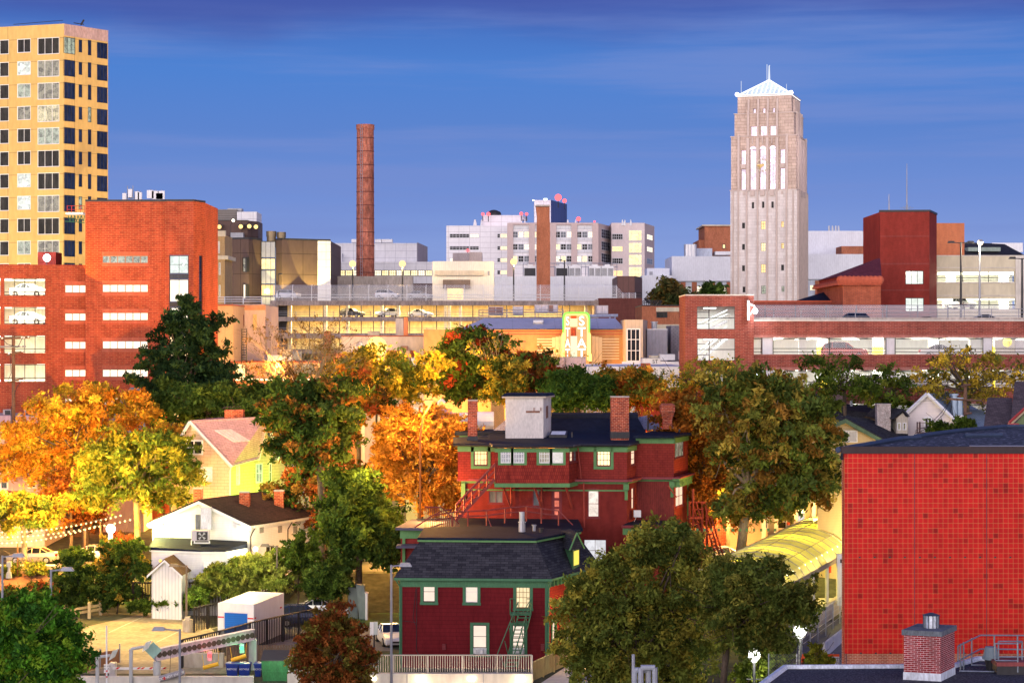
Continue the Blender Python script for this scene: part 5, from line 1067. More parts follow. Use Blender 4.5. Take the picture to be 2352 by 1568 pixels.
c=S4;t=thing('mansion','rambling three-storey red mansion with green trim and black flat roofs','house',(c.x(1200,170),170,0))
MAR=plain('maroon_paint',(.17,.022,.028),.6,.15,1.5);GRN=plain('green_trim',(.10,.24,.085),.6,.12,1.5)
SCAL=bricky('red_scallop',(.25,.036,.028),(.21,.03,.025),(.12,.018,.015),.42,.2,.014,var=.16,bumpy=.4)
SHK=bricky('red_shake',(.30,.04,.027),(.20,.025,.02),(.09,.012,.01),.17,.3,.012,var=.2)
RBR=bricky('red_painted_brick',(.23,.034,.027),(.19,.028,.023),(.13,.02,.017),.22,.075,.01,var=.18,bumpy=.3)
BB=lined('red_board',(.19,.028,.023),.16,.55,.15,True,.8,.25,1.2)
zE,z3,z2,z1=14.45,11.45,11.3,7.9
A1=F.px(c,490,166,762,166);A2=F.px(c,1325,166,1668,165.2);A3=F.px(c,1668,165.2,1732,168.3);A4=F.px(c,1732,168.3,1996,168);A5=F.px(c,1996,168,2094,173.5)
B1=F.px(c,750,163.7,1265,163.7);B2=F.px(c,1265,163.7,1325,166)
L1=F.px(c,515,166.6,1668,165.5);L2=F.px(c,1668,165.5,1740,168.8);L3=F.px(c,1740,168.8,1998,168.5);L4=F.px(c,1998,168.5,2094,174)
w={}
w['a1']=A1.rect(c,602,507,697,630);w['a2']=A2.rect(c,1458,507,1555,633);w['a3']=A3.rect(c,1697,503,1724,628)
w['a5']=A5.rect(c,2003,450,2065,580)
bw=[B1.rect(c,a,517,b,612) for a,b in ((788,860),(878,953),(1057,1130),(1149,1224))];bs=[B2.rect(c,1270,513,1291,606),B2.rect(c,1296,511,1318,603)]
lw=[L1.rect(c,703,802,808,893),L1.rect(c,1010,798,1062,914),L1.rect(c,1143,792,1216,1003),L1.rect(c,1395,800,1476,990),L1.rect(c,1366,1140,1528,1300)]
l4=L4.rect(c,2008,778,2060,922)
m=MB()
for f,ops in ((A1,[w['a1']]),(A2,[w['a2']]),(A3,[w['a3']]),(A4,[]),(A5,[w['a5']])): f.wall(m,0,f.L,z3,zE+(.45 if f in (A4,A5) else 0),ops,.12)
p=A1.p(0,0);m.poly((p.x,182,z3),(p.x,p.y,z3),(p.x,p.y,zE),(p.x,182,zE));p=A5.p(A5.L,0);m.poly((p.x,p.y,z3),(p.x,184,z3),(p.x,184,zE),(p.x,p.y,zE));m.build('shingled_wall',SCAL,t)
m=MB();B1.wall(m,0,B1.L,z3-.25,zE-.2,bw,.1);B2.wall(m,0,B2.L,z3-.25,zE-.2,bs,.1);m.poly(B1.p(0,z3-.25),B1.p(0,z3-.25,-2.4),B1.p(0,zE-.2,-2.4),B1.p(0,zE-.2));m.poly(B1.p(0,z3-.25),B1.p(B1.L,z3-.25),B2.p(B2.L,z3-.25),B1.p(0,z3-.25,-2.4));m.build('oriel',SHK,t)
m=MB();L1.wall(m,0,L1.L,0,z3,lw,.15);L2.wall(m,0,L2.L,0,z3,[L2.rect(c,1700,785,1716,935)],.12);p=L1.p(0,0);m.poly((p.x,182,0),(p.x,p.y,0),(p.x,p.y,z3),(p.x,182,z3));m.build('brick_wall',RBR,t)
m=MB();L3.wall(m,0,L3.L,0,z3);m.build('board_wall',BB,t)
m=MB();L4.wall(m,0,L4.L,0,z3,[l4],.12);p=L4.p(L4.L,0);m.poly((p.x,p.y,0),(p.x,184,0),(p.x,184,z3),(p.x,p.y,z3));m.build('side_wall',RBR,t)
m=MB()   
for f,z_,h_ in ((A1,zE-.62,.52),(A2,zE-.62,.52),(A3,zE-.62,.52),(A4,zE-.05,.5),(A5,zE-.05,.5)): f.box(m,-.02,f.L+.02,z_,z_+h_,-.05,.07)
for f in (B1,B2): f.box(m,-.03,f.L+.03,zE-.55,zE-.22,-.05,.06);f.box(m,-.06,f.L+.04,z3-.42,z3-.1,-.05,.09)
for f in (L1,L2,L3): f.box(m,0,f.L,z3-.28,z3-.08,-.05,.12)
L1.box(m,0,L1.L,c.z(806,166),c.z(796,166),-.05,.05)
for r in bw: B1.box(m,r[0]-.2,r[1]+.18,r[2]-.16,r[2]-.01,-.02,.08)
for (a,b) in ((0,0),(1,1),(2,2),(3,3)): r=bw[a];[B1.box(m,q-.1,q+.1,r[2]-.16,r[3]+.1,-.02,.075) for q in (r[0]-.11,r[1]+.11)]
for f,r in ((A1,w['a1']),(A2,w['a2'])):
 for q in (r[0]-.13,r[1]+.13): f.box(m,q-.12,q+.12,r[2]-.15,r[3]+.1,-.02,.07)
 f.box(m,r[0]-.25,r[1]+.25,r[2]-.26,r[2]-.02,-.02,.1)
for f,x in ((L1,1645),(L3,1965)): u=f.u(c,x);f.box(m,u,u+.45,z3-.75,z3-.28,0,.5);f.box(m,u+.1,u+.35,z3-1.6,z3-.75,0,.25)
u=L1.u(c,500);L1.box(m,.0,.35,z3-1.7,z3-.28,0,.3)
for k in range(9): A5.box(m,.3+k*.62,.55+k*.62,z3-.75,z3-.2,0,.45)
A5.box(m,-.1,A5.L+.1,z3-.2,z3,-.1,.5);L4.box(m,L4.L-.4,L4.L+.1,c.z(1000,174),z3-.8,-.05,.1)
m.build('green_trim',GRN,t)
m=MB()
for f in (L1,L2,L3): f.box(m,-.3,f.L+.1,z3-.08,z3+.1,-.2,.55)
A5.box(m,-.3,A5.L+.2,z3,z3+.12,-.1,.65)
m.build('cornice',plain('cornice_maroon',(.22,.035,.045),.5,.15,2.),t)
for k,(f,r,g_,nx,nz,fr) in enumerate(((A1,w['a1'],L_WARM,4,3,MAR),(A2,w['a2'],L_YEL,4,3,MAR),(A3,w['a3'],L_SOFT,1,3,MAR),(A5,w['a5'],L_DIM,2,1,MAR),(L1,lw[0],glass('blinds',(.10,.12,.14),.4),2,1,MAR),(L1,lw[1],glass('blinds',(.1,.1,.1)),1,1,MAR),(L1,lw[3],lit('lit_room',(1,.84,.74),1.15,.45,2.),1,2,MAR),(L1,lw[4],lit('lit_curtain_white',(.95,.95,1),.8,.25,2.),2,2,MAR),(L4,l4,L_SOFT,2,2,MAR),(B2,bs[0],L_SOFT,1,3,MAR),(B2,bs[1],GL_G,1,3,MAR))): f.win(t,r,g_,fr,nx,nz,.09,-.06,True,.035,sill=1)
L2.win(t,L2.rect(c,1700,785,1716,935),L_SOFT,MAR,1,2,.08,-.06,True)
for i,r in enumerate(bw): B1.win(t,r,(lit('lit_grey',(.62,.60,.68),.42,.3,4),lit('lit_grey',(.6,.6,.7),.4),L_DIM,lit('lit_lace',(1,.93,.85),.75,.2,4))[i],WHITE,4,3,.07,-.04,True,.03)
r=lw[2];m=MB();L1.quad(m,r[0],r[1],r[2],r[3],-.1);dr=m.build('door',MAR,t);m=MB()
for k in range(3): L1.quad(m,r[0]+.25,r[1]-.25,r[3]-.75-k*.72,r[3]-.25-k*.72,-.08)
m.build('door_pane',lit('lit_red_room',(1,.25,.16),1.0,.4,1.5),dr)
m=MB()
for r in lw[:4]:
 cu=(r[0]+r[1])/2;rad=(r[1]-r[0])/2+.12
 for i in range(6):
  a0,a1_=math.pi*i/6,math.pi*(i+1)/6;m.poly(L1.p(cu,r[3]-.05,.012),L1.p(cu+rad*math.cos(a0),r[3]-.05+rad*.35*math.sin(a0),.012),L1.p(cu+rad*math.cos(a1_),r[3]-.05+rad*.35*math.sin(a1_),.012))
m.build('window_arch',MAR,t)
m=MB()
for x0,y0,x1,y1 in ((795,742,862,930),(1012,742,1078,930),(1233,742,1296,950)): m.tube(c(x0,y0,163.8),c(x1,y1,166.1),.11,n=4)
for x in (862,1075,1294): m.tube(c(x,750,166),c(x,980,166),.09,n=4)
m.tube(c(1327,505,165.7),c(1350,720,165.7),.06);m.tube(c(1368,750,165.2),c(1372,1060,165.2),.06);m.tube(c(1955,770,168),c(2015,850,168),.06);m.build('brace',plain('brace_red',(.30,.05,.035),.7,.2,2),t)
xl_,xr_=c.x(462,165.5),c.x(2096,170);m=MB()
ring_=[(c.x(458,165.6),165.6),(c.x(712,165.6),165.6),(c.x(735,163.3),163.3),(c.x(1290,163.3),163.3),(c.x(1345,165.4),165.4),(c.x(1680,164.8),164.8),(c.x(1752,168),168),(c.x(1800,178),178),(c.x(700,178),178),(c.x(700,172),172),(c.x(458,171),171)]
rz=lambda y: zE+max(0,(y-166))*.055
m.hexa([(x,y,rz(y)-.16) for x,y in ring_],[(x,y,rz(y)+.06) for x,y in ring_]);m.build('roof',BLACKROOF,t)
m=MB()
for A,B in zip(ring_[:7],ring_[1:7]): m.tube((A[0],A[1],zE-.05),(B[0],B[1],zE-.05),.1,n=4)
m.build('roof_edge',DARK,t)
m=MB();r_=[(c.x(1713,167.4),167.4),(c.x(1995,167.4),167.4),(c.x(2118,172),172),(c.x(2090,177),177),(c.x(1860,178),178)];m.hexa([(x,y,zE+.42) for x,y in r_],[(x,y,zE+.62) for x,y in r_]);m.build('roof',BLACKROOF,t)
m=MB();b_=[(c.x(735,176),175),(c.x(1800,176),175),(c.x(1790,184),184),(c.x(735,184),184)];t_=[(c.x(1143,178),177.6),(c.x(1745,178),177.6),(c.x(1740,182),182),(c.x(1143,182),182)];zt_=c.z(300,177.6);m.hexa([(x,y,14.9) for x,y in b_],[(x,y,zt_) for x,y in t_]);m.build('upper_roof',BLACKROOF,t)
m=MB();m.hexa([(x,y,zt_+.01) for x,y in t_],[(x,y,zt_+.35) for x,y in [(a-.0,b) for a,b in t_]]);m.build('roof_ridge_box',BLACKROOF,t)
m=MB();m.hexa([c(1683,380,179),c(1920,378,179),c(1900,378,186),c(1700,378,186)],[c(1745,292,181),c(1842,275,181),c(1842,277,182),c(1745,292,182)]);m.hexa([c(735,385,176),c(830,385,176),c(830,385,180),c(740,385,180)],[c(822,312,177),c(835,312,177),c(835,312,178),c(822,312,178)]);m.build('shingled_roof',bricky('shingle_silver',(.34,.35,.42),(.26,.27,.34),(.15,.15,.2),.5,.22,.02,var=.15),t)
o_=F.px(c,822,170,1086,170);s_=F.px(c,1086,170,1140,173.5);zt_=c.z(158,170);m=MB();bk=[o_.a,o_.b,s_.b,Vector((o_.a.x+.4,173.5))];m.prism(bk,14.5,zt_);pt=m.build('stucco_tower',plain('stucco_white',(.62,.58,.54),.9,.16,1.1),t)
cn=sum(bk,Vector((0,0)))/4;m=MB();m.prism([cn+(q-cn)*1.16 for q in bk],zt_,zt_+.14);m.build('cap',plain('cap_cream',(.6,.5,.4),.7),pt);m=MB();m.hexa([(*(cn+(q-cn)*1.2),zt_+.14) for q in bk],[(*(cn+(q-cn)*1.05),zt_+.36) for q in bk]);m.build('cap_roof',BLACKROOF,pt)
m=MB();m.box(c.x(965,170),c.x(1062,170),169.96,170.02,c.z(262,170),c.z(248,170));[m.box(c.x(x,170),c.x(x+6,170),169.9,170,c.z(248,170),c.z(226,170)) for x in (1018,1066)];r=s_.rect(c,1104,215,1118,300);s_.box(m,*r,-.05,.03);m.build('rust_bracket',plain('rust_stain',(.25,.12,.08),.8,.4,3),pt)
for (x0,x1,y0,y1,dd,nm) in ((560,625,180,445,168,'a'),(1557,1683,155,415,168.5,'b')):
 m=MB();wd=c.m(x1-x0,dd);m.box(c.x(x0,dd),c.x(x1,dd),dd,dd+wd*.7,14.5,c.z(y0,dd));o=m.build('chimney',BR_CHIM,t);m=MB();m.box(c.x(x0,dd)-.04,c.x(x1,dd)+.04,dd-.05,dd+wd*.7+.05,c.z(y1,dd)-.3,c.z(y1,dd)+.25);m.build('flashing',DARK,o);m=MB();m.box(c.x(x0,dd)-.03,c.x(x1,dd)+.03,dd-.03,dd+wd*.7+.03,c.z(y0,dd),c.z(y0,dd)+.1);m.build('cap',CONC,o)
dd=174;m=MB();wd=lambda k: c.m(k,dd)/2;xc=c.x(1950,dd)
for (wa,ya,wb,yb) in ((62,375,64,300),(64,300,100,250),(100,250,100,210),(100,210,74,197)):
 a_,b_=wd(wa),wd(wb);m.hexa([(xc-a_,dd-a_,c.z(ya,dd)),(xc+a_,dd-a_,c.z(ya,dd)),(xc+a_,dd+a_,c.z(ya,dd)),(xc-a_,dd+a_,c.z(ya,dd))],[(xc-b_,dd-b_,c.z(yb,dd)),(xc+b_,dd-b_,c.z(yb,dd)),(xc+b_,dd+b_,c.z(yb,dd)),(xc-b_,dd+b_,c.z(yb,dd))])
m.build('chimney',BR_CHIM,t)
m=MB();q=c(1190,408,171);z_=rz(171)+.05;m.hexa([(q.x-.8,170.4,z_),(q.x+.7,170.4,z_),(q.x+.85,171.9,z_),(q.x-.65,171.9,z_)],[(q.x-.8,170.4,z_+.22),(q.x+.7,170.4,z_+.22),(q.x+.85,171.9,z_+.5),(q.x-.65,171.9,z_+.5)]);sk=m.build('skylight',DARK,t);m=MB();m.poly((q.x-.66,170.52,z_+.26),(q.x+.56,170.52,z_+.26),(q.x+.7,171.78,z_+.5),(q.x-.52,171.78,z_+.5));m.build('pane',plain('skylight_white',(.75,.78,.8),.3),sk)
m=MB()
for x,y0,y1,dd in ((1286,432,397,168),(1815,388,318,170),(1862,390,350,170),(2035,395,375,171)): m.tube(c(x,y0,dd),c(x,y1,dd),.09,n=8)
m.build('vent_pipe',DARK,t)
for (x0,x1,y0,y1,nm) in ((520,560,285,365,'a'),(625,690,273,365,'b')):
 o=thing('roof_dome_vent','white '+('half-hidden' if nm == 'a' else 'larger')+' barrel-shaped hood '+('left' if nm == 'a' else 'right')+' of slim brick chimney','vent',c(x0,y1,182));q=c((x0+x1)/2,(y0+y1)/2,182);m=MB();m.tube(q-Vector((1.1,0,0)),q+Vector((1.1,0,0)),.85,n=12);m.build('hood',WHITE,o);m=MB();m.box(q.x-1,q.x+1,181.6,182.4,q.z-1.5,q.z-.4);m.build('base',GREY,o)
m=MB();m.box(c.x(468,174),c.x(820,174),174,180,c.z(412,174)-.1,c.z(398,174));m.build('rear_roof',BLACKROOF,t);m=MB();m.box(c.x(500,174),c.x(640,174),174.2,179,c.z(460,174),c.z(412,174)-.11);m.build('rear_wall',GRN,t)
m=MB();m.box(c.x(520,174),c.x(560,174),174.1,174.18,c.z(458,174),c.z(436,174));m.build('rear_window',L_WARM,t)
dz=lambda y: 8.05+(y-159)*.03;rg=[(c.x(260,158),158),(c.x(1362,159),159),(c.x(1330,165),165.4),(c.x(515,166),166.4),(c.x(200,166),166)]
m=MB();m.hexa([(x,y,dz(y)-.2) for x,y in rg],[(x,y,dz(y)) for x,y in rg]);m.build('lower_roof',BLACKROOF,t);m=MB();m.prism([(rg[0][0]+.3,158.4),(rg[1][0]-.3,159.4),(rg[2][0]-.3,165),(rg[4][0]+.3,165)],0,7.8);m.build('lower_wall',RBR,t)
lf=[(c.x(55,158.5),158.5),(c.x(262,158),158),(c.x(480,165),166),(c.x(170,166),166)];m=MB();m.prism(lf,8.0,8.2);m.build('lower_roof',plain('roof_edge_pale',(.09,.08,.12),.7,.1,1,0,.1),t);m=MB();m.box(lf[0][0]+.4,lf[1][0],159,165,0,7.98);m.build('west_wall',RBR,t);m=MB();m.box(lf[0][0]+.35,lf[1][0],158.85,158.98,7.3,7.95);[m.box(c.x(x,158),c.x(x,158)+.22,158.7,158.98,0,7.3) for x in (100,240)];m.build('green_trim',GRN,t)
m=MB();m.box(c.x(60,157),c.x(235,157),157,158.9,c.z(1205,157),c.z(1190,157));m.build('porch_roof',plain('roof_edge_pale',(.4,.4,.4)),t)
lr=[(c.x(1632,163),163),(c.x(2000,163),163),(c.x(2040,168),168),(c.x(1700,168.6),168.6)];zq=c.z(1052,163);m=MB();m.prism(lr,zq-.15,zq+.03);m.build('lower_roof',BLACKROOF,t);m=MB();m.prism([(x+(.2 if i in (0,3) else -.2),y+.2) for i,(x,y) in enumerate(lr)],0,zq-.7);m.build('east_wall',RBR,t)
g_=F(lr[0][0],163,lr[1][0],163);m=MB();g_.box(m,.1,g_.L,zq-.7,zq-.15,-.3,-.1)
for k in range(22): g_.box(m,.3+k*.58,.5+k*.58,zq-.42,zq-.18,-.1,.02)
m.build('green_trim',GRN,t);m=MB();g_.box(m,0,g_.L,zq-.15,zq+.08,-.1,.12);m.build('cornice',MAR,t);gw=F(lr[0][0]+.2,163.2,lr[1][0]-.2,163.2);gw.win(t,gw.rect(c,1755,1150,1850,1245),lit('lit_curtain_white',(1,1,1),.8),WHITE,2,2,.08,.02,True);gw.win(t,gw.rect(c,1692,1145,1728,1225),MAR,MAR,1,1,.08,.02)
m=MB();q=L2.p(1.5,c.z(985,167),.3);m.box(q.x-.1,q.x+.5,q.y-.3,q.y+.3,q.z,q.z+.55);ac=m.build('window_air_conditioner',WHITE,t);m=MB();m.tube(q+Vector((.1,-.25,0)),q+Vector((-.1,.3,-.6)),.03);m.build('bracket',WHITE,ac)
DR=plain('deck_red',(.24,.055,.045),.7,.2,2)
st=thing('deck_stair','long maroon wooden stair climbing diagonally to the mansion oriel','stair',c(600,980,164));a_,b_=c(478,1000,162.6),c(748,715,163.8);v=b_-a_;m=MB()
for k in range(14): q=a_+v*(k+.5)/14;m.box(q.x-.13,q.x+.13,q.y-.1,q.y+1.1,q.z-.03,q.z+.03)
m.build('tread',DR,st);m=MB()
for oy in (-.12,1.1): o3=Vector((0,oy,0));m.hexa([a_+o3-Vector((0,0,.3)),b_+o3-Vector((0,0,.3)),b_+o3-Vector((0,-.06,.3)),a_+o3-Vector((0,-.06,.3))],[a_+o3,b_+o3,b_+o3+Vector((0,.06,0)),a_+o3+Vector((0,.06,0))])
m.build('stringer',DR,st);m=MB()
for oy in (-.15,1.15):
 o3=Vector((0,oy,0))
 for h_ in (.55,1.05,1.15): m.tube(a_+o3+Vector((0,0,h_)),b_+o3+Vector((0,0,h_)),.045,n=4)
 for k in range(6): q=a_+v*k/5+o3;m.tube(q-Vector((0,0,.2)),q+Vector((0,0,1.15)),.06,n=4)
m.build('handrail',DR,st)
dk=thing('deck_railing','curved maroon wooden railing along the mansion low roof','railing',c(960,1010,160));pts=[c(335,1062,159.5),c(450,1040,160),c(560,1035,160),c(690,1030,160.2),c(818,1012,160.4),c(968,1000,160.6),c(1072,1015,160.6),c(1192,1030,160.4)];m=MB();Zv=Vector((0,0,1))
for a_,b_ in zip(pts,pts[1:]):
 for h_ in (.6,1.0): m.tube(a_+Zv*h_,b_+Zv*h_,.05,n=4)
for q in pts[1:]: m.tube(q-Zv*.2,q+Zv*1.02,.06,n=4)
m.tube(c(690,965,160),c(725,1060,159),.04,n=4);m.tube(c(1195,945,160.4),c(1290,1042,159.6),.05,n=4);m.build('rail',DR,dk)
sp=thing('picket_stair','maroon metal picket landing and stair at mansion low roof corner','stair',c(380,1100,158.5));m=MB();L_=[c(262,1105,158.3),c(378,1110,157.8),c(498,1085,159)]
for a_,b_ in zip(L_,L_[1:]):
 m.tube(a_+Zv*1.15*2.9/2.9*1.0+Zv*1.0,b_+Zv*(2.15 if b_ is not L_[2] else .6),.05,n=4)
 n_=9
 for k in range(n_+1): q=a_+(b_-a_)*k/n_;h1=2.15 if b_ is not L_[2] else 2.15-(1.55*k/n_);m.tube(q,q+Zv*h1,.025,n=4)
m.path([c(190,1062,158.4),c(300,985,158.6),c(380,945,159.5),c(450,935,161)],.06,5);m.path([c(405,990,160),c(430,960,161),c(450,935,161)],.05,5);m.build('picket',DR,sp)
fl=thing('flue_pipe','shiny metal flue pipe standing on the mansard building roof','flue',c(937,1085,146));m=MB();m.tube(c(937,1090,146),c(937,1035,146),.26,n=10);m.tube(c(937,1035,146),c(937,952,146),.21,n=10);m.tube(c(937,1028,146),c(937,1020,146),.3,n=10);m.build('pipe',STEEL,fl)
for x,y0,y1,lb in ((1022,1085,1043,'short grey pipe with cap right of shiny flue on mansard roof'),(1071,1115,1065,'short dark pipe nearest the mansard roof edge')): m=MB();m.tube(c(x,y0,146),c(x,y1,146),.12,n=8);m.tube(c(x,y1+6,146),c(x,y1-2,146),.17,n=8);tag(m.build('vent_pipe',GREY if x == 1022 else DARK),lb,'pipe')
st=thing('fire_stair','rust-red wooden exterior stair tower right of the mansion','stair',c(2200,1300,172));m=MB();d=171
for x,y0,y1 in ((2105,880,1330),(2195,885,1330),(2225,885,1330),(2130,790,1050)): m.tube(c(x,y1,d),c(x,y0,d),.1,n=4)
for (a,b) in (((2225,885),(2352,1300)),((2205,885),(2335,1330)),((2105,885),(2225,885)),((2105,990),(2200,990)),((2120,935),(2200,935)),((2130,900),(2180,1090)),((2150,880),(2210,1100)),((2240,1100),(2300,1330))): m.tube(c(*a,d),c(*b,d),.075,n=4)
m.box(c.x(2100,d),c.x(2200,d),d-.2,d+1.5,c.z(1000,d),c.z(990,d))
for k in range(9): m.box(c.x(2130+k*7,d),c.x(2160+k*7,d),d,d+1,c.z(1010+k*14,d),c.z(1006+k*14,d))
for k in range(8): m.box(c.x(2235+k*12,d),c.x(2262+k*12,d),d,d+1,c.z(1115+k*26,d),c.z(1110+k*26,d))
m.build('frame',plain('stair_rust',(.17,.03,.022),.7,.2,2),st)

c=S3;t=thing('mansard_house','maroon sided house with dark shingled mansard roof and green trim','house',(c.x(1600,140),144,0))
Fr=F.px(c,1085,140.6,2152,140);Sd=F.px(c,2152,140,2152+235,145.3);ze=6.25;MS=bricky('maroon_siding',(.15,.014,.018),(.135,.012,.016),(.085,.008,.011),2.4,.28,.012,var=.14,scale=.8)
WN=[Fr.rect(c,1253,315,1340,462),Fr.rect(c,1560,315,1648,465),Fr.rect(c,1925,318,2027,506),Fr.rect(c,1613,630,1713,838),Fr.rect(c,1900,630,1987,838)]
SW=[Sd.rect(c,2184,600,2210,745),Sd.rect(c,2290,620,2316,750)]
m=MB();Fr.wall(m,0,Fr.L,-.05,ze,WN,.12);m.poly(Fr.p(0,0,-8),Fr.p(0,0),Fr.p(0,ze),Fr.p(0,ze,-8));m.build('wall',MS,t);m=MB();Sd.wall(m,0,Sd.L+3,-.05,ze,SW,.12);m.build('side_wall',bricky('red_clap_brick',(.26,.03,.02),(.22,.024,.018),(.14,.016,.014),.3,.2,.015,var=.15),t)
GRF=plain('green_frame',(.055,.17,.085),.6,.15,2.)
m=MB();Fr.box(m,-.4,Fr.L+.35,ze-.05,ze+.12,-.3,.45);Sd.box(m,-.3,Sd.L+3.3,ze-.05,ze+.12,-.3,.45);Fr.box(m,0,Fr.L+.05,ze-.55,ze-.05,-.02,.06);Sd.box(m,0,Sd.L+3,ze-.55,ze-.05,-.02,.06)
for u in (0,Fr.L-.16): Fr.box(m,u,u+.16,0,ze-.55,-.02,.06)
Sd.box(m,.0,.16,0,ze-.55,-.02,.06)
for i,r in enumerate(WN):
 for q in (r[0]-.09,r[1]+.09): Fr.box(m,q-.1,q+.1,r[2]-.12,r[3]+(.14 if i > 2 else .05),-.02,.075)
 Fr.box(m,r[0]-.22,r[1]+.22,r[2]-.2,r[2]-.02,-.02,.11)
 if i > 2: Fr.box(m,r[0]-.19,r[1]+.19,r[3]+.02,r[3]+.18,-.02,.08)
for r in SW:
 for q in (r[0]-.08,r[1]+.08): Sd.box(m,q-.08,q+.08,r[2]-.1,r[3]+.12,-.02,.07)
for k in range(14): Sd.box(m,.5+k*.62,.62+k*.62,ze-.5,ze-.1,.06,.3)
m.build('green_trim',GRF,t)
m=MB();m.path([Fr.p(-.25,ze-.0,.35),Fr.p(.0,ze-.5,.12),Fr.p(.02,ze-.9,.12),Fr.p(.02,.1,.12)],.06,6);m.path([Fr.p(Fr.L+.3,ze,.3),Fr.p(Fr.L+.1,ze-.6,.12),Fr.p(Fr.L+.08,.1,.12)],.07,6);m.build('downpipe',GRF,t)
CURT=lit('lit_blind',(1,.80,.66),.98,.08,1.5)
for i,r in enumerate(WN): Fr.win(t,(r[0],r[1],r[2]+(.42 if i > 2 else 0),r[3]),CURT if i != 2 else lit('lit_golden',(1,.78,.45),1.1,.2,2),WHITE if i == 1 else (plain('frame_tan2',(.35,.2,.08),.6) if i == 2 else DARK),4 if i == 2 else 1,5 if i == 2 else 2,.05,-.06,True,.03)
for r in SW: Sd.win(t,r,L_SOFT,GRF,1,2,.06,-.06,True)
for r in WN[3:]: m=MB();Fr.box(m,r[0]+.02,r[1]-.02,r[2],r[2]+.42,-.1,-.02);Fr.box(m,r[0]+.18,r[0]+.72,r[2]+.05,r[2]+.38,-.02,.35);o=m.build('window_air_conditioner',WHITE,t);m=MB();[Fr.box(m,r[0]+.22,r[0]+.56,r[2]+.09+k*.045,r[2]+.11+k*.045,.34,.36) for k in range(6)];m.build('grille',GREY,o)
o1,o2=Fr.p(-.4,ze+.12,.4),Fr.p(Fr.L+.35,ze+.12,.42);o3=Sd.p(Sd.L+3,ze+.12,.4);zt=c.z(28,141.9)
i1,i2=c(1228,28,142.2),c(2072,28,141.6);i1.z=i2.z=zt;i3=Sd.p(Sd.L+3,zt,-1.6);i2b=c(2235,5,147);i2b.z=zt
bL=Fr.p(-.4,ze+.12,-9);tL=Vector((i1.x+.2,bL.y,zt));m=MB();m.poly(o1,o2,i2,i1);m.poly(o2,o3,i3,i2);m.poly(bL,o1,i1,tL);m.build('mansard_roof',bricky('shingle_slate',(.06,.06,.07),(.028,.028,.036),(.01,.01,.014),.55,.2,.012,var=.15,scale=1.2),t)
rf=[Vector((i1.x-.15,i1.y-.15)),Vector((i2.x,i2.y-.2)),Vector((S4.x(1350,148),148)),Vector((S4.x(650,151),151)),Vector((tL.x-.2,150))];m=MB();m.prism(rf,zt+.12,zt+.28);m.build('flat_roof',BLACKROOF,t);m=MB();m.prism([q*1.0 for q in rf],zt-.02,zt+.11);m.build('green_fascia',GRN,t)
dm=[S4(1212,1215,143.2),S4(1330,1215,142.8)];m=MB();z0_,z1_=c.z(255+230*0+40,143),zt-.35
a_=S4(1288,1215,143);e0=S4.x(1290,143.4);e1=S4.x(1338,144.6);m.prism([(S4.x(1205,146),145.8),(e0,143.4),(e1,144.8),(S4.x(1280,148),148)],ze+.3,S4.z(1212,144));m.build('dormer_wall',GRF,t)
df=F(e0,143.4,e1,144.8);m=MB();df.quad(m,.18,df.L-.18,ze+.6,S4.z(1222,144),.03);m.build('dormer_window',glow('dormer_yellow',(1,.75,.12),1.1),t)
m=MB();zd=S4.z(1210,144);m.hexa([(S4.x(1195,146),146,zd),(e0-.25,142.9,zd),(e1+.35,144.6,zd),(S4.x(1290,148),148.5,zd)],[(S4.x(1212,146),146.3,zd+1.1),((e0+e1)/2+.05,143.8,zd+1.15),((e0+e1)/2+.2,144.0,zd+1.15),(S4.x(1270,148),148,zd+1.1)]);m.build('dormer_roof',SH_DARK,t)
m=MB();m.tube((e0-.25,142.85,zd),((e0+e1)/2+.05,143.75,zd+1.18),.07,n=4);m.tube((e1+.35,144.55,zd),((e0+e1)/2+.05,143.75,zd+1.18),.07,n=4);m.build('bargeboard',GRN,t)
m=MB();u=Fr.u(c,1205);m.path([Fr.p(u-.05,ze-.7,.03),Fr.p(u-.25,3.5,.03),Fr.p(u-.05,3,.03)],.018,4);m.path([Fr.p(u+.02,ze-.6,.03),Fr.p(u,1.2,.03),Fr.p(u+.6,.3,.03)],.02,4);m.path([Fr.p(.1,3.3,.03),Fr.p(u,3.2,.03)],.015,4);m.build('cable',DARK,t)
m=MB();u=Fr.u(c,1405);Fr.box(m,u-.12,u+.12,1.3,1.7,0,.15);u=Fr.u(c,2118);Fr.box(m,u-.12,u+.12,1.3,1.75,0,.15);m.build('meter_box',MAR,t)
st=thing('fire_escape','green steel ladder stair with platform on maroon house wall','fire escape',c(1900,960,138.5));m=MB();m.box(c.x(1885,139),c.x(2035,139),138.9,139.9,c.z(560,139),c.z(546,139));m.build('platform',GRF,st)
a_,b_=c(1985,560,138.6),c(1888,940,137.6);m=MB()
for sx_ in (-.42,.42):
 o4=Vector((sx_,0,0));m.tube(a_+o4,b_+o4,.05,n=4);m.tube(a_+o4+Vector((0,0,.95)),b_+o4*1.4+Vector((-.35,0,.95)),.04,n=4)
 for k in range(5): q=a_+(b_-a_)*k/4+o4;m.tube(q,q+Vector((-.08*k,0,.95)),.03,n=4)
m.build('handrail',GRF,st);m=MB()
for k in range(13): q=a_+(b_-a_)*(k+.6)/13;m.box(q.x-.42,q.x+.42,q.y-.1,q.y+.12,q.z-.02,q.z+.02)
m.build('tread',GRF,st);m=MB()
for x in (1883,2035):
 q=c(x,548,139);m.tube(q,q+Vector((0,0,1.05)),.035,n=4);m.tube(q,c(x-20 if x > 2000 else x+25,620,139.9),.04,n=4)
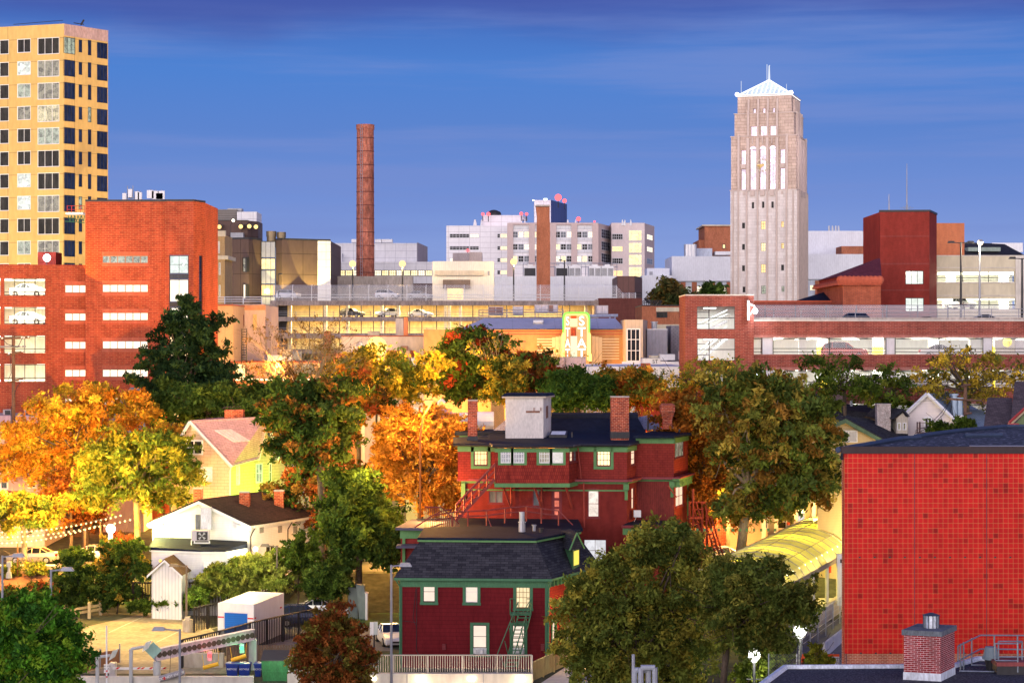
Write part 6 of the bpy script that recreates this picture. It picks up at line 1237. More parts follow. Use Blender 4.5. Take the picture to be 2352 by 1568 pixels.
m.tube(c(1883,440,139),c(1925,440,139.8),.03,n=4);m.tube(c(2035,440,139),c(2005,440,139.8),.03,n=4);m.tube(c(1925,440,139),c(1915,560,138.6),.03,n=4);m.tube(c(2035,440,139),c(1960,560,138.6),.03,n=4);m.build('bracket',GRF,st)

c=S1;t=thing('white_house','white clapboard gable house with black roof and brick chimneys','house',(c.x(1500,172),176,0));CL=lined('white_clapboard',(.76,.76,.78),.15,.78,.1,rough=.7,var=.06)
g1=F.px(c,1128,173.2,1838,171);s1=F.px(c,1838,171,2320,181);zE_,zR=c.z(995,171),c.z(832,172.2);m=MB();g1.wall(m,0,g1.L,1,zE_);m.poly(g1.p(0,zE_),g1.p(g1.L,zE_),g1.p(g1.L/2,zR));s1.wall(m,0,s1.L,1,zE_-.4,[s1.rect(c,1960,1165,2030,1245)],.1);m.poly(g1.p(0,1,-9),g1.p(0,1),g1.p(0,zE_),g1.p(0,zE_,-9));m.build('wall',CL,t)
s1.win(t,s1.rect(c,1960,1165,2030,1245),DG,WHITE,2,1,.08,-.04,True)
dv=Vector((s1.t.x,s1.t.y,0))*s1.L;m=MB();lo,ro,ri=g1.p(-.35,zE_-.12,.45),g1.p(g1.L+.35,zE_-.12,.45),g1.p(g1.L/2,zR+.14,.45)
m.slab([ro,ro+dv,ri+dv*.93,ri],.14);m.slab([lo,ri,ri+dv*.93,lo+dv],.14);m.build('roof',bricky('shingle_black',(.05,.03,.033),(.028,.018,.022),(.01,.008,.01),.4,.16,.012,var=.2),t)
m=MB()
for A,B in ((lo,ri),(ri,ro)):
 dn=Vector((0,0,-.42));n3=Vector((g1.n.x,g1.n.y,0))*.02;m.hexa([A+dn+n3,B+dn+n3,B+n3-Vector((0,0,.15)),A+n3-Vector((0,0,.15))],[A+dn-n3*8,B+dn-n3*8,B-n3*8-Vector((0,0,.15)),A-n3*8-Vector((0,0,.15))])
g1.box(m,-.3,1.0,zE_-.6,zE_-.2,-.02,.35);g1.box(m,g1.L-1.0,g1.L+.3,zE_-.6,zE_-.2,-.02,.35);g1.box(m,-.02,.25,1,zE_-.6,-.02,.05);g1.box(m,g1.L-.25,g1.L+.02,1,zE_-.6,-.02,.05);s1.box(m,.3,s1.L,zE_-.5,zE_-.25,0,.3);m.build('white_trim',WHITE,t)
for (x0,x1,y0,y1,dd) in ((1765,1838,775,945,175),(2023,2092,765,915,178.5),(1427,1490,747,860,180)): m=MB();w_=c.m(x1-x0,dd);m.box(c.x(x0,dd),c.x(x1,dd),dd,dd+w_,c.z(y1,dd)-.8,c.z(y0,dd));o=m.build('chimney',BR_CHIM,t);m=MB();m.box(c.x(x0,dd)-.04,c.x(x1,dd)+.04,dd-.04,dd+w_+.04,c.z(y0,dd),c.z(y0,dd)+.1);m.build('cap',GREY,o)
m=MB();m.box(c.x(1445,171.8),c.x(1480,171.8),171.6,171.95,c.z(1045,171.8),c.z(935,171.8));m.build('gable_window',GL_G,t);m=MB();m.box(c.x(1482,171),c.x(1560,171),170.9,171.7,c.z(1045,171),c.z(885,171));m.box(c.x(1470,171),c.x(1560,171),170.8,171.75,c.z(885,171),c.z(880,171));m.build('duct_chase',plain('galv_pale',(.55,.56,.6),.5,.2,2,.3),t)
m=MB();
for x in (1930,2065,2178): r=s1.rect(c,x-14,1022,x+14,1072);s1.box(m,*r,0,.04)
m.build('lattice_vent',lined('lattice',(.5,.5,.5),.1,.08,.5,rough=.8),t);m=MB();m.path([s1.p(.5,zE_-.5,.3),s1.p(.4,zE_-.9,.08),s1.p(.15,zE_-1.2,.08),s1.p(.15,2,.08)],.05,5);m.path([s1.p(s1.L*.6,zE_-.5,.3),s1.p(s1.L*.57,zE_-1.1,.08),s1.p(s1.L*.57,zE_-3,.08)],.05,5);m.build('downpipe',DARK,t)
le=[(c.x(1095,168),168.4),(c.x(1475,167),167),(c.x(1665,167),167),(c.x(1825,170),170),(c.x(1825,171),171),(c.x(1140,173),173)];zl=c.z(1205,167.5);m=MB();m.hexa([(x,y,zl) for x,y in le],[(x,y,zl+.12+(y-167)*.09) for x,y in le]);m.build('lean_to_roof',BLACKROOF,t);m=MB();m.prism([(x*.995,y+.2) for x,y in le[:4]]+[(le[4][0],171.3),(le[5][0],173)],0,zl-.13);m.build('lean_to_wall',CL,t);m=MB();m.prism(le,zl-.14,zl-.005);m.build('fascia',WHITE,t)
f=F(le[1][0]*.995,167.18,le[2][0]*.995,167.18);f.win(t,f.rect(c,1500,1275,1562,1332),L_CREAM,WHITE,3,2,.07,.02,True)
m=MB();f2_=F(le[0][0],168.5,le[1][0],167.2);r=(f2_.L*.15,f2_.L*.35,.8,2.6)
m.tube(c(1720,1180,170),c(1720,1155,170),.06);m.build('vent_pipe',WHITE,t)
a_=thing('air_conditioner','large lilac-grey condenser unit with round fan on dark lean-to roof','air conditioner',c(1490,1145,169));dd=168.8;m=MB();m.box(c.x(1412,dd),c.x(1538,dd),dd,dd+1,c.z(1130,dd),c.z(1055,dd));m.build('casing',plain('ac_lilac',(.42,.40,.46),.5,.1,2),a_);m=MB();m.box(c.x(1452,dd),c.x(1532,dd),dd-.03,dd-.005,c.z(1125,dd),c.z(1062,dd));m.build('fan_recess',DARK,a_);m=MB();q=c(1490,1093,dd-.05)
for k in range(4): an=k*math.pi/2+.5;m.poly(q,q+Vector((.36*math.cos(an),0,.36*math.sin(an))),q+Vector((.38*math.cos(an+.6),-.03,.38*math.sin(an+.6))))
m.build('fan_blade',GREY,a_);m=MB();m.tube(c(1430,1145,dd),c(1550,1145,dd),.06);[m.tube(c(x,1130,dd),c(x,1150,dd),.05) for x in (1435,1545)];m.tube(c(1412,1125,dd),c(1412,1160,dd-.3),.04);m.build('stand',WHITE,a_)
sh=thing('garden_shed','small white gabled shed with brown shingle roof behind iron fence','shed',(c.x(1240,165),166,0));g2=F.px(c,1120,165.5,1340,164.6);s2=F.px(c,1340,164.6,1400,167.5);ze_,zr_=c.z(1362,165),c.z(1268,165);m=MB();g2.wall(m,0,g2.L,0,ze_);m.poly(g2.p(0,ze_),g2.p(g2.L,ze_),g2.p(g2.L/2-.05,zr_));s2.wall(m,0,s2.L,0,ze_);m.poly(g2.p(0,0,-2.5),g2.p(0,0),g2.p(0,ze_),g2.p(0,ze_,-2.5));m.build('wall',lined('white_board',(.74,.74,.72),.3,.6,.14,True),sh)
A,B,C_=g2.p(-.3,ze_-.2,.3),g2.p(g2.L/2-.05,zr_+.12,.3),g2.p(g2.L+.25,ze_-.12,.3);dv=Vector((s2.t.x,s2.t.y,0))*(s2.L+.6);m=MB();m.slab([A,B,B+dv,A+dv],.1);m.slab([C_,C_+dv,B+dv,B],.1);m.build('roof',bricky('shingle_brown',(.19,.115,.06),(.14,.085,.045),(.07,.04,.02),.3,.14,.012,var=.15),sh)
m=MB();
for P1,P2 in ((A,B),(B,C_)): m.hexa([P1-Vector((0,.02,.3)),P2-Vector((0,.02,.3)),P2-Vector((0,.02,.1)),P1-Vector((0,.02,.1))],[P1-Vector((0,-.1,.3)),P2-Vector((0,-.1,.3)),P2-Vector((0,-.1,.1)),P1-Vector((0,-.1,.1))])
m.build('bargeboard',WHITE,sh)

t=thing('peach_house','peach clapboard house with rose shingle roof and green-lit side','house',(c.x(1650,190),192,2.5));PE=bricky('peach_siding',(.66,.47,.32),(.63,.45,.30),(.42,.28,.18),.7,.3,.015,var=.08);d=189
g3=F.px(c,1262,190,1705,188.4);s3=F.px(c,1705,188.4,1885,192.5);gg=F.px(c,1885,192.3,2020,194.5);s4=F.px(c,2020,195.5,2118,199)
zE_=c.z(560,188.6);zR=c.z(252,189.3);m=MB();wn=[g3.rect(c,1368,383,1500,495),g3.rect(c,1465,582,1568,690)]
ua=g3.u(c,1415);g3.wall(m,0,g3.L,2,zE_,[w for w in wn if w[3] < zE_],.1);m.poly(g3.p(0,zE_),g3.p(g3.L,zE_),g3.p(ua,zR));s3.wall(m,0,s3.L,2,zE_,[s3.rect(c,1743,572,1770,722)],.1);m.build('wall',PE,t)
m=MB();zE2=c.z(545,193);ga2=F.px(c,1885,192.3,2025,195);sw=[ga2.rect(c,1885+3,560,1938,705),ga2.rect(c,1985,555,2005,690)];ga3=F(*ga2.a,*(ga2.a+ga2.t*(ga2.L+2.8)));apu=ga2.u(c,1940);ga3.wall(m,0,ga3.L,2,zE2,sw,.1);m.poly(ga2.p(-.1,zE2),ga2.p(ga2.L,zE2),ga2.p(apu,c.z(222,193.3)));m.build('side_wall',PE,t)
RP=ri=g3.p(ua,zR+.15,.5);RB=ga2.p(apu,c.z(222,193.3)+.15,.5);eR=g3.p(g3.L+.3,zE_-.15,.5);eB=ga2.p(-.1,zE2+.35,.4);eL=g3.p(-.4,c.z(560,190),.5)
m=MB();m.slab([eR,eB,RB,RP],.16);m.slab([eL,RP,RP+Vector((2,8,0)),eL+Vector((2,8,0))],.16);q=ga2.p(ga2.L+.3,zE2,.4);m.slab([RB,q,q+Vector((-1,9,0)),RB+Vector((-1,9,0))],.16);m.build('roof',SH_PINK,t)
m=MB()
for A,B in ((eL,RP),(RP,eR),(eB,RB),(RB,q)): m.tube(A-Vector((0,0,.15)),B-Vector((0,0,.15)),.16,n=4)
m.tube(eR,eB,.12,n=6);m.path([eR,g3.p(g3.L-.05,zE_-.7,.1),g3.p(g3.L-.05,3,.1)],.06,5);m.build('white_trim',WHITE,t)
for r,g_ in zip(wn,(DG,L_YEL)): g3.win(t,r,g_,WHITE,2 if g_ is DG else 1,2,.16,.03 if r[3] > zE_ else -.04,True,.12)
s3.win(t,s3.rect(c,1743,572,1770,722),L_WARM,WHITE,1,2,.1,-.04,True);[ga2.win(t,r,L_GREEN if i == 0 else DG,WHITE,2 if i == 0 else 1,2,.1,-.04,True) for i,r in enumerate(sw)];ga2.win(t,ga2.rect(c,1903,355,1925,475),L_DIM,WHITE,1,2,.08,.03,True)
r=g3.rect(c,1417,275,1440,315);m=MB();g3.box(m,*r,0,.05);m.build('louvre_vent',lined('vent_white',(.7,.7,.7),.12,.5,.4),t)
m=MB();q=c(1725,210,193);m.box(q.x-.9,q.x+.9,193,194.2,q.z-1,c.z(163,193));m.build('chimney',BR_CHIM,t)
nR=(eB-eR).cross(RP-eR).normalized();nR=-nR if nR.z < 0 else nR;m=MB()
for k in range(4):
 A=RP+(eR-RP)*.25+(RB-RP)*(.20+k*.055);B=RP+(eR-RP)*.52+(RB-RP)*(.30+k*.055);s=(RB-RP).normalized()*.16;m.hexa([A-s+nR*.02,A+s+nR*.02,B+s+nR*.02,B-s+nR*.02],[A-s+nR*.14,A+s+nR*.14,B+s+nR*.14,B-s+nR*.14])
m.build('roof_skylight',plain('rack_white',(.65,.55,.55),.4),t)
t=thing('blue_roofed_house','narrow house with blue roof half hidden behind the peach house','house',c(2040,500,203));d=203;m=MB();m.box(c.x(1950,d),c.x(2230,d),d,d+7,2,c.z(330,d));m.build('wall',lined('pale_clap',(.55,.62,.55),.15,.75,.12),t);m=MB();m.slab([c(1930,345,d-.4),c(2240,345,d-.4),c(2200,285,d+4),c(1960,285,d+4)],.2);m.build('roof',SH_BLUE,t);f=ft(c,1950,2230,d);f.win(t,f.rect(c,2045,350,2075,445),L_GREEN,WHITE,1,2,.08,.02)
o=tag(block(None,'notice_board',c,2118,640,2205,758,190,.15,WHITE),'white sign board with small house emblem beside dark tree','sign');m=MB();[m.tube(c(x,660,190.3),c(x,900,190.3),.05) for x in (2125,2200)];m.build('post',GREY,o);block(o,'emblem',c,2128,675,2148,690,189.98,.02,DARK,None);text(o,'lettering','(734) 663',c(2150,702,189.98),.26,DARK)
t=thing('pink_house','pale pink house with white gable behind the orange tree, far left','house',c(60,800,195));d=196;m=MB();m.box(c.x(-160,d),c.x(330,d),d,d+9,2,c.z(480,d));m.poly(c(-120,480,d),c(150,480,d),c(15,325,d));m.build('wall',plain('pink_render',(.62,.45,.38),.8,.1),t);m=MB();m.slab([c(15,308,d-.5),c(170,360,d-.5),c(330,480,d+1),c(330,330,d+7),c(15,300,d+7)][:4],.2);m.build('roof',bricky('shingle_red',(.24,.06,.05),(.18,.05,.04),(.1,.03,.02),.4,.16,.012),t)
f=ft(c,-160,330,d);[f.win(t,f.rect(c,a,y0,b,y1),GL_D if a else L_DIM,WHITE,1,2,.15,.02) for a,b,y0,y1 in ((0,62,612,752),(205,272,632,742))];m=MB();m.tube(c(-130,400,d-.4),c(15,312,d-.4),.18,n=4);m.tube(c(15,312,d-.4),c(110,350,d-.4),.18,n=4);m.build('bargeboard',WHITE,t);m=MB();m.slab([c(-160,828,d-4),c(180,828,d-4),c(180,760,d),c(-160,760,d)],.2);m.build('porch_roof',plain('porch_red',(.35,.06,.04),.7),t)
t=thing('shop_roof','low flat shop roof with parapet below the brick garage, far left','building',c(60,260,208));m=MB();m.box(P.x(-80,208),P.x(125,208),208,216,1,c.z(262,208));m.build('wall',plain('tan_wall',(.4,.3,.2),.8),t);m=MB();m.box(P.x(-80,207.8),P.x(126,207.8),207.8,216,c.z(262,208),c.z(205,208));m.build('parapet',plain('lilac_wall',(.42,.36,.38),.8),t)
for x0,x1,y0,lb in ((22,80,162,'grey rooftop condenser with dark grille left of utility pole'),(176,215,157,'small pale rooftop vent box right of utility pole')): o=tag(block(None,'rooftop_condenser',c,x0,y0,x1,212,210,1.6,plain('unit_grey',(.4,.4,.4))),lb,'air conditioner');block(o,'grille',c,x0+14,y0+6,x1-4,200,209.95,.04,DARK,None)
t=thing('blue_shingle_house','steep blue-grey shingled roof glimpsed behind the orange tree','house',c(900,200,212));m=MB();m.hexa([c(740,330,208),c(1080,330,208),c(1060,330,215),c(760,330,215)],[c(960,0,211),c(1030,-10,211),c(1030,-10,212),c(960,0,212)]);m.build('roof',SH_BLUE,t);m=MB();m.box(c.x(760,209),c.x(1060,209),209,214,2,c.z(331,209));m.build('wall',CREAM,t)
t=thing('little_gabled_house','rose roofed house with cream gable near the orange street lamp','house',S4(220,350,200));d=200;m=MB();m.box(S4.x(130,d),S4.x(470,d),d,d+8,3,S4.z(320,d));m.poly(S4(130,320,d-.02),S4(300,320,d-.02),S4(195,240,d-.02));m.build('wall',CREAM,t);m=MB();m.slab([S4(300,320,d-.3),S4(480,310,d),S4(440,235,d+5),S4(195,235,d+3)],.2);m.build('roof',SH_PINK,t);m=MB();m.tube(S4(138,270,d-.3),S4(195,226,d-.3),.14,n=4);m.tube(S4(195,226,d-.3),S4(300,305,d-.3),.14,n=4);m.build('bargeboard',WHITE,t);m=MB();m.tube(S4(345,200,d+3),S4(378,170,d+3),.12,n=4);m.tube(S4(378,170,d+3),S4(400,192,d+3),.12,n=4);m.build('bargeboard',WHITE,t)

c=Z10;t=thing('yellow_house','yellow clapboard house with dark shingle roof, right of big tree','house',c(450,800,172));YS=lined('yellow_clap',(.60,.47,.25),.14,.78,.12,rough=.8,var=.06)
d=176;g=F.px(c,180,d,900,d-1.5);ap=c(375,512,d-.4);m=MB();ze_=c.z(760,d);r=g.rect(c,300,612,503,745);ua=g.u(c,375);g.wall(m,-1,g.L,0,ze_);
m.poly(g.p(-1.2,ze_),g.p(g.L,ze_),g.p(g.L-.1,ze_+.05),g.p(ua,ap.z));m.build('wall',YS,t);g.win(t,r,lit('lit_tan_blind',(.85,.7,.6),.5,.15,2),WHITE,2,1,.1,.02,True,.1)
o1_,o2_=g.p(ua,ap.z+.35,.5),g.p(g.L-.2,ze_+.2,.5);o3_=g.p(-1.6,c.z(620,d),.5);dv=Vector((1.0,10,0));m=MB();ww=c(1240,668,184);m.slab([o2_,c(1250,690,182),c(1050,560,186),o1_+Vector((.4,3,.1)),o1_],.2);m.slab([o3_,o1_,o1_+dv,o3_+dv],.2);m.build('roof',SH_DARK,t)
m=MB();
for A,B in ((o3_,o1_),(o1_,o2_)): m.hexa([A-Vector((0,.02,.5)),B-Vector((0,.02,.5)),B-Vector((0,.02,.12)),A-Vector((0,.02,.12))],[A-Vector((0,-.15,.5)),B-Vector((0,-.15,.5)),B-Vector((0,-.15,.12)),A-Vector((0,-.15,.12))])
m.build('green_bargeboard',plain('sage_trim',(.10,.17,.10),.7,.2,2),t)
r=g.rect(c,285,925,345,1200);g.win(t,r,lit('lit_brown_room',(.9,.5,.25),.6,.5,1.5),WHITE,1,2,.12,.02,True)
m=MB();g.box(m,-1,g.L,c.z(1220,d),c.z(1205,d),0,1.2);m.build('porch_roof_edge',plain('dark_brown',(.08,.05,.04),.7),t)
t=thing('long_roof_house','house with long charcoal shingle roof and peeling white chimney','house',c(600,500,182));d=186;m=MB();m.box(c.x(250,d),c.x(900,d),d,d+8,2,c.z(470,d));m.build('wall',plain('peeling_white',(.5,.5,.45),.9,.2,2),t);m=MB();m.slab([c(240,465,d-.5),c(880,470,d-.5),c(880,355,d+5),c(130,300,d+5),c(60,330,d+1)],.2);m.slab([c(50,420,d),c(240,465,d-.4),c(235,330,d+4),c(20,210,d+4)],.2);m.build('roof',SH_DARK,t)
m=MB();m.slab([c(10,210,d+5),c(240,330,d+4),c(215,180,d+8),c(60,190,d+8)],.2);m.build('upper_roof',SH_DARK,t)
dd=178;m=MB();w_=c.m(150,dd);m.box(c.x(718,dd),c.x(870,dd),dd,dd+w_*.8,c.z(620,dd)-.5,c.z(325,dd));o=m.build('chimney',bricky('peeling_brick',(.62,.58,.54),(.50,.44,.40),(.30,.22,.18),.22,.075,.012,var=.45,scale=2.),t);m=MB();m.box(c.x(716,dd)-.05,c.x(872,dd)+.05,dd-.06,dd+w_*.8+.06,c.z(325,dd),c.z(318,dd));m.build('cap',CONC,o)
m=MB();m.box(c.x(238,190),c.x(346,190),190,191.5,c.z(340,190),c.z(197,190));m.box(c.x(300,190)-.15,c.x(300,190)+.2,190.5,191,c.z(197,190),c.z(180,190));m.build('chimney',bricky('brick_mauve',(.34,.20,.20),(.25,.14,.15),(.45,.38,.36),.25,.08,.014),t)
m=MB();m.tube(c(432,350,190),c(432,280,190),.13);m.build('vent_pipe',WHITE,t)
t2=thing('attic_dormer','small peeling cream dormer with two windows beside white chimney','dormer',c(990,640,178));fd=F.px(c,935,177.5,1060,177);fs_=F.px(c,872,180.5,935,177.5);m=MB();zb_,ze_=c.z(650,177),c.z(480,177);fd.wall(m,0,fd.L,zb_,ze_);fs_.wall(m,0,fs_.L,zb_,ze_);m.poly(fd.p(0,ze_),fd.p(fd.L,ze_),fd.p(fd.L*.75,c.z(395,177)));m.build('wall',plain('peeling_cream',(.55,.50,.40),.9,.2,2),t2);[fd.win(t2,fd.rect(c,a,527,b,610),L_DIM,WHITE,1,1,.08,.02) for a,b in ((945,985),(1005,1045))]
A,B,C_=fd.p(-.2,ze_-.05,.3),fd.p(fd.L*.75,c.z(375,177),.3),fd.p(fd.L+.3,c.z(455,177),.3);dv=Vector((-1.7,5,0));m=MB();m.slab([A,B,B+dv,A+dv],.12);m.slab([B,C_,C_+dv,B+dv],.12);m.build('roof',SH_DARK,t2)
t=thing('white_gable_house','white clapboard gable house with light blue shingle roof and balcony','house',c(1300,600,178));g=F.px(c,1062,179.6,1620,178);ua=g.u(c,1283);m=MB();ze_=c.z(560,178);g.wall(m,0,g.L,2,c.z(640,178));m.poly(g.p(0,c.z(640,178)),g.p(g.L,c.z(640,178)),g.p(g.L,ze_),g.p(ua,c.z(228,179)),g.p(0,c.z(425,179)));m.build('wall',lined('white_vinyl',(.74,.68,.66),.14,.82,.12,rough=.6,var=.04),t)
A,B,C_=g.p(-.2,c.z(440,179),.4),g.p(ua,c.z(207,179),.4),g.p(g.L+.2,c.z(555,178),.4);dv=c(1500,175,190)-B;m=MB();m.slab([C_,C_+dv*1.1+Vector((1.5,0,0)),B+dv,B],.15);m.slab([A,B,B+dv,A+dv],.15);m.build('roof',SH_BLUE,t);m=MB();m.tube(A,B,.17,n=4);m.tube(B,C_,.17,n=4);m.build('bargeboard',WHITE,t)
r=g.rect(c,1240,462,1335,640);g.win(t,r,DG,WHITE,2,1,.14,.03,True,.08,'balcony_door');m=MB();g.box(m,r[0]-.6,r[1]+.5,c.z(645,178),c.z(637,178),0,1.3)
for x in (1190,1215,1360,1385): u=g.u(c,x);g.box(m,u-.05,u+.05,c.z(640,178),c.z(520,178),.9 if x in (1215,1360) else 1.15,1.3)
for y in (525,585): g.box(m,g.u(c,1185),g.u(c,1385),c.z(y+6,178),c.z(y,178),1.2,1.28)
m.build('balcony',plain('weathered_wood',(.10,.06,.06),.8,.3,3),t)
m=MB();m.slab([c(1680,610,178),c(1905,610,178),c(1915,380,184),c(1720,388,184)],.2);m.build('wing_roof',SH_BLUE,t);m=MB();m.tube(c(1575,470,180),c(1575,215,180),.3,n=10);m.tube(c(1575,225,180),c(1575,207,180),.42,n=10);m.tube(c(1635,450,180),c(1635,258,180),.3,n=10);m.tube(c(1635,268,180),c(1635,248,180),.42,n=10);m.build('flue',plain('flue_blue',(.28,.36,.44),.4,.1,2,.4),t)
t=thing('steep_roof_house','house with steep dark brown shingle roofs and green gable, right edge','house',c(2200,500,165));d=160;m=MB();m.slab([c(1900,612,d),c(2210,612,d),c(2225,252,d+4),c(1945,248,d+4)],.25);m.slab([c(2195,600,d-.5),c(2700,600,d-.5),c(2700,75,d+5),c(2250,70,d+5)],.25);m.build('roof',bricky('shingle_umber',(.095,.075,.085),(.06,.05,.058),(.03,.025,.03),.4,.17,.012,var=.2),t)
gf=F.px(c,2230,150,2500,149);m=MB();m.poly(c(2230,560,150),c(2500,560,149),c(2500,300,149),c(2400,375,149.5));gf.wall(m,0,gf.L,-2,c.z(560,150));m.build('green_wall',plain('olive_wall',(.14,.20,.10),.8),t);m=MB();m.tube(c(2190,540,149.5),c(2500,255,149),.16,n=4);m.build('bargeboard',plain('cream_board',(.55,.45,.30),.6),t);m=MB();m.tube(c(2185,530,149.3),c(2500,240,148.9),.1,n=4);m.box(c.x(2185,149.5),c.x(2290,149.5),149.3,149.9,c.z(552,149.5),c.z(536,149.5));m.build('red_trim',plain('trim_red',(.35,.05,.05),.6),t)
up=thing('utility_pole','weathered wooden utility pole with crossarms before white gable house','utility pole',(c.x(1700,172),172,0));WD=plain('pole_wood',(.16,.09,.06),.9,.35,3);m=MB();m.tube((c.x(1697,172),172,0),(c.x(1700,172),172,c.z(95,172)),.19,.15,8);m.build('pole',WD,up)
for (x0,y0,x1,y1) in ((1495,263,1880,285),(1650,125,1760,103),(1680,435,1770,420)): m=MB();m.tube(c(x0,y0,171.7),c(x1,y1,171.7),.09,n=4);m.build('crossarm',WD,up)
m=MB();m.tube(c(1635,560,171.6),c(1635,445,171.6),.36,n=12);m.build('transformer',WHITE,up)
m=MB()
for pts in (((1535,280),(1420,430),(1290,560),(1140,620)),((1530,290),(1450,440),(1330,560),(1180,635)),((1540,280),(1560,440),(1600,490)),((1545,300),(1540,420),(1590,480)),((1885,290),(1900,370))): m.path([c(x,y,171.5) for x,y in pts],.025,4)
for pts in (((1500,268),(1100,300)),((1700,110),(1000,90)),((1700,150),(2352,90))): m.path([c(x,y,171.5) for x,y in pts],.012,4)
m.build('wire',DARK,up)
t=thing('dark_gable_house','dark maroon gable roof peeking left of the deck stair tower','house',Z5(40,1040,185));m=MB();m.hexa([Z5(-70,1045,207),Z5(130,1040,207),Z5(120,1020,214),Z5(-60,1020,214)],[Z5(-25,925,210),Z5(5,925,210),Z5(5,925,211),Z5(-25,925,211)]);m.build('roof',bricky('shingle_plum',(.06,.025,.03),(.04,.018,.022),(.02,.01,.01),.35,.15,.012),t);m=MB();m.box(Z5.x(-60,208),Z5.x(120,208),208,213,2,Z5.z(1046,208));m.build('wall',BR_DEEP,t)
c=S5;t=thing('porch_house','cream house with columns, porch and steps behind the big tree','house',c(1900,300,198));d=188;zg=2.7;ph=ft(c,1480,2600,d);m=MB();m.box(c.x(1480,d),c.x(2600,d),d,d+3.1,2,c.z(-420,d));m.build('wall',lined('cream_clap',(.58,.50,.38),.15,.78,.12,rough=.8),t)
for a,b,y0,y1,g_ in ((1705,1760,170,300,L_DIM),(1820,1895,110,300,DG),(1965,2030,120,270,lit('lit_lace',(1,1,1),.7)),(2220,2260,110,200,L_WARM),(1500,1600,-120,-20,DG),(1700,1780,-150,-30,DG),(2050,2110,-160,-20,L_DIM)): ph.win(t,ph.rect(c,a,y0,b,y1),g_,WHITE,1,2,.12,.02)
m=MB()
for x in (1700,1790,1930,2060,2190): ph.box(m,ph.u(c,x),ph.u(c,x)+.35,2.5,c.z(80,d),1.2,1.5)
ph.box(m,ph.u(c,1690),ph.L,c.z(82,d),c.z(60,d),0,1.6);m.build('porch_column',WHITE,t);m=MB();ph.box(m,ph.u(c,1680),ph.L,c.z(60,d),c.z(45,d),0,1.9);m.build('porch_roof',SH_DARK,t)
m=MB()
for k in range(6): m.box(c.x(1550,186),c.x(1680,186),185.8+k*.35,188,2.6+k*.17,2.77+k*.17)
m.build('porch_step',WD,t)
for i,x in enumerate((1575,1600)):
 bk=thing('bicycle',('first' if i == 0 else 'second')+' dark bicycle leaning by the porch steps, '+('left' if i == 0 else 'right')+' of the pair','bicycle',c(x,320,185.5),'bicycles at the porch');q=c(x,300,185.5+i*.4);m=MB()
 for sx_ in (-.5,.5):
  for k in range(14): a0,a1_=k*math.pi/7,(k+1)*math.pi/7;m.tube(q+Vector((sx_+.33*math.cos(a0),0,.33*math.sin(a0))),q+Vector((sx_+.33*math.cos(a1_),0,.33*math.sin(a1_))),.022,n=4)
 m.build('wheel',TYRE,bk);m=MB();pts=[(-.5,0),(-.15,.5),(.38,.5),(.0,.0),(-.15,.5)];m.path([q+Vector((x_,0,z_)) for x_,z_ in pts],.025,4);m.path([q+Vector((.5,0,0)),q+Vector((.38,0,.5)),q+Vector((.34,0,.68)),q+Vector((.5,0,.7))],.025,4);m.path([q+Vector((-.5,0,0)),q+Vector((0,0,0))],.02,4);m.build('frame',DARK,bk);m=MB();m.box(q.x-.3,q.x-.05,q.y-.06,q.y+.06,q.z+.6,q.z+.66);m.build('saddle',DARK,bk)
o=tag(MB().box(c.x(1895,184),c.x(1925,184),184,184.05,c.z(268,184),c.z(195,184)).build('yard_sign',plain('sign_orange',(.7,.12,.05),.6)),'small red-orange street sign below the big tree','sign');m=MB();m.tube(c(1910,380,184.1),c(1910,195,184.1),.04);m.build('post',GREY,o);text(o,'sign_lettering','ROAD WORK',c(1910,245,183.97),.2,WHITE)

c=S5;t=thing('ramp_canopy','glowing translucent vaulted canopy over the car ramp','canopy',(25,165,0))
cm,nt,out=newmat('canopy_membrane');b1_=nd(nt,'ShaderNodeBsdfTranslucent');b1_.inputs[0].default_value=(.95,.88,.30,1);b2_=nd(nt,'ShaderNodeBsdfPrincipled');b2_.inputs['Base Color'].default_value=(.55,.56,.30,1);b2_.inputs['Roughness'].default_value=.35;ms_=nd(nt,'ShaderNodeMixShader');ms_.inputs[0].default_value=.55;nt.links.new(b1_.outputs[0],ms_.inputs[2]);nt.links.new(b2_.outputs[0],ms_.inputs[1]);nt.links.new(ms_.outputs[0],out.inputs[0])
AX=Vector((.335,.942,0));LT=Vector((-.942,.335,0));E0=Vector((19.9,147.5,4.3));NL,NW=22,8;hw=3.9
def arc(i,j,lift=0):
 s_=i/NL*52;th=math.pi*(.06+.88*j/NW);h_=2.0+s_*.012;p_=E0+AX*s_+LT*(hw-hw*math.cos(th))*1.02;return Vector((p_.x,p_.y,4.2-.0*s_+(h_+lift)*math.sin(th)))
m=MB()
for i in range(NL):
 for j in range(NW): m.poly(arc(i,j),arc(i+1,j),arc(i+1,j+1),arc(i,j+1))
m.build('membrane',cm,t)
m=MB()
for i in range(NL+1): m=MB();m.path([arc(i,j,.03) for j in range(NW+1)],.045,4);m.build('cross_rib',plain('rib_cream',(.55,.52,.35),.5),t)
m=MB()
for j in (0,2,4,6,8): m=MB();m.path([arc(i,j,.03) for i in range(NL+1)],.03,4);m.build('purlin',plain('rib_brown',(.30,.22,.14),.5),t)
m=MB();A,B=arc(0,0),arc(NL,0);s=Vector((0,0,.32));r_=-LT*.15;m.hexa([A-s,B-s,B-s+r_,A-s+r_],[A,B,B+r_,A+r_]);m.build('edge_beam',plain('beam_bronze',(.28,.22,.17),.5,.1,1,.4),t)
m=MB()
for s_ in (13.5,19.5,25.5,31.5,37.5): q=E0+AX*s_;m.tube((q.x-.2,q.y,1.0),(q.x-.2,q.y,4.2),.16,n=10)
m.build('column',plain('column_cream',(.6,.58,.5),.6),t)
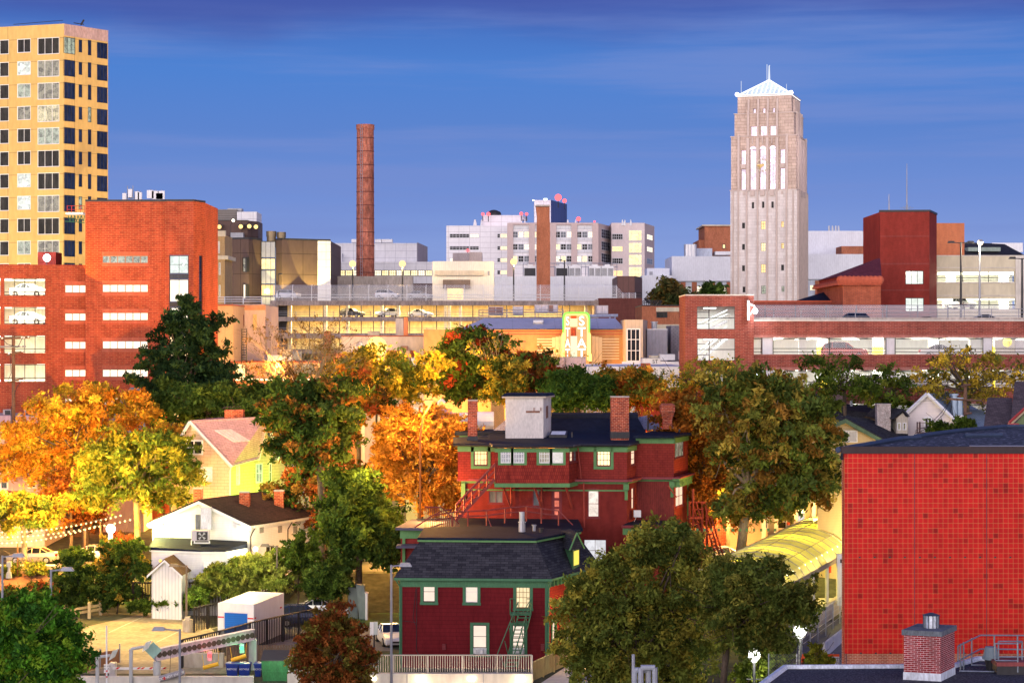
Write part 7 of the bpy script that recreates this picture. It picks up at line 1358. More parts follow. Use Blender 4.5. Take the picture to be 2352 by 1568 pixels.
wl=thing('ramp_wall','pale concrete retaining walls of the car ramp under the canopy','wall',(23,158,0));m=MB()
def wallseg(p0,p1,z0,z1,th=.3): v_=(Vector(p1)-Vector(p0));n_=Vector((v_.y,-v_.x)).normalized()*th;m.hexa([(p0[0],p0[1],z0),(p1[0],p1[1],z0),(p1[0]+n_.x,p1[1]+n_.y,z0),(p0[0]+n_.x,p0[1]+n_.y,z0)],[(p0[0],p0[1],z1[0]),(p1[0],p1[1],z1[1]),(p1[0]+n_.x,p1[1]+n_.y,z1[1]),(p0[0]+n_.x,p0[1]+n_.y,z1[0])])
e=lambda s_,o=0: ((E0+AX*s_+LT*o).x,(E0+AX*s_+LT*o).y)
wallseg(e(-1,.1),e(9.5,.1),0,(4.1,4.1));wallseg(e(9.5,.0),e(45,.0),0,(1.2,1.9));wallseg(e(9.5,5.5),e(45,6.5),0,(4,3.4));m.build('retaining_wall',plain('concrete_ramp',(.52,.46,.38),.9,.2,.6),wl);m=MB();p0,p1,p2,p3=e(9.5,0),e(45,0),e(45,6),e(9.5,5.5);m.poly((*p0,.6),(*p1,1.2),(*p2,1.2),(*p3,.6));m.build('ramp_floor',CONC_L,wl)
for i in range(5): q=E0+AX*(4+i*9)+LT*hw;point((q.x,q.y,4.6),(1,.82,.06),620,.5)
m=MB()
for i in range(NL): a_=arc(i,1,-.25);m.ball(a_,.12,6,4)
m.build('canopy_lamp',glow('canopy_bulb',(1,.9,.5),8),t)
m=MB()   
for k in range(9):
 s_=k*3.1-2;a_=Vector((*e(s_,-3.6),0));b_=Vector((*e(s_+3.0,-3.6),0));n_=Vector((.942,-.335,0));zz=Vector((0,0,1));bar=MB();bar.hexa([a_-n_*.3,b_-n_*.3,b_+n_*.3,a_+n_*.3],[a_-n_*.12+zz*.4,b_-n_*.12+zz*.4,b_+n_*.12+zz*.4,a_+n_*.12+zz*.4]);bar.hexa([a_-n_*.12+zz*.4,b_-n_*.12+zz*.4,b_+n_*.12+zz*.4,a_+n_*.12+zz*.4],[a_-n_*.08+zz*1.15,b_-n_*.08+zz*1.15,b_+n_*.08+zz*1.15,a_+n_*.08+zz*1.15])
 tag(bar.build('road_barrier',plain('barrier_white',(.66,.62,.58),.8,.15,2)),'white concrete road barrier in the row beside the ramp','barrier','white road barriers beside the ramp')
fw=thing('ramp_fence','steel post fence with horizontal wires beside the ramp','fence',(*e(10,-2),0));m=MB()
for k in range(11): x_,y_=e(-1+k*3.1,-1.8);m.tube((x_,y_,0),(x_,y_,2.4),.05,n=6)
m.build('post',STEEL,fw);m=MB()
for z_ in (.8,1.2,1.6,2.0,2.35): m.tube((*e(-1,-1.8),z_),(*e(30,-1.8),z_),.018 if z_ < 2.3 else .035,n=4)
m.build('wire',STEEL,fw)
for (x,y,dd,lb,w_) in ((1838,1447,128,'bright round globe lamp on black post beside the ramp fence',500),(1732,1503,131,'bright globe lamp half hidden by the big front tree',600)):
 p=P(x,y,dd);o=thing('globe_lamp',lb,'street lamp',(p.x,p.y,-3),'globe lamps by the ramp');m=MB();m.tube((p.x,p.y,-3),(p.x,p.y,p.z-.45),.11,.09,8);m.build('post',DARK,o);m=MB();m.tube((p.x,p.y,p.z-.5),(p.x,p.y,p.z-.3),.16,.3,10);m.build('collar',GREY,o);MB().ball(p,.42,14,8).build('globe',glow('globe_white',(1,.98,.9),4),o,True);m=MB();[m.tube((p.x-.5 if s_ else p.x,p.y,p.z-z_),(p.x if s_ else p.x+1,p.y,p.z-z_),.03) for z_ in (1.6,3.5) for s_ in (0,1)];m.build('banner_arm',DARK,o);point(p+Vector((0,-.8,-.2)),(1,.97,.8),w_,.4)
fs=thing('site_fence','chain link site fence with white and orange construction banner','fence',S7(400,1440,120));d=118;f=ft(S7,-60,1300,d);m=MB();f.quad(m,0,f.L,-3,S7.z(1333,d));m.build('chain_link',WIRE_D,fs);m=MB();[m.tube(S7(x,1600,d),S7(x,1330,d),.035) for x in (-50,175,470,700)];m.build('post',STEEL,fs);block(fs,'banner',S7,218,1355,517,1470,d-.08,.03,WHITE,None);block(fs,'banner_stripe',S7,218,1334,517,1355,d-.08,.03,plain('sign_orange2',(.8,.1,.02),.6),None)
for s_,y in (('CONSTRUCTION',1374),('VISITORS',1393),('REPORT TO',1414),('OFFICE',1436)): text(fs,'banner_text',s_,S7(440,y,d-.12),.26,GREY)
for i in range(4): q=S7(236,1370+i*24,d-.1);m=MB();m.tube(q,q+Vector((0,-.02,0)),.2,n=8);m.build('banner_symbol',plain('sign_orange2',(.8,.1,.02)),fs)
car(P.x(1672,184),184,2.6,100,'sedan',PS,'silver car parked at the street behind the red exterior stair','cars along the street')
o=thing('ticket_machine','white ticket machine under the canopy on the ramp','machine',S7(535,700,166));q=S7(535,640,166);m=MB();m.box(q.x-.35,q.x+.35,166,166.6,1.0,q.z+1.1);m.build('cabinet',WHITE,o);m=MB();m.box(q.x-.12,q.x+.12,165.95,165.99,q.z+.4,q.z+.7);m.build('slot',DARK,o)
o=thing('fire_hydrant','red fire hydrant beyond the ramp columns','hydrant',S7(440,680,176));q=S7(440,680,176);m=MB();m.tube(q,q+Vector((0,0,.7)),.16,n=8);m.ball(q+Vector((0,0,.7)),.18,8,4,1,0);m.tube(q+Vector((-.28,0,.45)),q+Vector((.28,0,.45)),.08,n=6);m.build('barrel',plain('hydrant_red',(.6,.06,.02),.5),o)

def leaves(name,par,cen,rad,cnt,pal,size,rng,flat=1.0,aspect=.45):
 """a cloud of leaf faces: cen (k,3) clump centres, rad clump radius, cnt leaves per clump, pal list of colours"""
 k=len(cen);n=k*cnt;c=np.repeat(cen,cnt,0);sc_=np.repeat(rng.uniform(.6,1.3,(k,1)),cnt,0)*rad
 dr=cen-cen.mean(0);dr /= np.linalg.norm(dr,axis=1,keepdims=True)+1e-6;dr=dr*.7+rng.normal(size=(k,3))*.6;dr[:,2] *= .6;dr /= np.linalg.norm(dr,axis=1,keepdims=True);dr=np.repeat(dr,cnt,0)
 al=rng.random((n,1))**.8*1.9-.5;g=dr*al*sc_*1.15+rng.normal(size=(n,3))*sc_*(.34-.12*np.clip(al,0,1.4));g[:,2:3] -= .16*np.clip(al,0,9)**2*sc_;g[:,2] *= .6+.4*flat;p=c+g
 a=rng.normal(size=(n,3));a /= np.linalg.norm(a,axis=1,keepdims=True);b=rng.normal(size=(n,3));b[:,2] *= .5;b -= a*(a*b).sum(1,keepdims=True);b /= np.linalg.norm(b,axis=1,keepdims=True)
 s=size*rng.uniform(.6,1.35,(n,1));a *= s;b *= s*aspect
 v=np.stack([p-a,p-b*.9,p+a,p+b],1).reshape(-1,3).astype(np.float32)
 me=bpy.data.meshes.new(name);me.vertices.add(4*n);me.vertices.foreach_set('co',v.ravel());me.loops.add(4*n);me.loops.foreach_set('vertex_index',np.arange(4*n,dtype=np.int32));me.polygons.add(n);me.polygons.foreach_set('loop_start',np.arange(0,4*n,4,dtype=np.int32));me.update(calc_edges=True)
 pal=np.array(pal,np.float32);ci=rng.integers(0,len(pal),k);col=np.repeat(pal[ci],cnt,0)*rng.uniform(.6,1.4,(n,1))*np.repeat(rng.uniform(.5,1.45,(k,1)),cnt,0);mix=rng.integers(0,len(pal),n);sel=rng.random(n) < .12;col[sel]=pal[mix[sel]]
 at=me.attributes.new('tint','FLOAT_COLOR','FACE');at.data.foreach_set('color',np.concatenate([col,np.ones((n,1))],1).astype(np.float32).ravel());me.materials.append(LEAF)
 o=bpy.data.objects.new(name,me);COL.objects.link(o)
 if par: o.parent=par;o.matrix_parent_inverse=inv(par)
 return o
G_D=[(.08,.14,.026),(.12,.18,.03),(.05,.09,.02)];G_M=[(.09,.15,.022),(.12,.18,.025),(.05,.09,.018)];G_Y=[(.22,.22,.03),(.15,.19,.03),(.28,.25,.03),(.10,.15,.025)]
ORG=[(.62,.27,.03),(.68,.34,.04),(.50,.18,.02),(.42,.20,.03)];YEL=[(.62,.44,.04),(.55,.38,.04),(.42,.33,.04)];RUST=[(.34,.085,.025),(.25,.075,.02),(.18,.11,.025)];RED=[(.35,.05,.02)]
def tree(name,label,c,base,d,blobs,pal,n=90,cnt=110,size=.24,rad=.9,tr=.28,bark=None,seed=1,group=None,lim=14,flat=.8,dz=1.0,shell=.45):
 rng=np.random.default_rng(seed);bx,bd=c.x(base[0],d),d;zb=base[1] if base[1] is not None else ground(d);t=thing(name,label,'tree',(bx,bd,zb),group);cs=[]
 vol=sum(b[2]*b[3] for b in blobs)
 for (x,y,rx,ry,*e) in blobs:
  k=max(3,int(n*rx*ry/vol));o=np.array(c(x,y,d+(e[0] if e else 0)));r=np.array([c.m(rx,d),min(c.m(rx,d),c.m(max(rx,ry),d))*dz,c.m(ry,d)]);u=rng.normal(size=(k,3));u /= np.linalg.norm(u,axis=1,keepdims=True);u *= np.minimum(np.abs(rng.normal(.74,.26,(k,1))),1.2);cs.append(o+u*r)
 cen=np.concatenate(cs);leaves('crown',t,cen,rad,cnt,pal,size,rng,flat)
 m=MB();mid=cen.mean(0);low=cen[:,2].min();fork=Vector((bx*.6+mid[0]*.4,bd*.6+mid[1]*.4,max(zb+1.5,min(mid[2]-1,low*.6+mid[2]*.4))));root=Vector((bx,bd,zb-.1));m.tube(root,(root+fork)/2+Vector((.1,0,0)),tr,tr*.85,7);m.tube((root+fork)/2+Vector((.1,0,0)),fork,tr*.85,tr*.7,7)
 for q in cen[rng.choice(len(cen),min(lim,len(cen)),replace=False)]:
  q=Vector(q);h=fork.lerp(q,.5)+Vector((rng.normal()*.3,rng.normal()*.3,.3));m.tube(fork,h,tr*.4,tr*.25,5,False);m.tube(h,q,tr*.25,tr*.06,5,False)
  for _ in range(2): q2=h.lerp(q,rng.uniform(.2,.9));m.tube(q2,q2+Vector(rng.normal(size=3))*.9,tr*.1,.015,4,False)
 m.build('trunk',bark or BARK,t,True);return t
def bare_tree(name,label,c,base,d,h,spread,seed,pal=None,nl=20,lean=0,size=.14,depth=6,r0=.3,zb=None):
 rnd=random.Random(seed);zb=ground(d) if zb is None else zb;p=Vector((c.x(base,d),d,zb));t=thing(name,label,'tree',tuple(p));m=MB();tips=[]
 def grow(p,v,L,r,k):
  q=p+v*L*.5+Vector((rnd.gauss(0,.05),rnd.gauss(0,.05),0))*L;e=q+(v+Vector((rnd.gauss(0,.15),rnd.gauss(0,.15),.05))).normalized()*L*.5;m.tube(p,q,r,r*.85,5 if k > 2 else 3,False);m.tube(q,e,r*.85,r*.7,5 if k > 2 else 3,False)
  if k == 0: tips.append(e);return
  if k < 3: tips.append(e)
  for _ in range(3 if k > 1 else 4): w=(v+Vector((rnd.uniform(-1,1)*spread,rnd.uniform(-1,1)*spread,rnd.uniform(-.25,.5)*spread))).normalized();grow(e,w,L*rnd.uniform(.6,.85),r*.6,k-1)
 grow(p,Vector((lean,0,1)).normalized(),h,r0,depth);m.build('trunk',BARKP,t)
 if pal:
  rng=np.random.default_rng(seed);cen=np.array(tips);cen=cen[rng.choice(len(cen),min(len(cen),nl),replace=False)];leaves('crown',t,cen,.5,14,pal,size,rng)
 return t
T=tree
c=Z6
T('pine_tree','dark green pine tree with drooping boughs before the red stair tower',c,(1700,None),205,[(1655,450,30,60),(1660,520,75,50),(1590,600,60,35),(1730,560,60,40),(1500,620,60,30),(1830,640,110,50),(1960,650,60,35),(1680,700,170,70),(1500,730,70,30),(1850,760,120,55),(1700,860,200,70),(1480,830,60,35),(1600,960,260,70),(1380,920,60,35),(1950,930,150,45),(1440,1040,140,40),(1750,1080,320,90),(1310,1180,110,35),(1240,1170,60,20),(1600,1230,330,100),(1900,1200,220,90),(1750,1400,420,110)],[(.03,.065,.025),(.045,.09,.03),(.02,.045,.018)],330,120,.24,.8,.35,None,3,flat=.55,shell=.1)
T('evergreen_thicket_tree','dark ivy-clad broadleaf tree below the pine tree',S1,(1500,None),200,[(1250,60,160,130),(1500,90,230,140),(1800,120,220,130),(1950,60,120,90)],G_D,190,110,.26,.9,.4,None,4)
c=S1
T('orange_locust_tree','tall feathery orange-gold tree before the red garage',c,(640,2.6),192,[(720,30,130,90),(640,110,260,110),(950,120,180,90),(420,230,260,130),(780,260,260,110),(200,380,200,130),(520,420,240,150),(1080,200,110,60),(130,560,160,110),(400,600,230,120),(1230,310,100,60),(60,470,80,60)],ORG+YEL,330,85,.23,1.0,.38,None,5,lim=30,shell=.2)
T('yellow_green_tree','spreading yellow-green tree with forked pale trunk above the string lights',c,(1010,2.2),184,[(1050,420,260,100),(1250,480,170,90),(800,520,200,110),(1000,580,330,110),(1330,620,120,70),(800,700,230,90),(1100,740,260,80),(700,800,160,70),(1280,800,110,50)],G_Y,300,85,.24,.95,.36,BARKP,6,lim=34,shell=.2)
T('small_street_tree','small round amber street tree beside the parked silver sedan',c,(180,2.3),179.6,[(60,850,170,90),(240,880,190,110),(120,960,220,60),(330,960,110,50)],YEL+G_Y,120,85,.22,.8,.3,BARKP,7)
T('rusty_small_tree','dull reddish brown small tree tucked behind the string lights',c,(520,2.4),189,[(520,700,120,90),(440,820,130,80),(600,900,160,80)],[(.2,.07,.02),(.25,.1,.02)],60,80,.22,.9,.2,None,8)
tb=bare_tree('bare_tree','nearly leafless spreading tree before the orange brick shop',Z9,700,214,6.8,.85,11,[(.20,.12,.03),(.16,.10,.03)],220,.10,r0=.34,depth=6)
bare_tree('bare_tree','thin leafless tree leaning by the pine tree',Z9,300,206,5.2,.85,5,None,0,-.15,r0=.22,depth=5)
c=Z9
T('olive_gold_tree','wide olive and gold tree under the blazing orange lamp',c,(1500,None),222,[(1350,400,150,80),(1280,500,220,70),(1600,480,180,70),(1500,600,330,90),(1850,560,200,80),(1700,690,260,80),(1980,420,110,60),(1150,560,120,60)],G_Y+YEL,230,85,.26,1.0,.3,None,12,lim=26,shell=.2)
T('dark_green_tree','big dark green maple left of the orange street lamp',c,(1000,0),172,[(820,720,200,90),(1050,700,180,100),(650,860,150,90),(950,860,300,120),(700,1000,220,120),(1000,1050,250,110),(760,1180,190,110),(1000,1230,200,110)],G_D+[(.10,.15,.03),(.30,.14,.03)],280,95,.26,1.0,.42,None,13)
T('undergrowth_tree','shadowy low tree between peach house and columnar tree',P,(700,0),181,[(650,1140,40,40),(720,1120,70,60),(790,1100,50,60),(700,1190,80,50),(790,1200,60,50)],G_D+RUST,150,90,.25,.9,.25,None,61)
T('russet_tree','russet orange tree top between dark maple and street lamp',c,(1300,2),186,[(1300,620,110,80),(1350,720,130,80),(1250,820,160,90),(1420,820,100,60)],RUST+ORG+G_M,110,90,.25,.9,.3,None,14)
c=S3
T('columnar_green_tree','tall narrow green tree with two dark trunks by the utility boxes',c,(770,0),168,[(760,-350,150,130),(800,-200,190,130),(740,-60,180,110),(930,-120,130,120),(860,60,210,100),(640,-180,90,80),(960,80,100,80)],G_M+G_D,300,95,.23,.9,.35,None,15)
c=S4
T('glowing_orange_tree','brilliant orange lamp-lit tree left of the mansion',c,(215,2.0),178,[(100,320,140,90),(300,330,180,90),(440,370,130,80),(200,450,250,110),(380,540,180,120),(60,520,140,120),(120,700,180,110),(400,700,130,100),(440,830,90,80),(300,850,110,60)],[(.52,.25,.04),(.55,.30,.05),(.48,.2,.03)],300,90,.24,.95,.34,None,16,lim=30,shell=.25)
c=Z8
T('maple_tree','dark maple turning red between stucco wall and theatre',c,(300,None),226,[(120,430,90,70),(330,430,90,60),(150,560,220,130),(420,560,200,110),(200,760,260,140),(450,740,170,120),(150,960,230,130),(350,950,160,110)],G_D+G_D+[(.28,.05,.02),(.06,.08,.02)],330,95,.30,1.1,.45,None,17)
T('red_topped_tree','reddish dark tree before the theatre stripes',c,(980,None),218,[(900,740,140,70),(1060,740,130,60),(980,830,220,80),(850,860,130,80),(1130,860,120,70),(960,960,200,80)],RUST+G_D+[(.30,.07,.02)],190,90,.27,.95,.34,None,18)
T('round_dark_tree','round dark green tree behind the white stucco roof tower',c,(1500,None),196,[(1450,920,190,60),(1350,1020,200,90),(1600,1000,230,90),(1500,1100,330,100),(1750,1120,130,70)],[(.05,.11,.02),(.075,.15,.025)],300,95,.24,.8,.36,None,19)
T('thin_gold_tree','thin yellow-leaved tree right of the red-topped tree',c,(760,None),214,[(640,900,120,90),(700,800,110,80),(600,1020,150,90),(700,1040,110,80),(560,790,90,60)],YEL+G_Y,120,70,.24,1.0,.2,None,20,lim=24,shell=.1)
bare_tree('sparse_tree','sparse twiggy tree with gold leaves below neon sign',c,1520,212,4.6,.7,21,YEL,260,0,.17,5,.18)
bare_tree('sparse_tree','sparse twiggy tree with yellow leaves right of neon sign',c,1880,212,4.8,.75,22,YEL,300,0,.17,5,.18)
bare_tree('sparse_tree','sparse twiggy tree in front of the theatre left wall',c,880,224,6.4,.6,23,YEL,90,0,.15,5,.2)
T('orange_maple_tree','orange and green mixed maple right of round dark tree',c,(2050,None),200,[(2000,900,160,70),(2200,900,140,70),(2050,1020,230,90),(2280,1020,130,70),(2150,1110,200,60)],ORG+[(.42,.1,.02)]+G_Y,170,85,.24,.9,.3,None,24,shell=.2)
c=S6
T('gold_tree','light golden tree before the deck stair tower windows',c,(120,None),187,[(50,260,130,60),(230,210,150,50),(330,190,140,50),(60,350,140,60),(250,290,150,60)],YEL+G_Y,62,46,.2,.9,.2,None,25,lim=26,shell=.1)
T('rust_orange_tree','deep rust-orange tree against the mansion right side',c,(170,0),176,[(60,500,170,110),(130,650,170,130),(110,820,190,130),(250,780,110,140),(160,1000,210,130),(280,1080,120,110),(120,1150,120,90)],[(.40,.14,.02),(.50,.18,.025),(.30,.12,.02),(.22,.13,.025)],330,90,.24,.95,.36,None,26)
T('big_green_tree','huge green tree with yellowing lower boughs left of tile building',c,(375,0),166,[(450,300,180,70),(700,330,200,80),(400,430,230,100),(760,460,230,110),(950,480,100,80),(600,600,330,130),(900,640,180,130),(480,760,220,120),(760,800,290,130),(980,860,130,120),(620,980,230,100),(900,1020,200,90),(460,1120,170,90),(700,1130,150,80)],[(.14,.19,.03),(.20,.23,.04),(.09,.13,.028),(.38,.30,.05),(.30,.16,.03)],480,100,.25,1.0,.5,BARKP,27,lim=30)
T('green_locust_tree','feathery green tree before the lit deck, left of the pair',c,(1160,2.5),184,[(940,170,80,40),(1050,210,110,50),(1180,190,60,40),(1130,300,190,60),(1000,330,100,50),(1250,340,110,50)],G_M+[(.16,.20,.03)],80,60,.2,.8,.24,None,28,lim=28,shell=.1)
T('green_locust_tree','smaller feathery green tree above the peeling chimney roof',c,(1430,2.5),185,[(1430,230,50,40),(1430,330,130,50),(1430,410,160,50),(1530,300,50,40)],G_M+[(.16,.20,.03)],48,60,.2,.8,.22,None,29,lim=20,shell=.1)
T('yellow_locust_tree','broad feathery yellow tree before the lit deck, right side',c,(1960,2.5),183,[(1850,150,160,60),(2080,150,130,50),(1750,260,130,60),(1970,260,230,70),(2200,260,100,60),(1850,380,220,60),(2100,360,160,60),(2330,210,60,60),(2330,300,70,60),(1700,350,80,40)],YEL+[(.24,.2,.03),(.12,.14,.03)],125,46,.19,.85,.26,None,30,lim=40,shell=.1)
T('garden_shrub_tree','small green leafy treetop below the white balcony',Z10,(1550,0),168,[(1450,590,90,30),(1640,560,90,35),(1550,610,130,25)],G_M,50,80,.2,.6,.12,None,31)
T('distant_tree','small autumn tree between white hall and deck stair tower',Z5,(140,4),340,[(130,420,70,35),(150,470,100,35)],[(.14,.12,.04),(.2,.13,.03),(.08,.10,.03)],60,90,.5,1.8,.4,None,32);T('distant_tree','distant dark treetop at the foot of the bell tower',Z5,(395,4),345,[(395,425,55,22)],G_D,26,80,.45,1.6,.3,None,33)
c=S5
T('front_locust_tree','very large olive-green tree in front of the mansion corner',c,(800,-3),126,[(1020,340,160,80),(900,400,160,90),(1150,430,170,100),(600,560,180,80),(850,560,260,110),(1150,600,200,120),(480,720,180,110),(750,760,300,140),(1050,800,260,130),(380,880,130,110),(600,960,280,150),(950,1000,300,150),(300,1080,100,60),(480,1180,230,130),(800,1230,300,150),(1150,1180,220,140),(650,1380,300,100),(1050,1370,280,100)],[(.18,.22,.04),(.24,.26,.045),(.36,.32,.05),(.11,.15,.03)],600,115,.155,.72,.34,None,34,lim=34)
T('front_locust_tree','right-hand dark green tree leaning toward the ramp fence',c,(1350,-3),124,[(1500,620,160,60),(1700,600,150,60),(1450,760,160,90),(1700,740,200,90),(1950,760,110,80),(1500,900,180,100),(1750,900,190,100),(1980,900,80,90),(1600,1050,180,80),(1800,1060,100,60)],[(.12,.17,.035),(.17,.21,.04),(.28,.27,.05)],400,110,.15,.65,.28,None,35,lim=30)
T('lamp_lit_tree','small bright yellow-green tree around the half-hidden globe lamp',c,(1700,-3),134,[(1780,1150,110,60),(1700,1250,120,80),(1820,1200,60,60),(1680,1350,130,60)],[(.20,.26,.03),(.14,.2,.03)],90,90,.17,.6,.15,None,36)
T('front_green_tree','bright green leafy tree in the bottom left corner',S2,(230,-3),98,[(330,560,110,70),(180,660,190,100),(420,700,180,90),(80,820,130,120),(330,860,260,120),(560,830,120,90),(120,1020,190,120),(420,1030,230,120),(600,1000,90,90),(250,1180,300,100),(500,1180,160,80)],[(.07,.20,.02),(.11,.28,.025),(.04,.12,.02),(.2,.32,.03)],460,115,.13,.52,.24,None,37,lim=24)
T('rust_maple_tree','rust-brown and green maple in front, beside dumpster',S3,(610,-3),120,[(600,520,60,60),(560,620,120,70),(700,640,90,60),(500,740,140,80),(680,760,190,90),(480,880,150,90),(720,900,170,90),(600,1000,230,80),(640,1100,230,60)],[(.24,.07,.022),(.30,.10,.025),(.18,.16,.03),(.13,.09,.02)],360,115,.13,.5,.2,None,38,lim=22)
T('sapling','small yellow-green sapling before the construction banner',S7,(345,-3),114,[(340,1300,50,30),(300,1370,70,40),(370,1400,90,40),(340,1440,90,30)],[(.30,.30,.03),(.22,.26,.03)],44,80,.12,.32,.05,None,39)
c=S2
def shrub(label,c,base,d,blobs,pal,n,seed,size=.16,rad=.5,name='shrub'): o=T(name,label,c,base,d,blobs,pal,n,95,size,rad,.08,None,seed,lim=10,flat=.8);o['category']='shrub';return o
shrub('tall dark green hedge mass left of the garden shed',c,(700,0),169,[(640,160,110,70),(620,330,160,130),(620,480,150,90)],G_D+G_M,190,40)
shrub('large green shrub with yellow tips right of the tall hedge',c,(1000,0),168.5,[(1000,120,140,110),(950,300,200,120),(980,460,220,100),(1180,250,120,90),(1130,100,100,60)],G_M+G_D+[(.3,.2,.03)],260,41)
shrub('floodlit yellow-green lilac thicket beside the white house',S1,(1800,0),166,[(1700,1380,140,90),(1850,1330,160,80),(1550,1430,110,60),(1980,1290,130,90),(1750,1480,200,50),(2000,1430,150,70)],[(.24,.28,.05),(.18,.24,.04),(.30,.33,.07)],270,42,.18,.5)
shrub('green shrub beneath the downpipe at white house corner',S3,(340,0),167,[(380,80,130,90),(300,160,140,90),(430,200,110,80)],G_M,130,43)
shrub('dark rounded bush beside the parked white sedan',S3,(560,0),166,[(560,260,140,90),(600,340,130,80),(500,360,100,70),(640,200,80,70)],G_D,190,44)
shrub('low lamp-lit bush at the retaining wall by sedan',c,(110,2.2),176.3,[(110,260,50,35),(280,255,60,35)],G_Y,40,45);shrub('small dark plum bush in the front garden bed',c,(330,.6),165,[(330,420,90,40),(110,460,60,30)],RUST+G_D,50,46)
shrub('ferny bright green plant by the concrete lamp base',c,(1700,0),164.5,[(1700,490,80,45)],[(.16,.28,.04),(.22,.34,.05)],40,47);shrub('low green weeds along the iron fence foot',c,(1300,0),166,[(1400,550,70,20),(1530,540,70,25),(1220,570,60,15)],G_M,150,48)
shrub('reddish leaning bush behind the hedge near street',c,(1080,2.4),184,[(1050,40,90,60),(1000,90,60,40)],[(.3,.06,.03),(.2,.1,.03)],40,49)

car(S1.x(235,183),183.5,2.6,90+180,'sedan',plain('car_champagne',(.45,.36,.24),.3,.03,1,.3,.5),'silver-gold sedan parked at the kerb below the string lights','cars along the street')
car(S2.x(820,185),185.5,2.6,90,'sedan',PS,'grey car mostly hidden behind the tall hedges','cars along the street')
car(S3.x(385,161),161.5,0,98,'suv',PBL,'dark navy estate car behind the storage container','cars in the gravel yard');car(S3.x(520,166.5),167.2,0,95,'sedan',PW,'white sedan parked behind the navy estate car','cars in the gravel yard')
car(S3.x(1010,150),151.8,0,14,'sedan',PW,'white car facing the viewer beside the maroon mansard house','cars in the gravel yard')
IR=plain('iron_black',(.022,.02,.022),.5,.2,2)
railing('iron_fence','black iron picket fence before the white shed and shrubs','fence',[P(305,1392,168),P(452,1393,167),P(640,1393,167)],2.0,2.6,plain('iron_brown',(.05,.03,.025),.6,.2,2),1,.075,pick=.24);
def gp(x,y): dd=H*FOC/(y-CY);return P(x,y,dd)
railing('iron_fence','black iron picket fence running from the lamp base up right','fence',[gp(446,1452),gp(508,1437),gp(680,1392)],1.95,2.4,IR,1,.065,pick=.22);railing('iron_fence','black iron picket fence passing before the storage container','fence',[P(418,1534,140.3),P(505,1512,143.5),gp(574,1491),gp(722,1456)],2.0,2.4,IR,1,.065,pick=.22)
m=MB();m.box(P.x(418,140),P.x(511,140),140.5,141,0,1.0);tag(m.build('concrete_kerb_wall',CONC),'low grey concrete wall under iron fence by the gantry','wall')
t=thing('storage_container','white portable storage container with blue roll door','container',(-18,152,0));a_=F.px(S2,1868,151,2172,150);b_=F.px(P,583,150,652,157);hz=3.2;r4=[a_.a,a_.b,b_.b,a_.a+(b_.b-a_.b)];m=MB();m.prism(r4,.05,hz);m.build('body',lined('container_white',(.74,.74,.76),.45,.9,.05,True,.5,.05),t)
m=MB();a_.box(m,.55,a_.L-.55,.15,hz-.72,0,.03);m.build('roll_door',lined('door_blue',(.006,.13,.52),.16,.72,.14,rough=.4,var=.05),t);m=MB()
for u0,u1,z0_,z1_ in ((-.02,.5,.05,hz),(a_.L-.5,a_.L+.02,.05,hz),(0,a_.L,hz-.65,hz+.03)): a_.box(m,u0,u1,z0_,z1_,-.05,.06 if z0_ < 1 else .07)
m.build('frame',WHITE,t);m=MB()
for u in (0,a_.L-.5): a_.box(m,u,u+.5,hz-1.1,hz-1.0,.06,.075);a_.box(m,u,u+.5,.5,.6,.06,.075)
[b_.box(m,u,u+.35,2.1,2.2,0,.03) for u in (.1,6.2)];m.build('red_marker',plain('marker_red',(.6,.02,.02),.5),t)
t=thing('gantry','rusty grey height-clearance gantry beam with round holes over the entry','gantry',(P.x(450,136),137,0));A,B=S2(1330,1003,134.5),S2(2165,828,139.5);vv=(B-A).normalized();up_=Vector((0,0,.36));nn=Vector((vv.y,-vv.x,0)).normalized()*.12;m=MB();m.hexa([A-up_+nn,B-up_+nn,B-up_-nn,A-up_-nn],[A+up_+nn,B+up_+nn,B+up_-nn,A+up_-nn]);[m.hexa([A+o3+nn*2,B+o3+nn*2,B+o3-nn*2,A+o3-nn*2],[A+o3+nn*2+Vector((0,0,.06)),B+o3+nn*2+Vector((0,0,.06)),B+o3-nn*2+Vector((0,0,.06)),A+o3-nn*2+Vector((0,0,.06))]) for o3 in (up_,-up_)]
m.build('beam',plain('beam_rosy',(.62,.50,.50),.6,.25,2),t);m=MB()
for k in range(20): q=A.lerp(B,(k+.6)/20)+nn*1.02;m.tube(q,q+nn*.12,.2,n=12)
m.build('round_hole',plain('hole_dark',(.10,.075,.05),.7,.3,1),t);m=MB();m.tube((A.x+.1,A.y,-.5),A+Vector((.1,0,-.4)),.26,n=12);m.box(B.x-.3,B.x+.25,B.y-.1,B.y+.3,0,B.z-.3);m.build('post',plain('post_grey',(.45,.46,.44),.5),t)
for (x,y0,y1,dd,colr,lb) in ((2070,890,940,138.5,(.1,1,.3),'green'),(1795,945,1005,137,(1,.08,.08),'red')): q=S2(x,y1,dd);o=thing('signal_light','small '+lb+' traffic light hanging under the gantry','traffic light',q);m=MB();m.tube(S2(x,y0,dd),q,.035);m.box(q.x-.16,q.x+.16,q.y-.1,q.y+.15,q.z-.35,q.z+.3);m.build('housing',GREY,o);MB().ball(q+Vector((0,-.14,0)),.15).build('lens',glow('signal_'+lb,colr,2.2),o,True);point(q+Vector((0,-.5,0)),colr,35,.1)
YB=plain('bar_yellow',(.75,.42,.02),.5,.1,3)
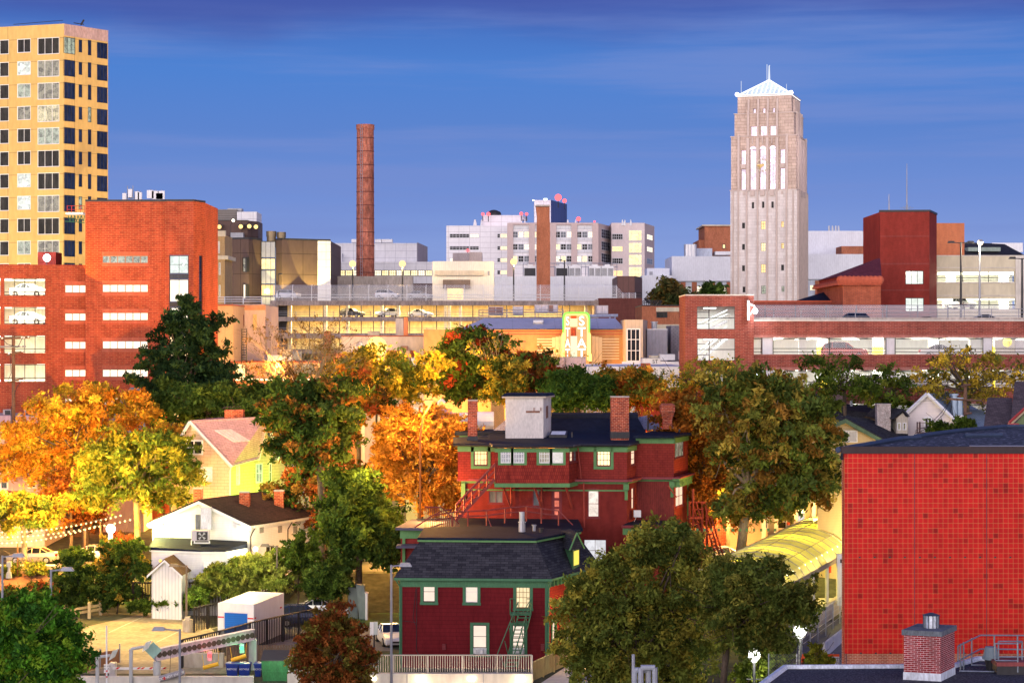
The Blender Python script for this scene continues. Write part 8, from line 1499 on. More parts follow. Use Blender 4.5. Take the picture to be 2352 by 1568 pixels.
for (xa,ya,xb,yb,dd,lb) in ((1738,1110,1868,1075,136,'yellow hanging clearance bar, left one nearer red signal'),(1978,1045,2104,1007,137.5,'yellow hanging clearance bar, right one nearer green signal')): o=thing('clearance_bar',lb,'clearance bar',S2(xa,ya,dd),'hanging clearance bars');m=MB();m.tube(S2(xa,ya,dd),S2(xb,yb,dd),.14,n=10);m.build('bar',YB,o);m=MB();[m.tube(S2(x,y,dd),S2(x+dx,y-110,dd),.02,n=4) for x,y,dx in ((xa+8,ya,-18),(xb-5,yb,10))];m.build('chain',YB,o)
o=thing('no_entry_bar','grey cylinder bar lettered do not enter, below gantry','clearance bar',S2(1470,1190,133));p_,q_=S2(1368,1207,133),S2(1575,1145,133);m=MB();m.tube(p_,q_,.22,n=14);m.build('bar',plain('bar_grey',(.30,.28,.28),.4),o);dd_=(q_-p_);tx=text(o,'lettering','DO NOT ENTER',(p_+q_)/2+Vector((0,-.24,.0)),.24,WHITE,(math.pi/2,-math.atan2(dd_.z,dd_.x),0));m=MB();[m.tube(q+Vector((0,-.22,0)),q+Vector((0,-.25,0)),.1,n=10) for q in (p_.lerp(q_,.2),p_.lerp(q_,.85))];m.build('no_entry_symbol',plain('marker_red',(.6,.02,.02)),o);m=MB();m.path([p_.lerp(q_,.4),p_.lerp(q_,.4)+Vector((.1,0,2.0))],.015,4);m.build('chain',DARK,o)
o=thing('diamond_sign','pale teal back of a diamond road sign at gantry end','sign',S2(1310,960,134));q=S2(1310,960,134.2);m=MB();m.hexa([q+Vector((-.58,0,0)),q+Vector((0,0,-.58)),q+Vector((.58,0,0)),q+Vector((0,0,.58))],[v+Vector((0,.03,0)) for v in (q+Vector((-.58,0,0)),q+Vector((0,0,-.58)),q+Vector((.58,0,0)),q+Vector((0,0,.58)))]);m.build('plate',plain('teal_plate',(.30,.48,.40),.4),o);m=MB();m.tube(q+Vector((0,.06,-.5)),q+Vector((.25,.1,-.8)),.04);m.build('bracket',GREY,o)
o=thing('barrier_gate','white parking barrier arm with red chevrons and control cabinet','barrier gate',S2(940,1190,135.5));dd=135.5;m=MB();m.box(S2.x(932,dd),S2.x(982,dd),dd,dd+.7,0,S2.z(1072,dd));m.build('cabinet',plain('cabinet_white',(.6,.58,.56),.5),o);m=MB();m.box(S2.x(965,dd),S2.x(1408,dd),dd-.12,dd-.06,S2.z(1123,dd),S2.z(1103,dd));am=m.build('arm',WHITE,o);m=MB()
for x in (985,1100,1165,1200,1270,1385): p0=S2(x,1121,dd-.13);p1=S2(x+30,1105,dd-.13);m.hexa([p0,p0+Vector((.18,0,0)),p1+Vector((.1,0,0)),p1-Vector((.08,0,0))],[v-Vector((0,.01,0)) for v in (p0,p0+Vector((.18,0,0)),p1+Vector((.1,0,0)),p1-Vector((.08,0,0)))])
m.build('red_chevron',plain('marker_red',(.6,.02,.02)),am)
o=thing('private_sign','small white private parking sign plate by barrier cabinet','sign',S2(912,1190,134.8));dd=134.8;block(o,'plate',S2,888,1080,935,1152,dd,.04,WHITE,None);[text(o,'lettering',s_,S2(911,1097+i*22,dd-.02),.15,DARK) for i,s_ in enumerate(('PRIVATE','AREA'))];m=MB();m.tube(S2(905,1190,dd+.1),S2(905,1152,dd+.1),.05);m.build('post',plain('post_rust',(.5,.15,.08),.7),o)
def bent(label,x,ytop,xe,ye,dd): o=thing('sensor_post',label,'post',(S2.x(x,dd),dd,-.3));m=MB();b0=Vector((S2.x(x,dd),dd,-.3));b1=S2(x,ytop,dd);b2=S2(xe,ye,dd);m.tube(b0,b1,.13,n=8);m.tube(b1,b2,.1,n=8);m.build('post',plain('post_grey',(.45,.46,.44)),o);m=MB();m.hexa([b2+Vector((-.12,-.05,-.35)),b2+Vector((.3,-.05,-.1)),b2+Vector((.3,.05,-.1)),b2+Vector((-.12,.05,-.35))],[b2+Vector((.15,-.1,.3)),b2+Vector((.55,-.1,.45)),b2+Vector((.55,.0,.45)),b2+Vector((.15,.0,.3))]);m.build('sensor',plain('sensor_pale',(.6,.62,.55),.5),o)
bent('grey bent sensor post nearer the green front tree',833,1020,945,1003,133);bent('grey bent sensor post right of the barrier arm root',1120,950,1230,930,133.5)
o=thing('flag_pole','slim white pole with red reflective marks beside barrier','pole',(S2.x(914,132),132,-3));m=MB();m.tube((S2.x(914,132),132,-3),S2(911,750,132),.06,.05);m.build('pole',WHITE,o);m=MB();[m.tube(S2(913,y,132),S2(913,y+12,132),.066) for y in (1130,1180)];m.build('red_mark',plain('marker_red',(.6,.02,.02)),o)
SV=plain('silver_pole',(.30,.31,.34),.55,.1,2,.2)
def cobra(label,c,x,ytop,dd,zb,side,kind='arm',col=SV,arm=.95): o=lamp_post('street_lamp',label,(c.x(x,dd),dd,zb),c.z(ytop,dd)-zb,[0 if side > 0 else 180],None,col,arm,.085,group='silver lamps around the lot');return o
cobra('silver pole lamp with head to the right, above front green tree',S2,436,268,122,-3,1);cobra('silver pole lamp with drooping head at far left edge',S2,20,150,124,-3,1);cobra('silver pole lamp with head to the left, beside the gantry',S2,1538,778,118,-3,-1,arm=1.2);cobra('tall silver pole lamp before the mansard house left corner',S3,1023,195,121,-3,1,arm=.8)
o=cobra('unlit dark flat lamp on concrete base at the lot corner',S2,1595,235,158,0,-1,col=plain('pole_brown',(.14,.11,.09),.6));q=Vector((S2.x(1605,158),158,0));m=MB();m.tube(q,q+Vector((0,0,.95)),.42,n=14);m.box(q.x-.2,q.x+.2,q.y-.2,q.y+.2,.95,1.2);m.build('concrete_base',CONC,o)
cobra('unlit thin brown pole lamp by the lilac thicket',S3,195,55,165,0,-1,col=plain('pole_brown',(.14,.11,.09)))
o=thing('guard_rail','pale wooden post-and-rail guard beside the parking lot','guard rail',gp(190,1425));P3=[gp(150,1421.5),gp(205,1420),gp(231,1412)];m=MB();WP=plain('wood_pale',(.50,.38,.20),.85,.2,2)
for q,h_ in zip(P3,(1.0,1.35,1.3)): q=Vector((q.x,q.y,0));m.box(q.x-.12,q.x+.12,q.y-.1,q.y+.1,0,h_)
m.build('post',WP,o);m=MB();A=gp(128,1430);
for h_ in (.55,.9): m.hexa([A+Vector((0,-.15,h_-.12)),P3[2]+Vector((.15,-.15,h_-.12)),P3[2]+Vector((.15,-.22,h_-.12)),A+Vector((0,-.22,h_-.12))],[A+Vector((0,-.15,h_+.1)),P3[2]+Vector((.15,-.15,h_+.1)),P3[2]+Vector((.15,-.22,h_+.1)),A+Vector((0,-.22,h_+.1))])
m.build('rail',WP,o)
def bin_(x0,x1,dd,lb): o=thing('recycling_bin',lb,'bin',(S2.x((x0+x1)/2,dd),dd+.3,0),'blue recycling bins');a0,a1_=S2.x(x0,dd),S2.x(x1,dd);z1_=S2.z(1085,dd);m=MB();m.hexa([(a0+.08,dd+.05,.0),(a1_-.08,dd+.05,0),(a1_-.08,dd+.65,0),(a0+.08,dd+.65,0)],[(a0,dd,z1_),(a1_,dd,z1_),(a1_,dd+.75,z1_),(a0,dd+.75,z1_)]);m.build('body',plain('bin_blue',(.008,.03,.22),.4),o);m=MB();m.box(a0-.03,a1_+.03,dd-.06,dd+.8,z1_,z1_+.09);m.build('lid',plain('bin_lid',(.012,.045,.26),.4),o);text(o,'lettering','RECYCLE',((a0+a1_)/2,dd-.01,z1_-.3),.16,WHITE)
bin_(1932,2034,136.5,'blue recycling bin, leftmost of three by wooden fence');bin_(2038,2138,136.6,'blue recycling bin, middle of three behind gantry post');bin_(2172,2236,136.7,'blue recycling bin beside the green dumpster')
o=thing('dumpster','green dumpster with black lid, floodlit, beside blue bins','dumpster',(P.x(632,135),135.6,0));dd=135;a0,a1_=P.x(600,dd),P.x(663,dd);m=MB();m.hexa([(a0+.1,dd,0),(a1_-.05,dd,0),(a1_-.05,dd+1.4,0),(a0+.1,dd+1.4,0)],[(a0,dd,1.35),(a1_,dd,1.35),(a1_,dd+1.6,1.7),(a0,dd+1.6,1.7)]);m.build('body',plain('dumpster_green',(.025,.15,.045),.5,.3,2),o);m=MB();m.hexa([(a0-.04,dd-.06,1.36),(a1_+.04,dd-.06,1.36),(a1_+.04,dd+1.64,1.71),(a0-.04,dd+1.64,1.71)],[(a0-.04,dd-.06,1.42),(a1_+.04,dd-.06,1.42),(a1_+.04,dd+1.64,1.86),(a0-.04,dd+1.64,1.86)]);m.build('lid',DARK,o);m=MB();m.box(a0+.1,a1_-.1,dd-.03,dd+.01,.55,.65);m.build('rib',plain('dumpster_green',(.03,.3,.06)),o);point(((a0+a1_)/2,dd-1.5,1.6),(.85,1,.75),80,.2)
m=MB();[m.box(P.x(520,142)+k*.2,P.x(520,142)+k*.2+.17,142,142.04,0,1.35+.03*(k % 3)) for k in range(28)];f_=m.build('wooden_fence',plain('fence_grey',(.14,.095,.07),.9,.3,3));tag(f_,'grey-brown board fence behind the bins and dumpster','fence');
m=MB();m.hexa([gp(312,1545),gp(436,1523),gp(436,1523)+Vector((0,.12,0)),gp(312,1545)+Vector((0,.12,0))],[v+Vector((0,0,1.9)) for v in (gp(312,1545),gp(436,1523),gp(436,1523)+Vector((0,.12,0)),gp(312,1545)+Vector((0,.12,0)))]) if False else m.hexa([P(184,1545,138),P(275,1520,142),P(275,1520,142.1),P(184,1545,138.1)],[P(184,1505,138),P(275,1490,142),P(275,1490,142.1),P(184,1505,138.1)]);o=m.build('wind_screen_fence',lined('screen_brown',(.28,.13,.06),.3,.8,.08,True));tag(o,'brown screened fence panel by the entry lane','fence');m=MB();[m.tube(P(x,y,dd),P(x,y-44,dd),.05) for x,y,dd in ((184,1546,138),(275,1521,142),(230,1533,140))];m.build('post',GREY,o)
m=MB();m.box(P.x(165,134),P.x(583,134),133.65,134.0,-3,.45);o=m.build('retaining_wall',CONC_L);tag(o,'pale concrete wall top along the bottom left edge','wall');m=MB();m.box(P.x(165,134),P.x(583,134),133.6,134.05,.45,.52);m.build('coping',CONC_L,o)
t=thing('entry_wall','long pale concrete wall with recessed lamps below white railing','wall',(P.x(900,134),134,-3));m=MB();m.box(P.x(660,133.7),P.x(1224,133.7),133.65,134.2,-3,.72);m.build('wall',CONC_L,t);m=MB();[m.box(P.x(x,133.6)-.25,P.x(x,133.6)+.25,133.55,133.66,.3,.5) for x in (742,855,966,1083,1196)];m.build('wall_lamp',glow('wall_lamp_warm',(1,.9,.6),10),t);m=MB();[m.box(P.x(x,133.6)-.02,P.x(x,133.6)+.02,133.62,133.66,-3,.72) for x in (935,1110)];m.build('joint',GREY,t)
WR=plain('railing_cream',(.62,.56,.46),.5,.08,2);railing('white_railing','cream metal picket railing before the maroon mansard house','railing',[Vector((P.x(664,134),133.95,.72)),Vector((P.x(1222,134),133.95,.72))],1.2,2.32,WR,1,.04,pick=.16)
for q0,q1 in ((P(1223,1560,134.5),P(1320,1533,141)),(P(1320,1533,141),P(1440,1500,149))): railing('yellow_railing','yellow-lit picket railing sloping up behind the front tree, '+('near section' if q0.y < 136 else 'far section'),'railing',[Vector((q0.x,q0.y,.0)),Vector((q1.x,q1.y,.3))],1.35,1.9,plain('railing_gold',(.60,.42,.14),.5),1,.045,pick=.17)
for x in (742,966,1196): point((P.x(x,133),132.9,.2),(1,.8,.5),60,.1)
for i,(x0,x1,y0,y1,mt,lb,dd) in enumerate(((712,780,362,466,plain('box_grey_green',(.13,.16,.15),.6),'dark grey-green utility cabinet under the columnar tree',165.5),(768,826,342,466,plain('box_sage',(.16,.20,.19),.6),'leaning sage utility cabinet beside the dark cabinet',165),(834,850,400,470,WHITE,'small white electric meter post right of cabinets',164.5))): o=thing('utility_cabinet',lb,'cabinet',S3((x0+x1)/2,y1,dd));m=MB();l_=.25 if i == 1 else 0;a0,a1_=S3.x(x0,dd),S3.x(x1,dd);z1_=S3.z(y0,dd);m.hexa([(a0+l_,dd,0),(a1_+l_,dd,0),(a1_+l_,dd+.8,0),(a0+l_,dd+.8,0)],[(a0,dd,z1_),(a1_,dd,z1_-.1),(a1_,dd+.8,z1_-.1),(a0,dd+.8,z1_)]);m.build('cabinet',mt,o);m=MB();m.hexa([(a0-.04,dd-.04,z1_),(a1_+.04,dd-.04,z1_-.08),(a1_+.04,dd+.84,z1_-.08),(a0-.04,dd+.84,z1_)],[(a0-.04,dd-.04,z1_+.06),(a1_+.04,dd-.04,z1_-.02),(a1_+.04,dd+.84,z1_-.02),(a0-.04,dd+.84,z1_+.06)]);m.build('lid',mt,o)
o=tag(MB().box(S3.x(868,148),S3.x(895,148),148,148.03,S3.z(705,148),S3.z(608,148)).build('parking_sign',WHITE),'plain white parking sign left of the white car','sign');m=MB();m.box(S3.x(896,148),S3.x(925,148),148,148.03,S3.z(700,148),S3.z(606,148));m.build('second_plate',plain('plate_pale',(.6,.66,.62),.5),o);m=MB();m.tube((S3.x(898,148),148.06,0),(S3.x(898,148),148.06,S3.z(606,148)),.05,n=4);m.build('post',DARK,o)
o=thing('pipe_sculpture','two nested grey pipe arches with a tall pole, bottom centre','bike rack',(P.x(1480,112),112,-3));c=S5;dd=112;m=MB();m.path([Vector((c.x(792,dd),dd,-3)),c(792,1318,dd),c(893,1318,dd),Vector((c.x(893,dd),dd,-3))],.16,8);m.build('arch',plain('pipe_galv',(.42,.46,.52),.6,.1,3),o);m=MB();m.path([Vector((c.x(838,dd),dd-.3,-3)),c(838,1300,dd-.3),c(940,1300,dd-.3),Vector((c.x(940,dd),dd-.3,-3))],.16,8);m.build('arch',plain('pipe_galv',(.4,.4,.4)),o);m=MB();m.tube((c.x(784,dd),dd,-3),c(784,1205,dd),.09,n=8);m.build('pole',plain('pipe_galv',(.4,.4,.4)),o)
m=MB();m.box(S1.x(-60,177),S1.x(405,177),177,177.5,1.5,3.05);o=m.build('planter_wall',plain('planter',(.42,.30,.20),.85,.15,1));tag(o,'low tan planter wall in front of the parked sedan','wall');m=MB();m.box(S1.x(-60,177),S1.x(407,177),176.95,177.55,3.05,3.14);m.build('coping',CONC_L,o);sheet_=MB();sheet_.poly((S1.x(-100,168),169.1,.04),(S1.x(420,168),169.1,.04),(S1.x(440,176),176.9,2.40),(S1.x(-100,176),176.9,2.40));struct('flower_bed',sheet_,plain('mulch',(.16,.07,.04),.95,.4,2))
o=thing('pedestal_meter','small pale utility pedestal beside the street tree trunk','utility box',S2(75,345,168));dd=168;block(o,'head',S2,55,205,92,248,dd,.3,CREAM,None);m=MB();q=S2(73,345,dd);m.tube((q.x,dd+.15,q.z),(q.x,dd+.15,S2.z(248,dd)),.12,n=6);m.tube((q.x,dd+.15,q.z),(q.x,dd+.15,q.z+.5),.28,.2,6);m.build('stem',CREAM,o)
BULB=glow('bulb',(1,.78,.3),3);WI=plain('wire_dark',(.05,.04,.03),.6)
for si,(x0,y0,x1,y1,sag,nb) in enumerate(((-20,1057,890,935,28,25),(-20,1092,960,967,24,26),(-20,1136,700,1016,26,20))):
 dd=177-si*1.5;o=thing('string_lights','strand of glowing bulbs over the street, '+('topmost','middle','lowest')[si]+' of the three','string lights',S1(x0,y0,dd),'strings of patio bulbs');pts=[]
 for k in range(nb+1): u=k/nb;pts.append(S1(x0+(x1-x0)*u,y0+(y1-y0)*u**1.5+sag*4*u*(1-u)*.5,dd+u*1.5))
 m=MB();m.path(pts,.015,3);m.build('wire',WI,o)
 pr=MB().ball((0,0,-.1),.085,8,5).build('bulb',BULB,o,True);pr.matrix_parent_inverse=inv(o);pr.location=pts[0]
 for q in pts[1:]: b=pr.copy();COL.objects.link(b);b.location=q
 for k in (4,12,20): point(pts[min(k,nb)]+Vector((0,0,-.4)),(1,.62,.2),380,.5)
for x,y0,lb in ((130,1135,'leftmost'),(625,1040,'middle'),(742,985,'rightmost')): dd=176;o=MB();o.tube((S1.x(x,dd),dd,.6),S1(x,y0,dd),.07,n=6);o=o.build('string_pole',plain('pole_rust',(.12,.05,.02),.6));tag(o,'dark slim pole holding string lights, '+lb+' of three','pole','poles of the string lights');m=MB();m.ball(S1(x,y0,dd),.1,6,4);m.build('finial',DARK,o)
p=S1(817,1040,180);o=thing('clock_sign_lamp','white glowing globe above a small white and blue sign','lamp',(p.x,180,1.7));m=MB();m.tube((p.x,180,1.7),(p.x,180,p.z),.07);m.build('post',DARK,o);MB().ball(p,.42,12,8).build('globe',glow('globe_blue',(.92,.97,1),7),o,True);block(o,'plate',S1,800,1075,830,1160,179.85,.05,WHITE,None);block(o,'blue_panel',S1,804,1082,826,1105,179.82,.03,plain('sign_blue',(.05,.15,.4),.5),None);point(p+Vector((0,-.8,0)),COOLW,220,.3)
o=thing('parking_meter','pale parking meter on slim post behind the sedan','parking meter',S2(496,225,176));dd=176;q=S2(496,225,dd);m=MB();m.tube(q-Vector((0,0,.5)),S2(496,130,dd),.05);m.build('post',GREY,o);m=MB();m.box(q.x-.35,q.x+.35,dd-.05,dd+.1,S2.z(128,dd),S2.z(120,dd));m.build('head',STEEL,o)
up=thing('utility_pole','tall dark utility pole with two crossarms at the far left','utility pole',(Z6.x(122,200),200,2.5));m=MB();m.tube((Z6.x(122,200),200,2.5),Z6(120,772,200),.24,.17,8);m.build('pole',WD,up)
for i,(x0,y0,x1,y1) in enumerate(((0,795,268,783),(-60,868,232,864),(62,940,212,908),(72,1185,210,1148))): m=MB();m.tube(Z6(x0,y0,199.8),Z6(x1,y1,199.8),.1,n=4);m.build('crossarm',WD if i != 1 else GREY,up)
m=MB();[m.tube(Z6(x,y,199.7),Z6(x,y-14,199.7),.09,n=6) for x,y in ((20,795),(195,788),(215,790),(255,785),(190,866),(80,935),(200,912))];m.build('insulator',WHITE,up);m=MB()
for pts in (((30,800),(60,840),(120,860)),((200,790),(160,870),(110,860)),((90,930),(100,1100),(70,1180)),((205,1150),(150,1230),(130,1290)),((100,1400),(98,1568))): m.path([Z6(x,y,199.6) for x,y in pts],.03,4)
m.build('wire',DARK,up)
for (c,x,y,xb,dd,lb,en,r_) in ((S4,285,186,228,172,'curved dark pole with burning orange lamp left of mansion',5500,.34),):
 q=c(x,y,dd);xx=c.x(xb,dd);o=thing('street_lamp',lb,'street lamp',(xx,dd,0));m=MB();m.path([Vector((xx,dd,0)),Vector((xx,dd,q.z-3)),Vector((xx+.25,dd,q.z-1.3)),Vector((xx+.9,dd,q.z-.2)),q+Vector((-.3,0,.15))],.11,8,.06);m.build('pole',plain('pole_rust',(.1,.05,.03)),o);m=MB();m.ball(q+Vector((0,0,.12)),.4,10,4,.4,0);m.build('lamp_head',DARK,o);MB().ball(q,r_,12,8).build('lens',glow('orange_lens',(1,.5,.1),2.6),o,True)
 point(q+Vector((0,-.9,-.3)),ORANGE,en,.4);point(q+Vector((-1.5,2,-.5)),ORANGE,en*.6,.4)
q=Z9(1470,305,228);o=thing('blazing_street_lamp','blazing yellow-orange globe street lamp above the olive-gold tree','street lamp',(q.x,228,3.2));m=MB();m.tube((q.x,228,3.2),(q.x,228,q.z),.14,n=8);m.build('pole',DARK,o);MB().ball(q,1.15,16,10).build('globe',glow('big_orange_globe',(1,.66,.16),2.4),o,True);point(q+Vector((0,-3.2,-1)),(1,.5,.09),22000,1.1);point(q+Vector((2,2.6,0)),(1,.6,.2),8000,1.);point(q+Vector((9,-12,-2)),(1,.5,.1),6500,.8);point(q+Vector((-10,-12,-2)),(1,.45,.08),6500,.8)
q=Z9(1325,300,236);o=thing('barn_lamp','small grey bell-shaped lamp on mast before stucco wall','lamp',(q.x,236,3.5));m=MB();m.tube((q.x,236,3.5),q,.06);m.build('mast',GREY,o);m=MB();m.tube(q,q+Vector((0,0,.6)),.55,.15,10);m.build('shade',STEEL,o)
q=S5(2152,222,186);o=thing('orange_wall_lamp','glowing orange street lamp peeking above the canopy crest','street lamp',(q.x,186,2.5));m=MB();m.tube((q.x,186,2.5),(q.x,186,q.z),.12);m.build('pole',DARK,o);MB().ball(q,.55,12,8).build('lens',glow('orange_lens2',(1,.62,.15),2.6),o,True);point(q+Vector((-1,-2.2,.2)),(1,.55,.1),1500,.3);point(q+Vector((-9,3,.5)),(1,.5,.1),3500,.4)
q=S1(1885,1190,169);o=thing('house_flood_lamp','starry white floodlight on the white house side wall','floodlight',q);MB().ball(q,.2).build('lens',glow('flood_warm',(1,.95,.8),8),o,True);m=MB();m.tube(q,q+Vector((.1,1.5,.1)),.04);m.build('arm',WHITE,o);point(q+Vector((.4,-.8,.1)),(1,.88,.5),800,.2)
q=S1(1183,1276,166);o=thing('garden_lamp','small orange lamp left of the shed roof','lamp',(q.x,166,0));MB().ball(q,.13).build('lens',glow('orange_lens',(1,.6,.2),22),o,True);m=MB();m.tube((q.x,166,0),q,.04);m.build('post',DARK,o);point(q+Vector((0,-.4,.1)),(1,.6,.2),160,.1)
point((P.x(40,186),181,9.5),ORANGE,8000,.5);point((P.x(60,180),174,15),(1,.50,.09),24000,.8);point((P.x(230,180),172,13),(1,.55,.1),17000,.8);point((P.x(400,178),172,15),(.95,.80,.15),4500,.8);point((P.x(150,186),183,6),(1,.4,.06),6000,.5);point((P.x(40,176),172.5,5),(1,.45,.06),1300,.4);point((P.x(290,182),181,5),(1,.45,.08),3000,.4);point((P.x(890,182),181,5),(1,.45,.08),4200,.4);point((P.x(1700,184),183,4.6),(1,.4,.08),2600,.4);point((P.x(380,178),172,7),(.95,.9,.25),1500,.5)  # warm fills added before trees and street, no lamp stands there
point((P.x(640,190),189,6.5),(.30,1,.03),3800,.3);point((P.x(556,188),187.5,5),(1,.62,.12),700,.2);point((P.x(480,184),183,8.5),(1,.55,.3),1800,.4)
spot((P.x(300,205),196,3.5),P(330,640,218),(1,.40,.04),34000,62,.12,.2);point((P.x(60,205),206,8),(1,.2,.04),5000,.5);point((P.x(430,208),210,6),(1,.5,.1),5000,.5)
spot((P.x(350,152),150,13),(P.x(350,152),152,0),(1,.70,.22),9000,95,.6,.4);spot((P.x(260,160),158,12),(P.x(260,160),158,0),(1,.70,.22),6000,95,.6,.4);point((P.x(560,160),160,6),(1,.9,.4),1500,.4);point((P.x(520,140),137,8),(1,.85,.55),1200,.4)  # spots added above the lot to brighten its surface, no fixtures
for x,w_ in ((-20,6000),(120,5000)): spot((P.x(x+40,240),238,9),P(x+60,300,266),(1,.80,.42),w_*6,70,.5,.5)
for x in (1090,1150,1240,1330): point((P.x(x,250),246,10),(1,.5,.1),6500,.6)
point((P.x(540,245),238,11),(1,.66,.26),7000,.6);point((P.x(600,236),231,9),(1,.5,.12),6500,.5);point((P.x(760,236),230,8),(1,.52,.12),6500,.5);point((P.x(950,255),250,12),(1,.8,.6),3500,.6)
spot((Z2.x(830,383),381.5,30.8),Z2(850,600,386),(1,.8,.2),9000,62,.12,.05);spot((Z2.x(1115,384),384,30.8),Z2(1110,600,389),(1,.8,.2),9000,62,.12,.05);spot((P.x(118,214),215.3,P.z(612,214)),P(330,520,217.6),(1,.5,.06),3000,88,.05,.05);point((Z2.x(625,378),377,33),(1,.8,.25),2600,.3);point((Z2.x(320,292),292,20),(1,.7,.2),4500,.5)  # third spot is added; its cone edge draws the diagonal on the brick tower
p_t=Vector((P.x(1760,400),396,0))
point((p_t.x-9,392,62),(1,.85,1),1100,.6);point((p_t.x+11,397,62),(1,.85,1),900,.6);point((p_t.x,385,74),(.9,.95,1),900,.6);point((p_t.x,372,30),(1,.85,.72),3000,1.)
point((P.x(1990,176),172,6),(1,.7,.25),2600,.4);point((P.x(1500,214),206,9),(1,.55,.15),4200,.5);point((P.x(1300,206),200,7),(1,.45,.1),2600,.5)
point((P.x(1000,168),163,9.5),(1,.45,.1),3000,.3);point((P.x(880,172),166,13),(1,.55,.12),3500,.5);point((P.x(660,186),177,15),(1,.6,.2),2600,.5);point((P.x(1590,178),176,8),(1,.45,.08),3800,.4);point((P.x(1650,169),168,10),(1,.5,.1),1000,.4);point((P.x(1060,136),131.5,-.8),(1,.72,.5),300,.3);point((P.x(1340,140),140,4),(1,.6,.2),420,.3)  # warm fills added near mansion and trees, without fixtures
spot((28,62,4),(26,86,15),(1,.20,.14),2500,95,.8,1.0)
point((P.x(100,92),90,4),(.75,1,.35),420,.4)

def sheet(name,pts,z,mat,n=1): m=MB();m.poly(*[(x,y,z if not callable(z) else z(x,y)) for x,y in pts]);return struct(name,m,mat)
m=MB();ys=[-20,133.6,133.6,169,177,260,700,4000];zs=[-3,-3,0,0,2.4,4,4,4]
for i in range(len(ys)-1): m.poly((-2500,ys[i],zs[i]),(2500,ys[i],zs[i]),(2500,ys[i+1],zs[i+1]),(-2500,ys[i+1],zs[i+1]))
struct('ground',m,plain('earth',(.06,.065,.035),.95,.5,.25))
ASPH=plain('asphalt',(.085,.082,.08),.9,.25,.35);LOTM=plain('asphalt_worn',(.30,.25,.17),.9,.34,.4);GRASS=plain('grass_green',(.035,.085,.02),.95,.5,1.);GRAV=plain('gravel_lot',(.13,.12,.13),.95,.4,2.)
sheet('parking_lot',[(P.x(200,140),138),(P.x(560,141),138),(P.x(520,152),152),(P.x(445,168),168.8),(P.x(330,168),168.8),(P.x(150,158),158)],.006,LOTM)
sheet('street',[(-90,178.2),(90,178.2),(90,187),(-90,187)],lambda x,y: 2.4+1.6*(y-177)/83+.02,ASPH)
sheet('gravel_yard',[(P.x(560,150),150),(P.x(905,150),148),(P.x(905,166),166),(P.x(640,170),168)],.006,GRAV)
sheet('lawn',[(P.x(800,161),161),(P.x(925,161),161),(P.x(925,168.9),168.9),(P.x(780,168.9),168.9)],.012,GRASS)
sheet('lawn',[(P.x(860,135),135.6),(P.x(935,135),135.6),(P.x(935,147),147),(P.x(860,147),147)],.012,GRASS)
sheet('road',[(10,60),(60,60),(60,133.4),(10,133.4)],-2.99,ASPH)
sheet('ramp_road',[(P.x(1800,140),134),(60,134),(60,185.9),(P.x(1830,160),160)],lambda x,y: (.01 if y < 169 else 2.62),plain('asphalt_blue',(.12,.12,.14),.9,.2,.5))
sheet('walkway',[(P.x(1240,136),134),(P.x(1420,140),134),(P.x(1470,148),150),(P.x(1370,150),150)],.015,CONC_L)
for i,(xa,ya,xb,yb) in enumerate(((250,1452,330,1415),(360,1474,440,1435),(458,1450,500,1440))):
 da,db=H*FOC/(ya-CY),H*FOC/(yb-CY);a,b=P(xa,ya,da),P(xb,yb,db);v=(b-a).normalized();s=Vector((-v.y,v.x,0))*.06;m=MB();m.poly(a-s+Vector((0,0,.012)),a+s+Vector((0,0,.012)),b+s+Vector((0,0,.012)),b-s+Vector((0,0,.012)));struct('bay_line',m,plain('line_paint',(.5,.48,.4),.8,.4,3.))
w=bpy.data.worlds.new("World");bpy.context.scene.world=w;w.use_nodes=True;nt=w.node_tree;nt.nodes.clear();out=nd(nt,'ShaderNodeOutputWorld');bg=nd(nt,'ShaderNodeBackground');nt.links.new(bg.outputs[0],out.inputs[0])
tc=nd(nt,'ShaderNodeTexCoord');sx=nd(nt,'ShaderNodeSeparateXYZ');nt.links.new(tc.outputs['Generated'],sx.inputs[0])
cr=nd(nt,'ShaderNodeValToRGB');nt.links.new(sx.outputs[2],cr.inputs[0]);e=cr.color_ramp.elements
stops=[(0,'98a9d6'),(.035,'8599cf'),(.07,'6c88c9'),(.105,'577dc3'),(.135,'4a7bc6'),(.155,'446fbb'),(.168,'4261ae'),(.19,'3c54a4'),(.5,'3a55a0'),(1,'3450a0')]
e[0].position,e[0].color=stops[0][0],lin(stops[0][1]);e[1].position,e[1].color=1,lin(stops[-1][1])
for p_,c_ in stops[1:-1]: n=e.new(p_);n.color=lin(c_)
mp=nd(nt,'ShaderNodeMapping');mp.inputs['Scale'].default_value=(1.6,1.6,26);mp.inputs['Location'].default_value=(.3,.2,.4);mp.inputs['Rotation'].default_value=(0,math.radians(2.5),0);nt.links.new(tc.outputs['Generated'],mp.inputs[0])
nz=nd(nt,'ShaderNodeTexNoise');nz.inputs['Scale'].default_value=2.6;nz.inputs['Detail'].default_value=7;nz.inputs['Roughness'].default_value=.55;nt.links.new(mp.outputs[0],nz.inputs['Vector'])
mr=nd(nt,'ShaderNodeMapRange');mr.interpolation_type='SMOOTHSTEP';mr.inputs['From Min'].default_value=.42;mr.inputs['From Max'].default_value=.68;mr.inputs['To Max'].default_value=.6;nt.links.new(nz.outputs['Fac'],mr.inputs[0])
mx=nd(nt,'ShaderNodeMix',data_type='RGBA');mx.inputs[7].default_value=lin('7086c4');nt.links.new(mr.outputs[0],mx.inputs[0]);nt.links.new(cr.outputs[0],mx.inputs[6])
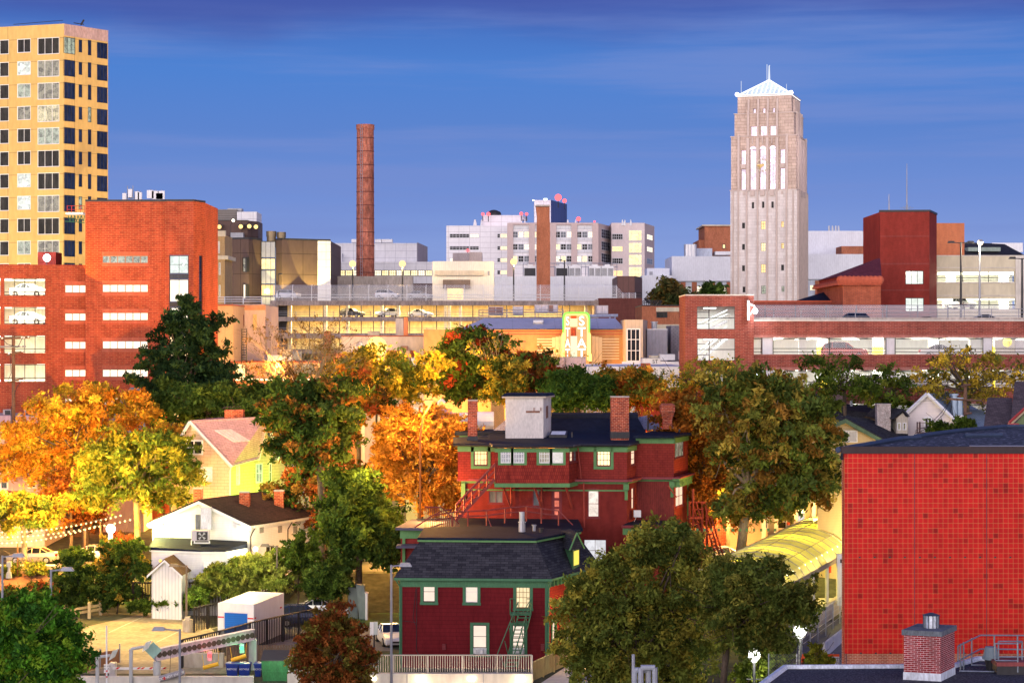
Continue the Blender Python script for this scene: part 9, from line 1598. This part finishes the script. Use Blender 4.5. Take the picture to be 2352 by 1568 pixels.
mp2=nd(nt,'ShaderNodeMapping');mp2.inputs['Scale'].default_value=(3,3,8);nt.links.new(tc.outputs['Generated'],mp2.inputs[0]);n2=nd(nt,'ShaderNodeTexNoise');n2.inputs['Scale'].default_value=1.8;n2.inputs['Detail'].default_value=5;nt.links.new(mp2.outputs[0],n2.inputs['Vector'])
ad=nd(nt,'ShaderNodeMath',operation='MULTIPLY_ADD');ad.inputs[1].default_value=.05;nt.links.new(n2.outputs['Fac'],ad.inputs[0]);nt.links.new(sx.outputs[2],ad.inputs[2])
m2=nd(nt,'ShaderNodeMapRange');m2.interpolation_type='SMOOTHSTEP';m2.inputs['From Min'].default_value=.172;m2.inputs['From Max'].default_value=.196;m2.inputs['To Max'].default_value=.8;nt.links.new(ad.outputs[0],m2.inputs[0])
x2=nd(nt,'ShaderNodeMix',data_type='RGBA');x2.inputs[7].default_value=lin('42549f');nt.links.new(m2.outputs[0],x2.inputs[0]);nt.links.new(mx.outputs[2],x2.inputs[6])
sb=nd(nt,'ShaderNodeMapRange');sb.interpolation_type='SMOOTHSTEP';sb.inputs['From Min'].default_value=-.1;sb.inputs['From Max'].default_value=-.9;sb.inputs['To Min'].default_value=0;sb.inputs['To Max'].default_value=1;nt.links.new(sx.outputs[1],sb.inputs[0])
hz=nd(nt,'ShaderNodeMapRange');hz.interpolation_type='SMOOTHSTEP';hz.inputs['From Min'].default_value=.75;hz.inputs['From Max'].default_value=0;nt.links.new(sx.outputs[2],hz.inputs[0])
mu=nd(nt,'ShaderNodeMath',operation='MULTIPLY');nt.links.new(sb.outputs[0],mu.inputs[0]);nt.links.new(hz.outputs[0],mu.inputs[1])
x3=nd(nt,'ShaderNodeMix',data_type='RGBA');x3.inputs[7].default_value=(AGLOW[0],AGLOW[1],AGLOW[2],1);nt.links.new(mu.outputs[0],x3.inputs[0]);nt.links.new(x2.outputs[2],x3.inputs[6]);nt.links.new(x3.outputs[2],bg.inputs[0]);bg.inputs[1].default_value=1.0
s=bpy.data.lights.new('afterglow_sun','SUN');s.energy=SUNE;s.angle=math.radians(30);s.color=(1,.86,.80);so=bpy.data.objects.new('afterglow_sun',s);COL.objects.link(so);so.rotation_euler=Vector((.35,1,-.38)).to_track_quat('-Z','Y').to_euler()
c=bpy.data.cameras.new('camera');c.sensor_width=36;c.lens=36*FOC/2352;c.clip_start=1;c.clip_end=6000
co=bpy.data.objects.new('camera',c);COL.objects.link(co);co.location=(0,0,H);co.rotation_euler=(math.pi/2,0,0)
sc=bpy.context.scene;sc.camera=co;sc.render.engine='CYCLES'
sc.view_settings.view_transform='Standard';sc.view_settings.look='None';sc.view_settings.exposure=.2;sc.view_settings.gamma=1
cy=sc.cycles;cy.use_denoising=True;cy.max_bounces=5;cy.diffuse_bounces=3;cy.glossy_bounces=2;cy.transmission_bounces=2;cy.transparent_max_bounces=8;cy.sample_clamp_indirect=4;cy.caustics_reflective=False;cy.caustics_refractive=False;cy.use_light_tree=True
try: cy.denoiser='OPENIMAGEDENOISE';cy.denoising_input_passes='RGB_ALBEDO_NORMAL'
except Exception: pass
SPLIT={'column','porch_column','brace','brick_pier','window_fin','iron_band','roof_stack','exhaust_stack','ceiling_light','soldier_course','post','frame_pier','vent_pipe','canopy_lamp','wall_lamp','round_hole','roof_mast','insulator','antefix','lattice_vent','roof_fan','flue','cable','purlin','downpipe','red_marker','banner_arm','red_mark','no_entry_symbol','bargeboard','red_band','neon_bar','joint','expansion_joint','conduit','stair_flight','meter_box','roof_dome','shingled_roof','wheel','yellow_band','ledge','spandrel_band','lintel','cross_rib','shingled_wall','window_arch'}
def split(o):
 me=o.data;nv=len(me.vertices);par=list(range(nv))
 def find(a):
  while par[a] != a: par[a]=par[par[a]];a=par[a]
  return a
 for p in me.polygons:
  v=p.vertices;r=find(v[0])
  for q in v[1:]: par[find(q)]=r
 isl={}
 for p in me.polygons: isl.setdefault(find(p.vertices[0]),[]).append(p.index)
 co=[v.co for v in me.vertices];L=[]
 for fs in isl.values():
  vs={v for f in fs for v in me.polygons[f].vertices};lo=[min(co[v][k] for v in vs)-.03 for k in range(3)];hi=[max(co[v][k] for v in vs)+.03 for k in range(3)];L.append([fs,lo,hi])
 ch=True
 while ch and len(L) < 400:
  ch=False
  for i in range(len(L)):
   for j in range(len(L)-1,i,-1):
    a,b=L[i],L[j]
    if all(a[1][k] <= b[2][k] and b[1][k] <= a[2][k] for k in range(3)): L[i]=[a[0]+b[0],[min(a[1][k],b[1][k]) for k in range(3)],[max(a[2][k],b[2][k]) for k in range(3)]];L.pop(j);ch=True
 if not 1 < len(L) <= 100 or o.children: return
 nm=o.name.split('.')[0];uv=me.uv_layers[0].data
 for fs,lo,hi in L:
  n=bpy.data.meshes.new(nm);idx={};F_=[];us=[];mi=[]
  for f in fs:
   p=me.polygons[f];F_.append([idx.setdefault(v,len(idx)) for v in p.vertices]);mi.append(p.material_index);us += [c for l in p.loop_indices for c in uv[l].uv]
  n.from_pydata([co[v][:] for v in idx],[],F_);[n.materials.append(m) for m in me.materials];n.polygons.foreach_set('material_index',mi);n.uv_layers.new(name='UVMap').data.foreach_set('uv',us);n.update()
  c=bpy.data.objects.new(nm,n);COL.objects.link(c);c.parent=o.parent;c.matrix_parent_inverse=o.matrix_parent_inverse
 bpy.data.objects.remove(o)
for o in [o for o in bpy.data.objects if o.type == 'MESH' and o.parent and not o.parent.parent and o.name.split('.')[0] in SPLIT and o.data.uv_layers]: split(o)
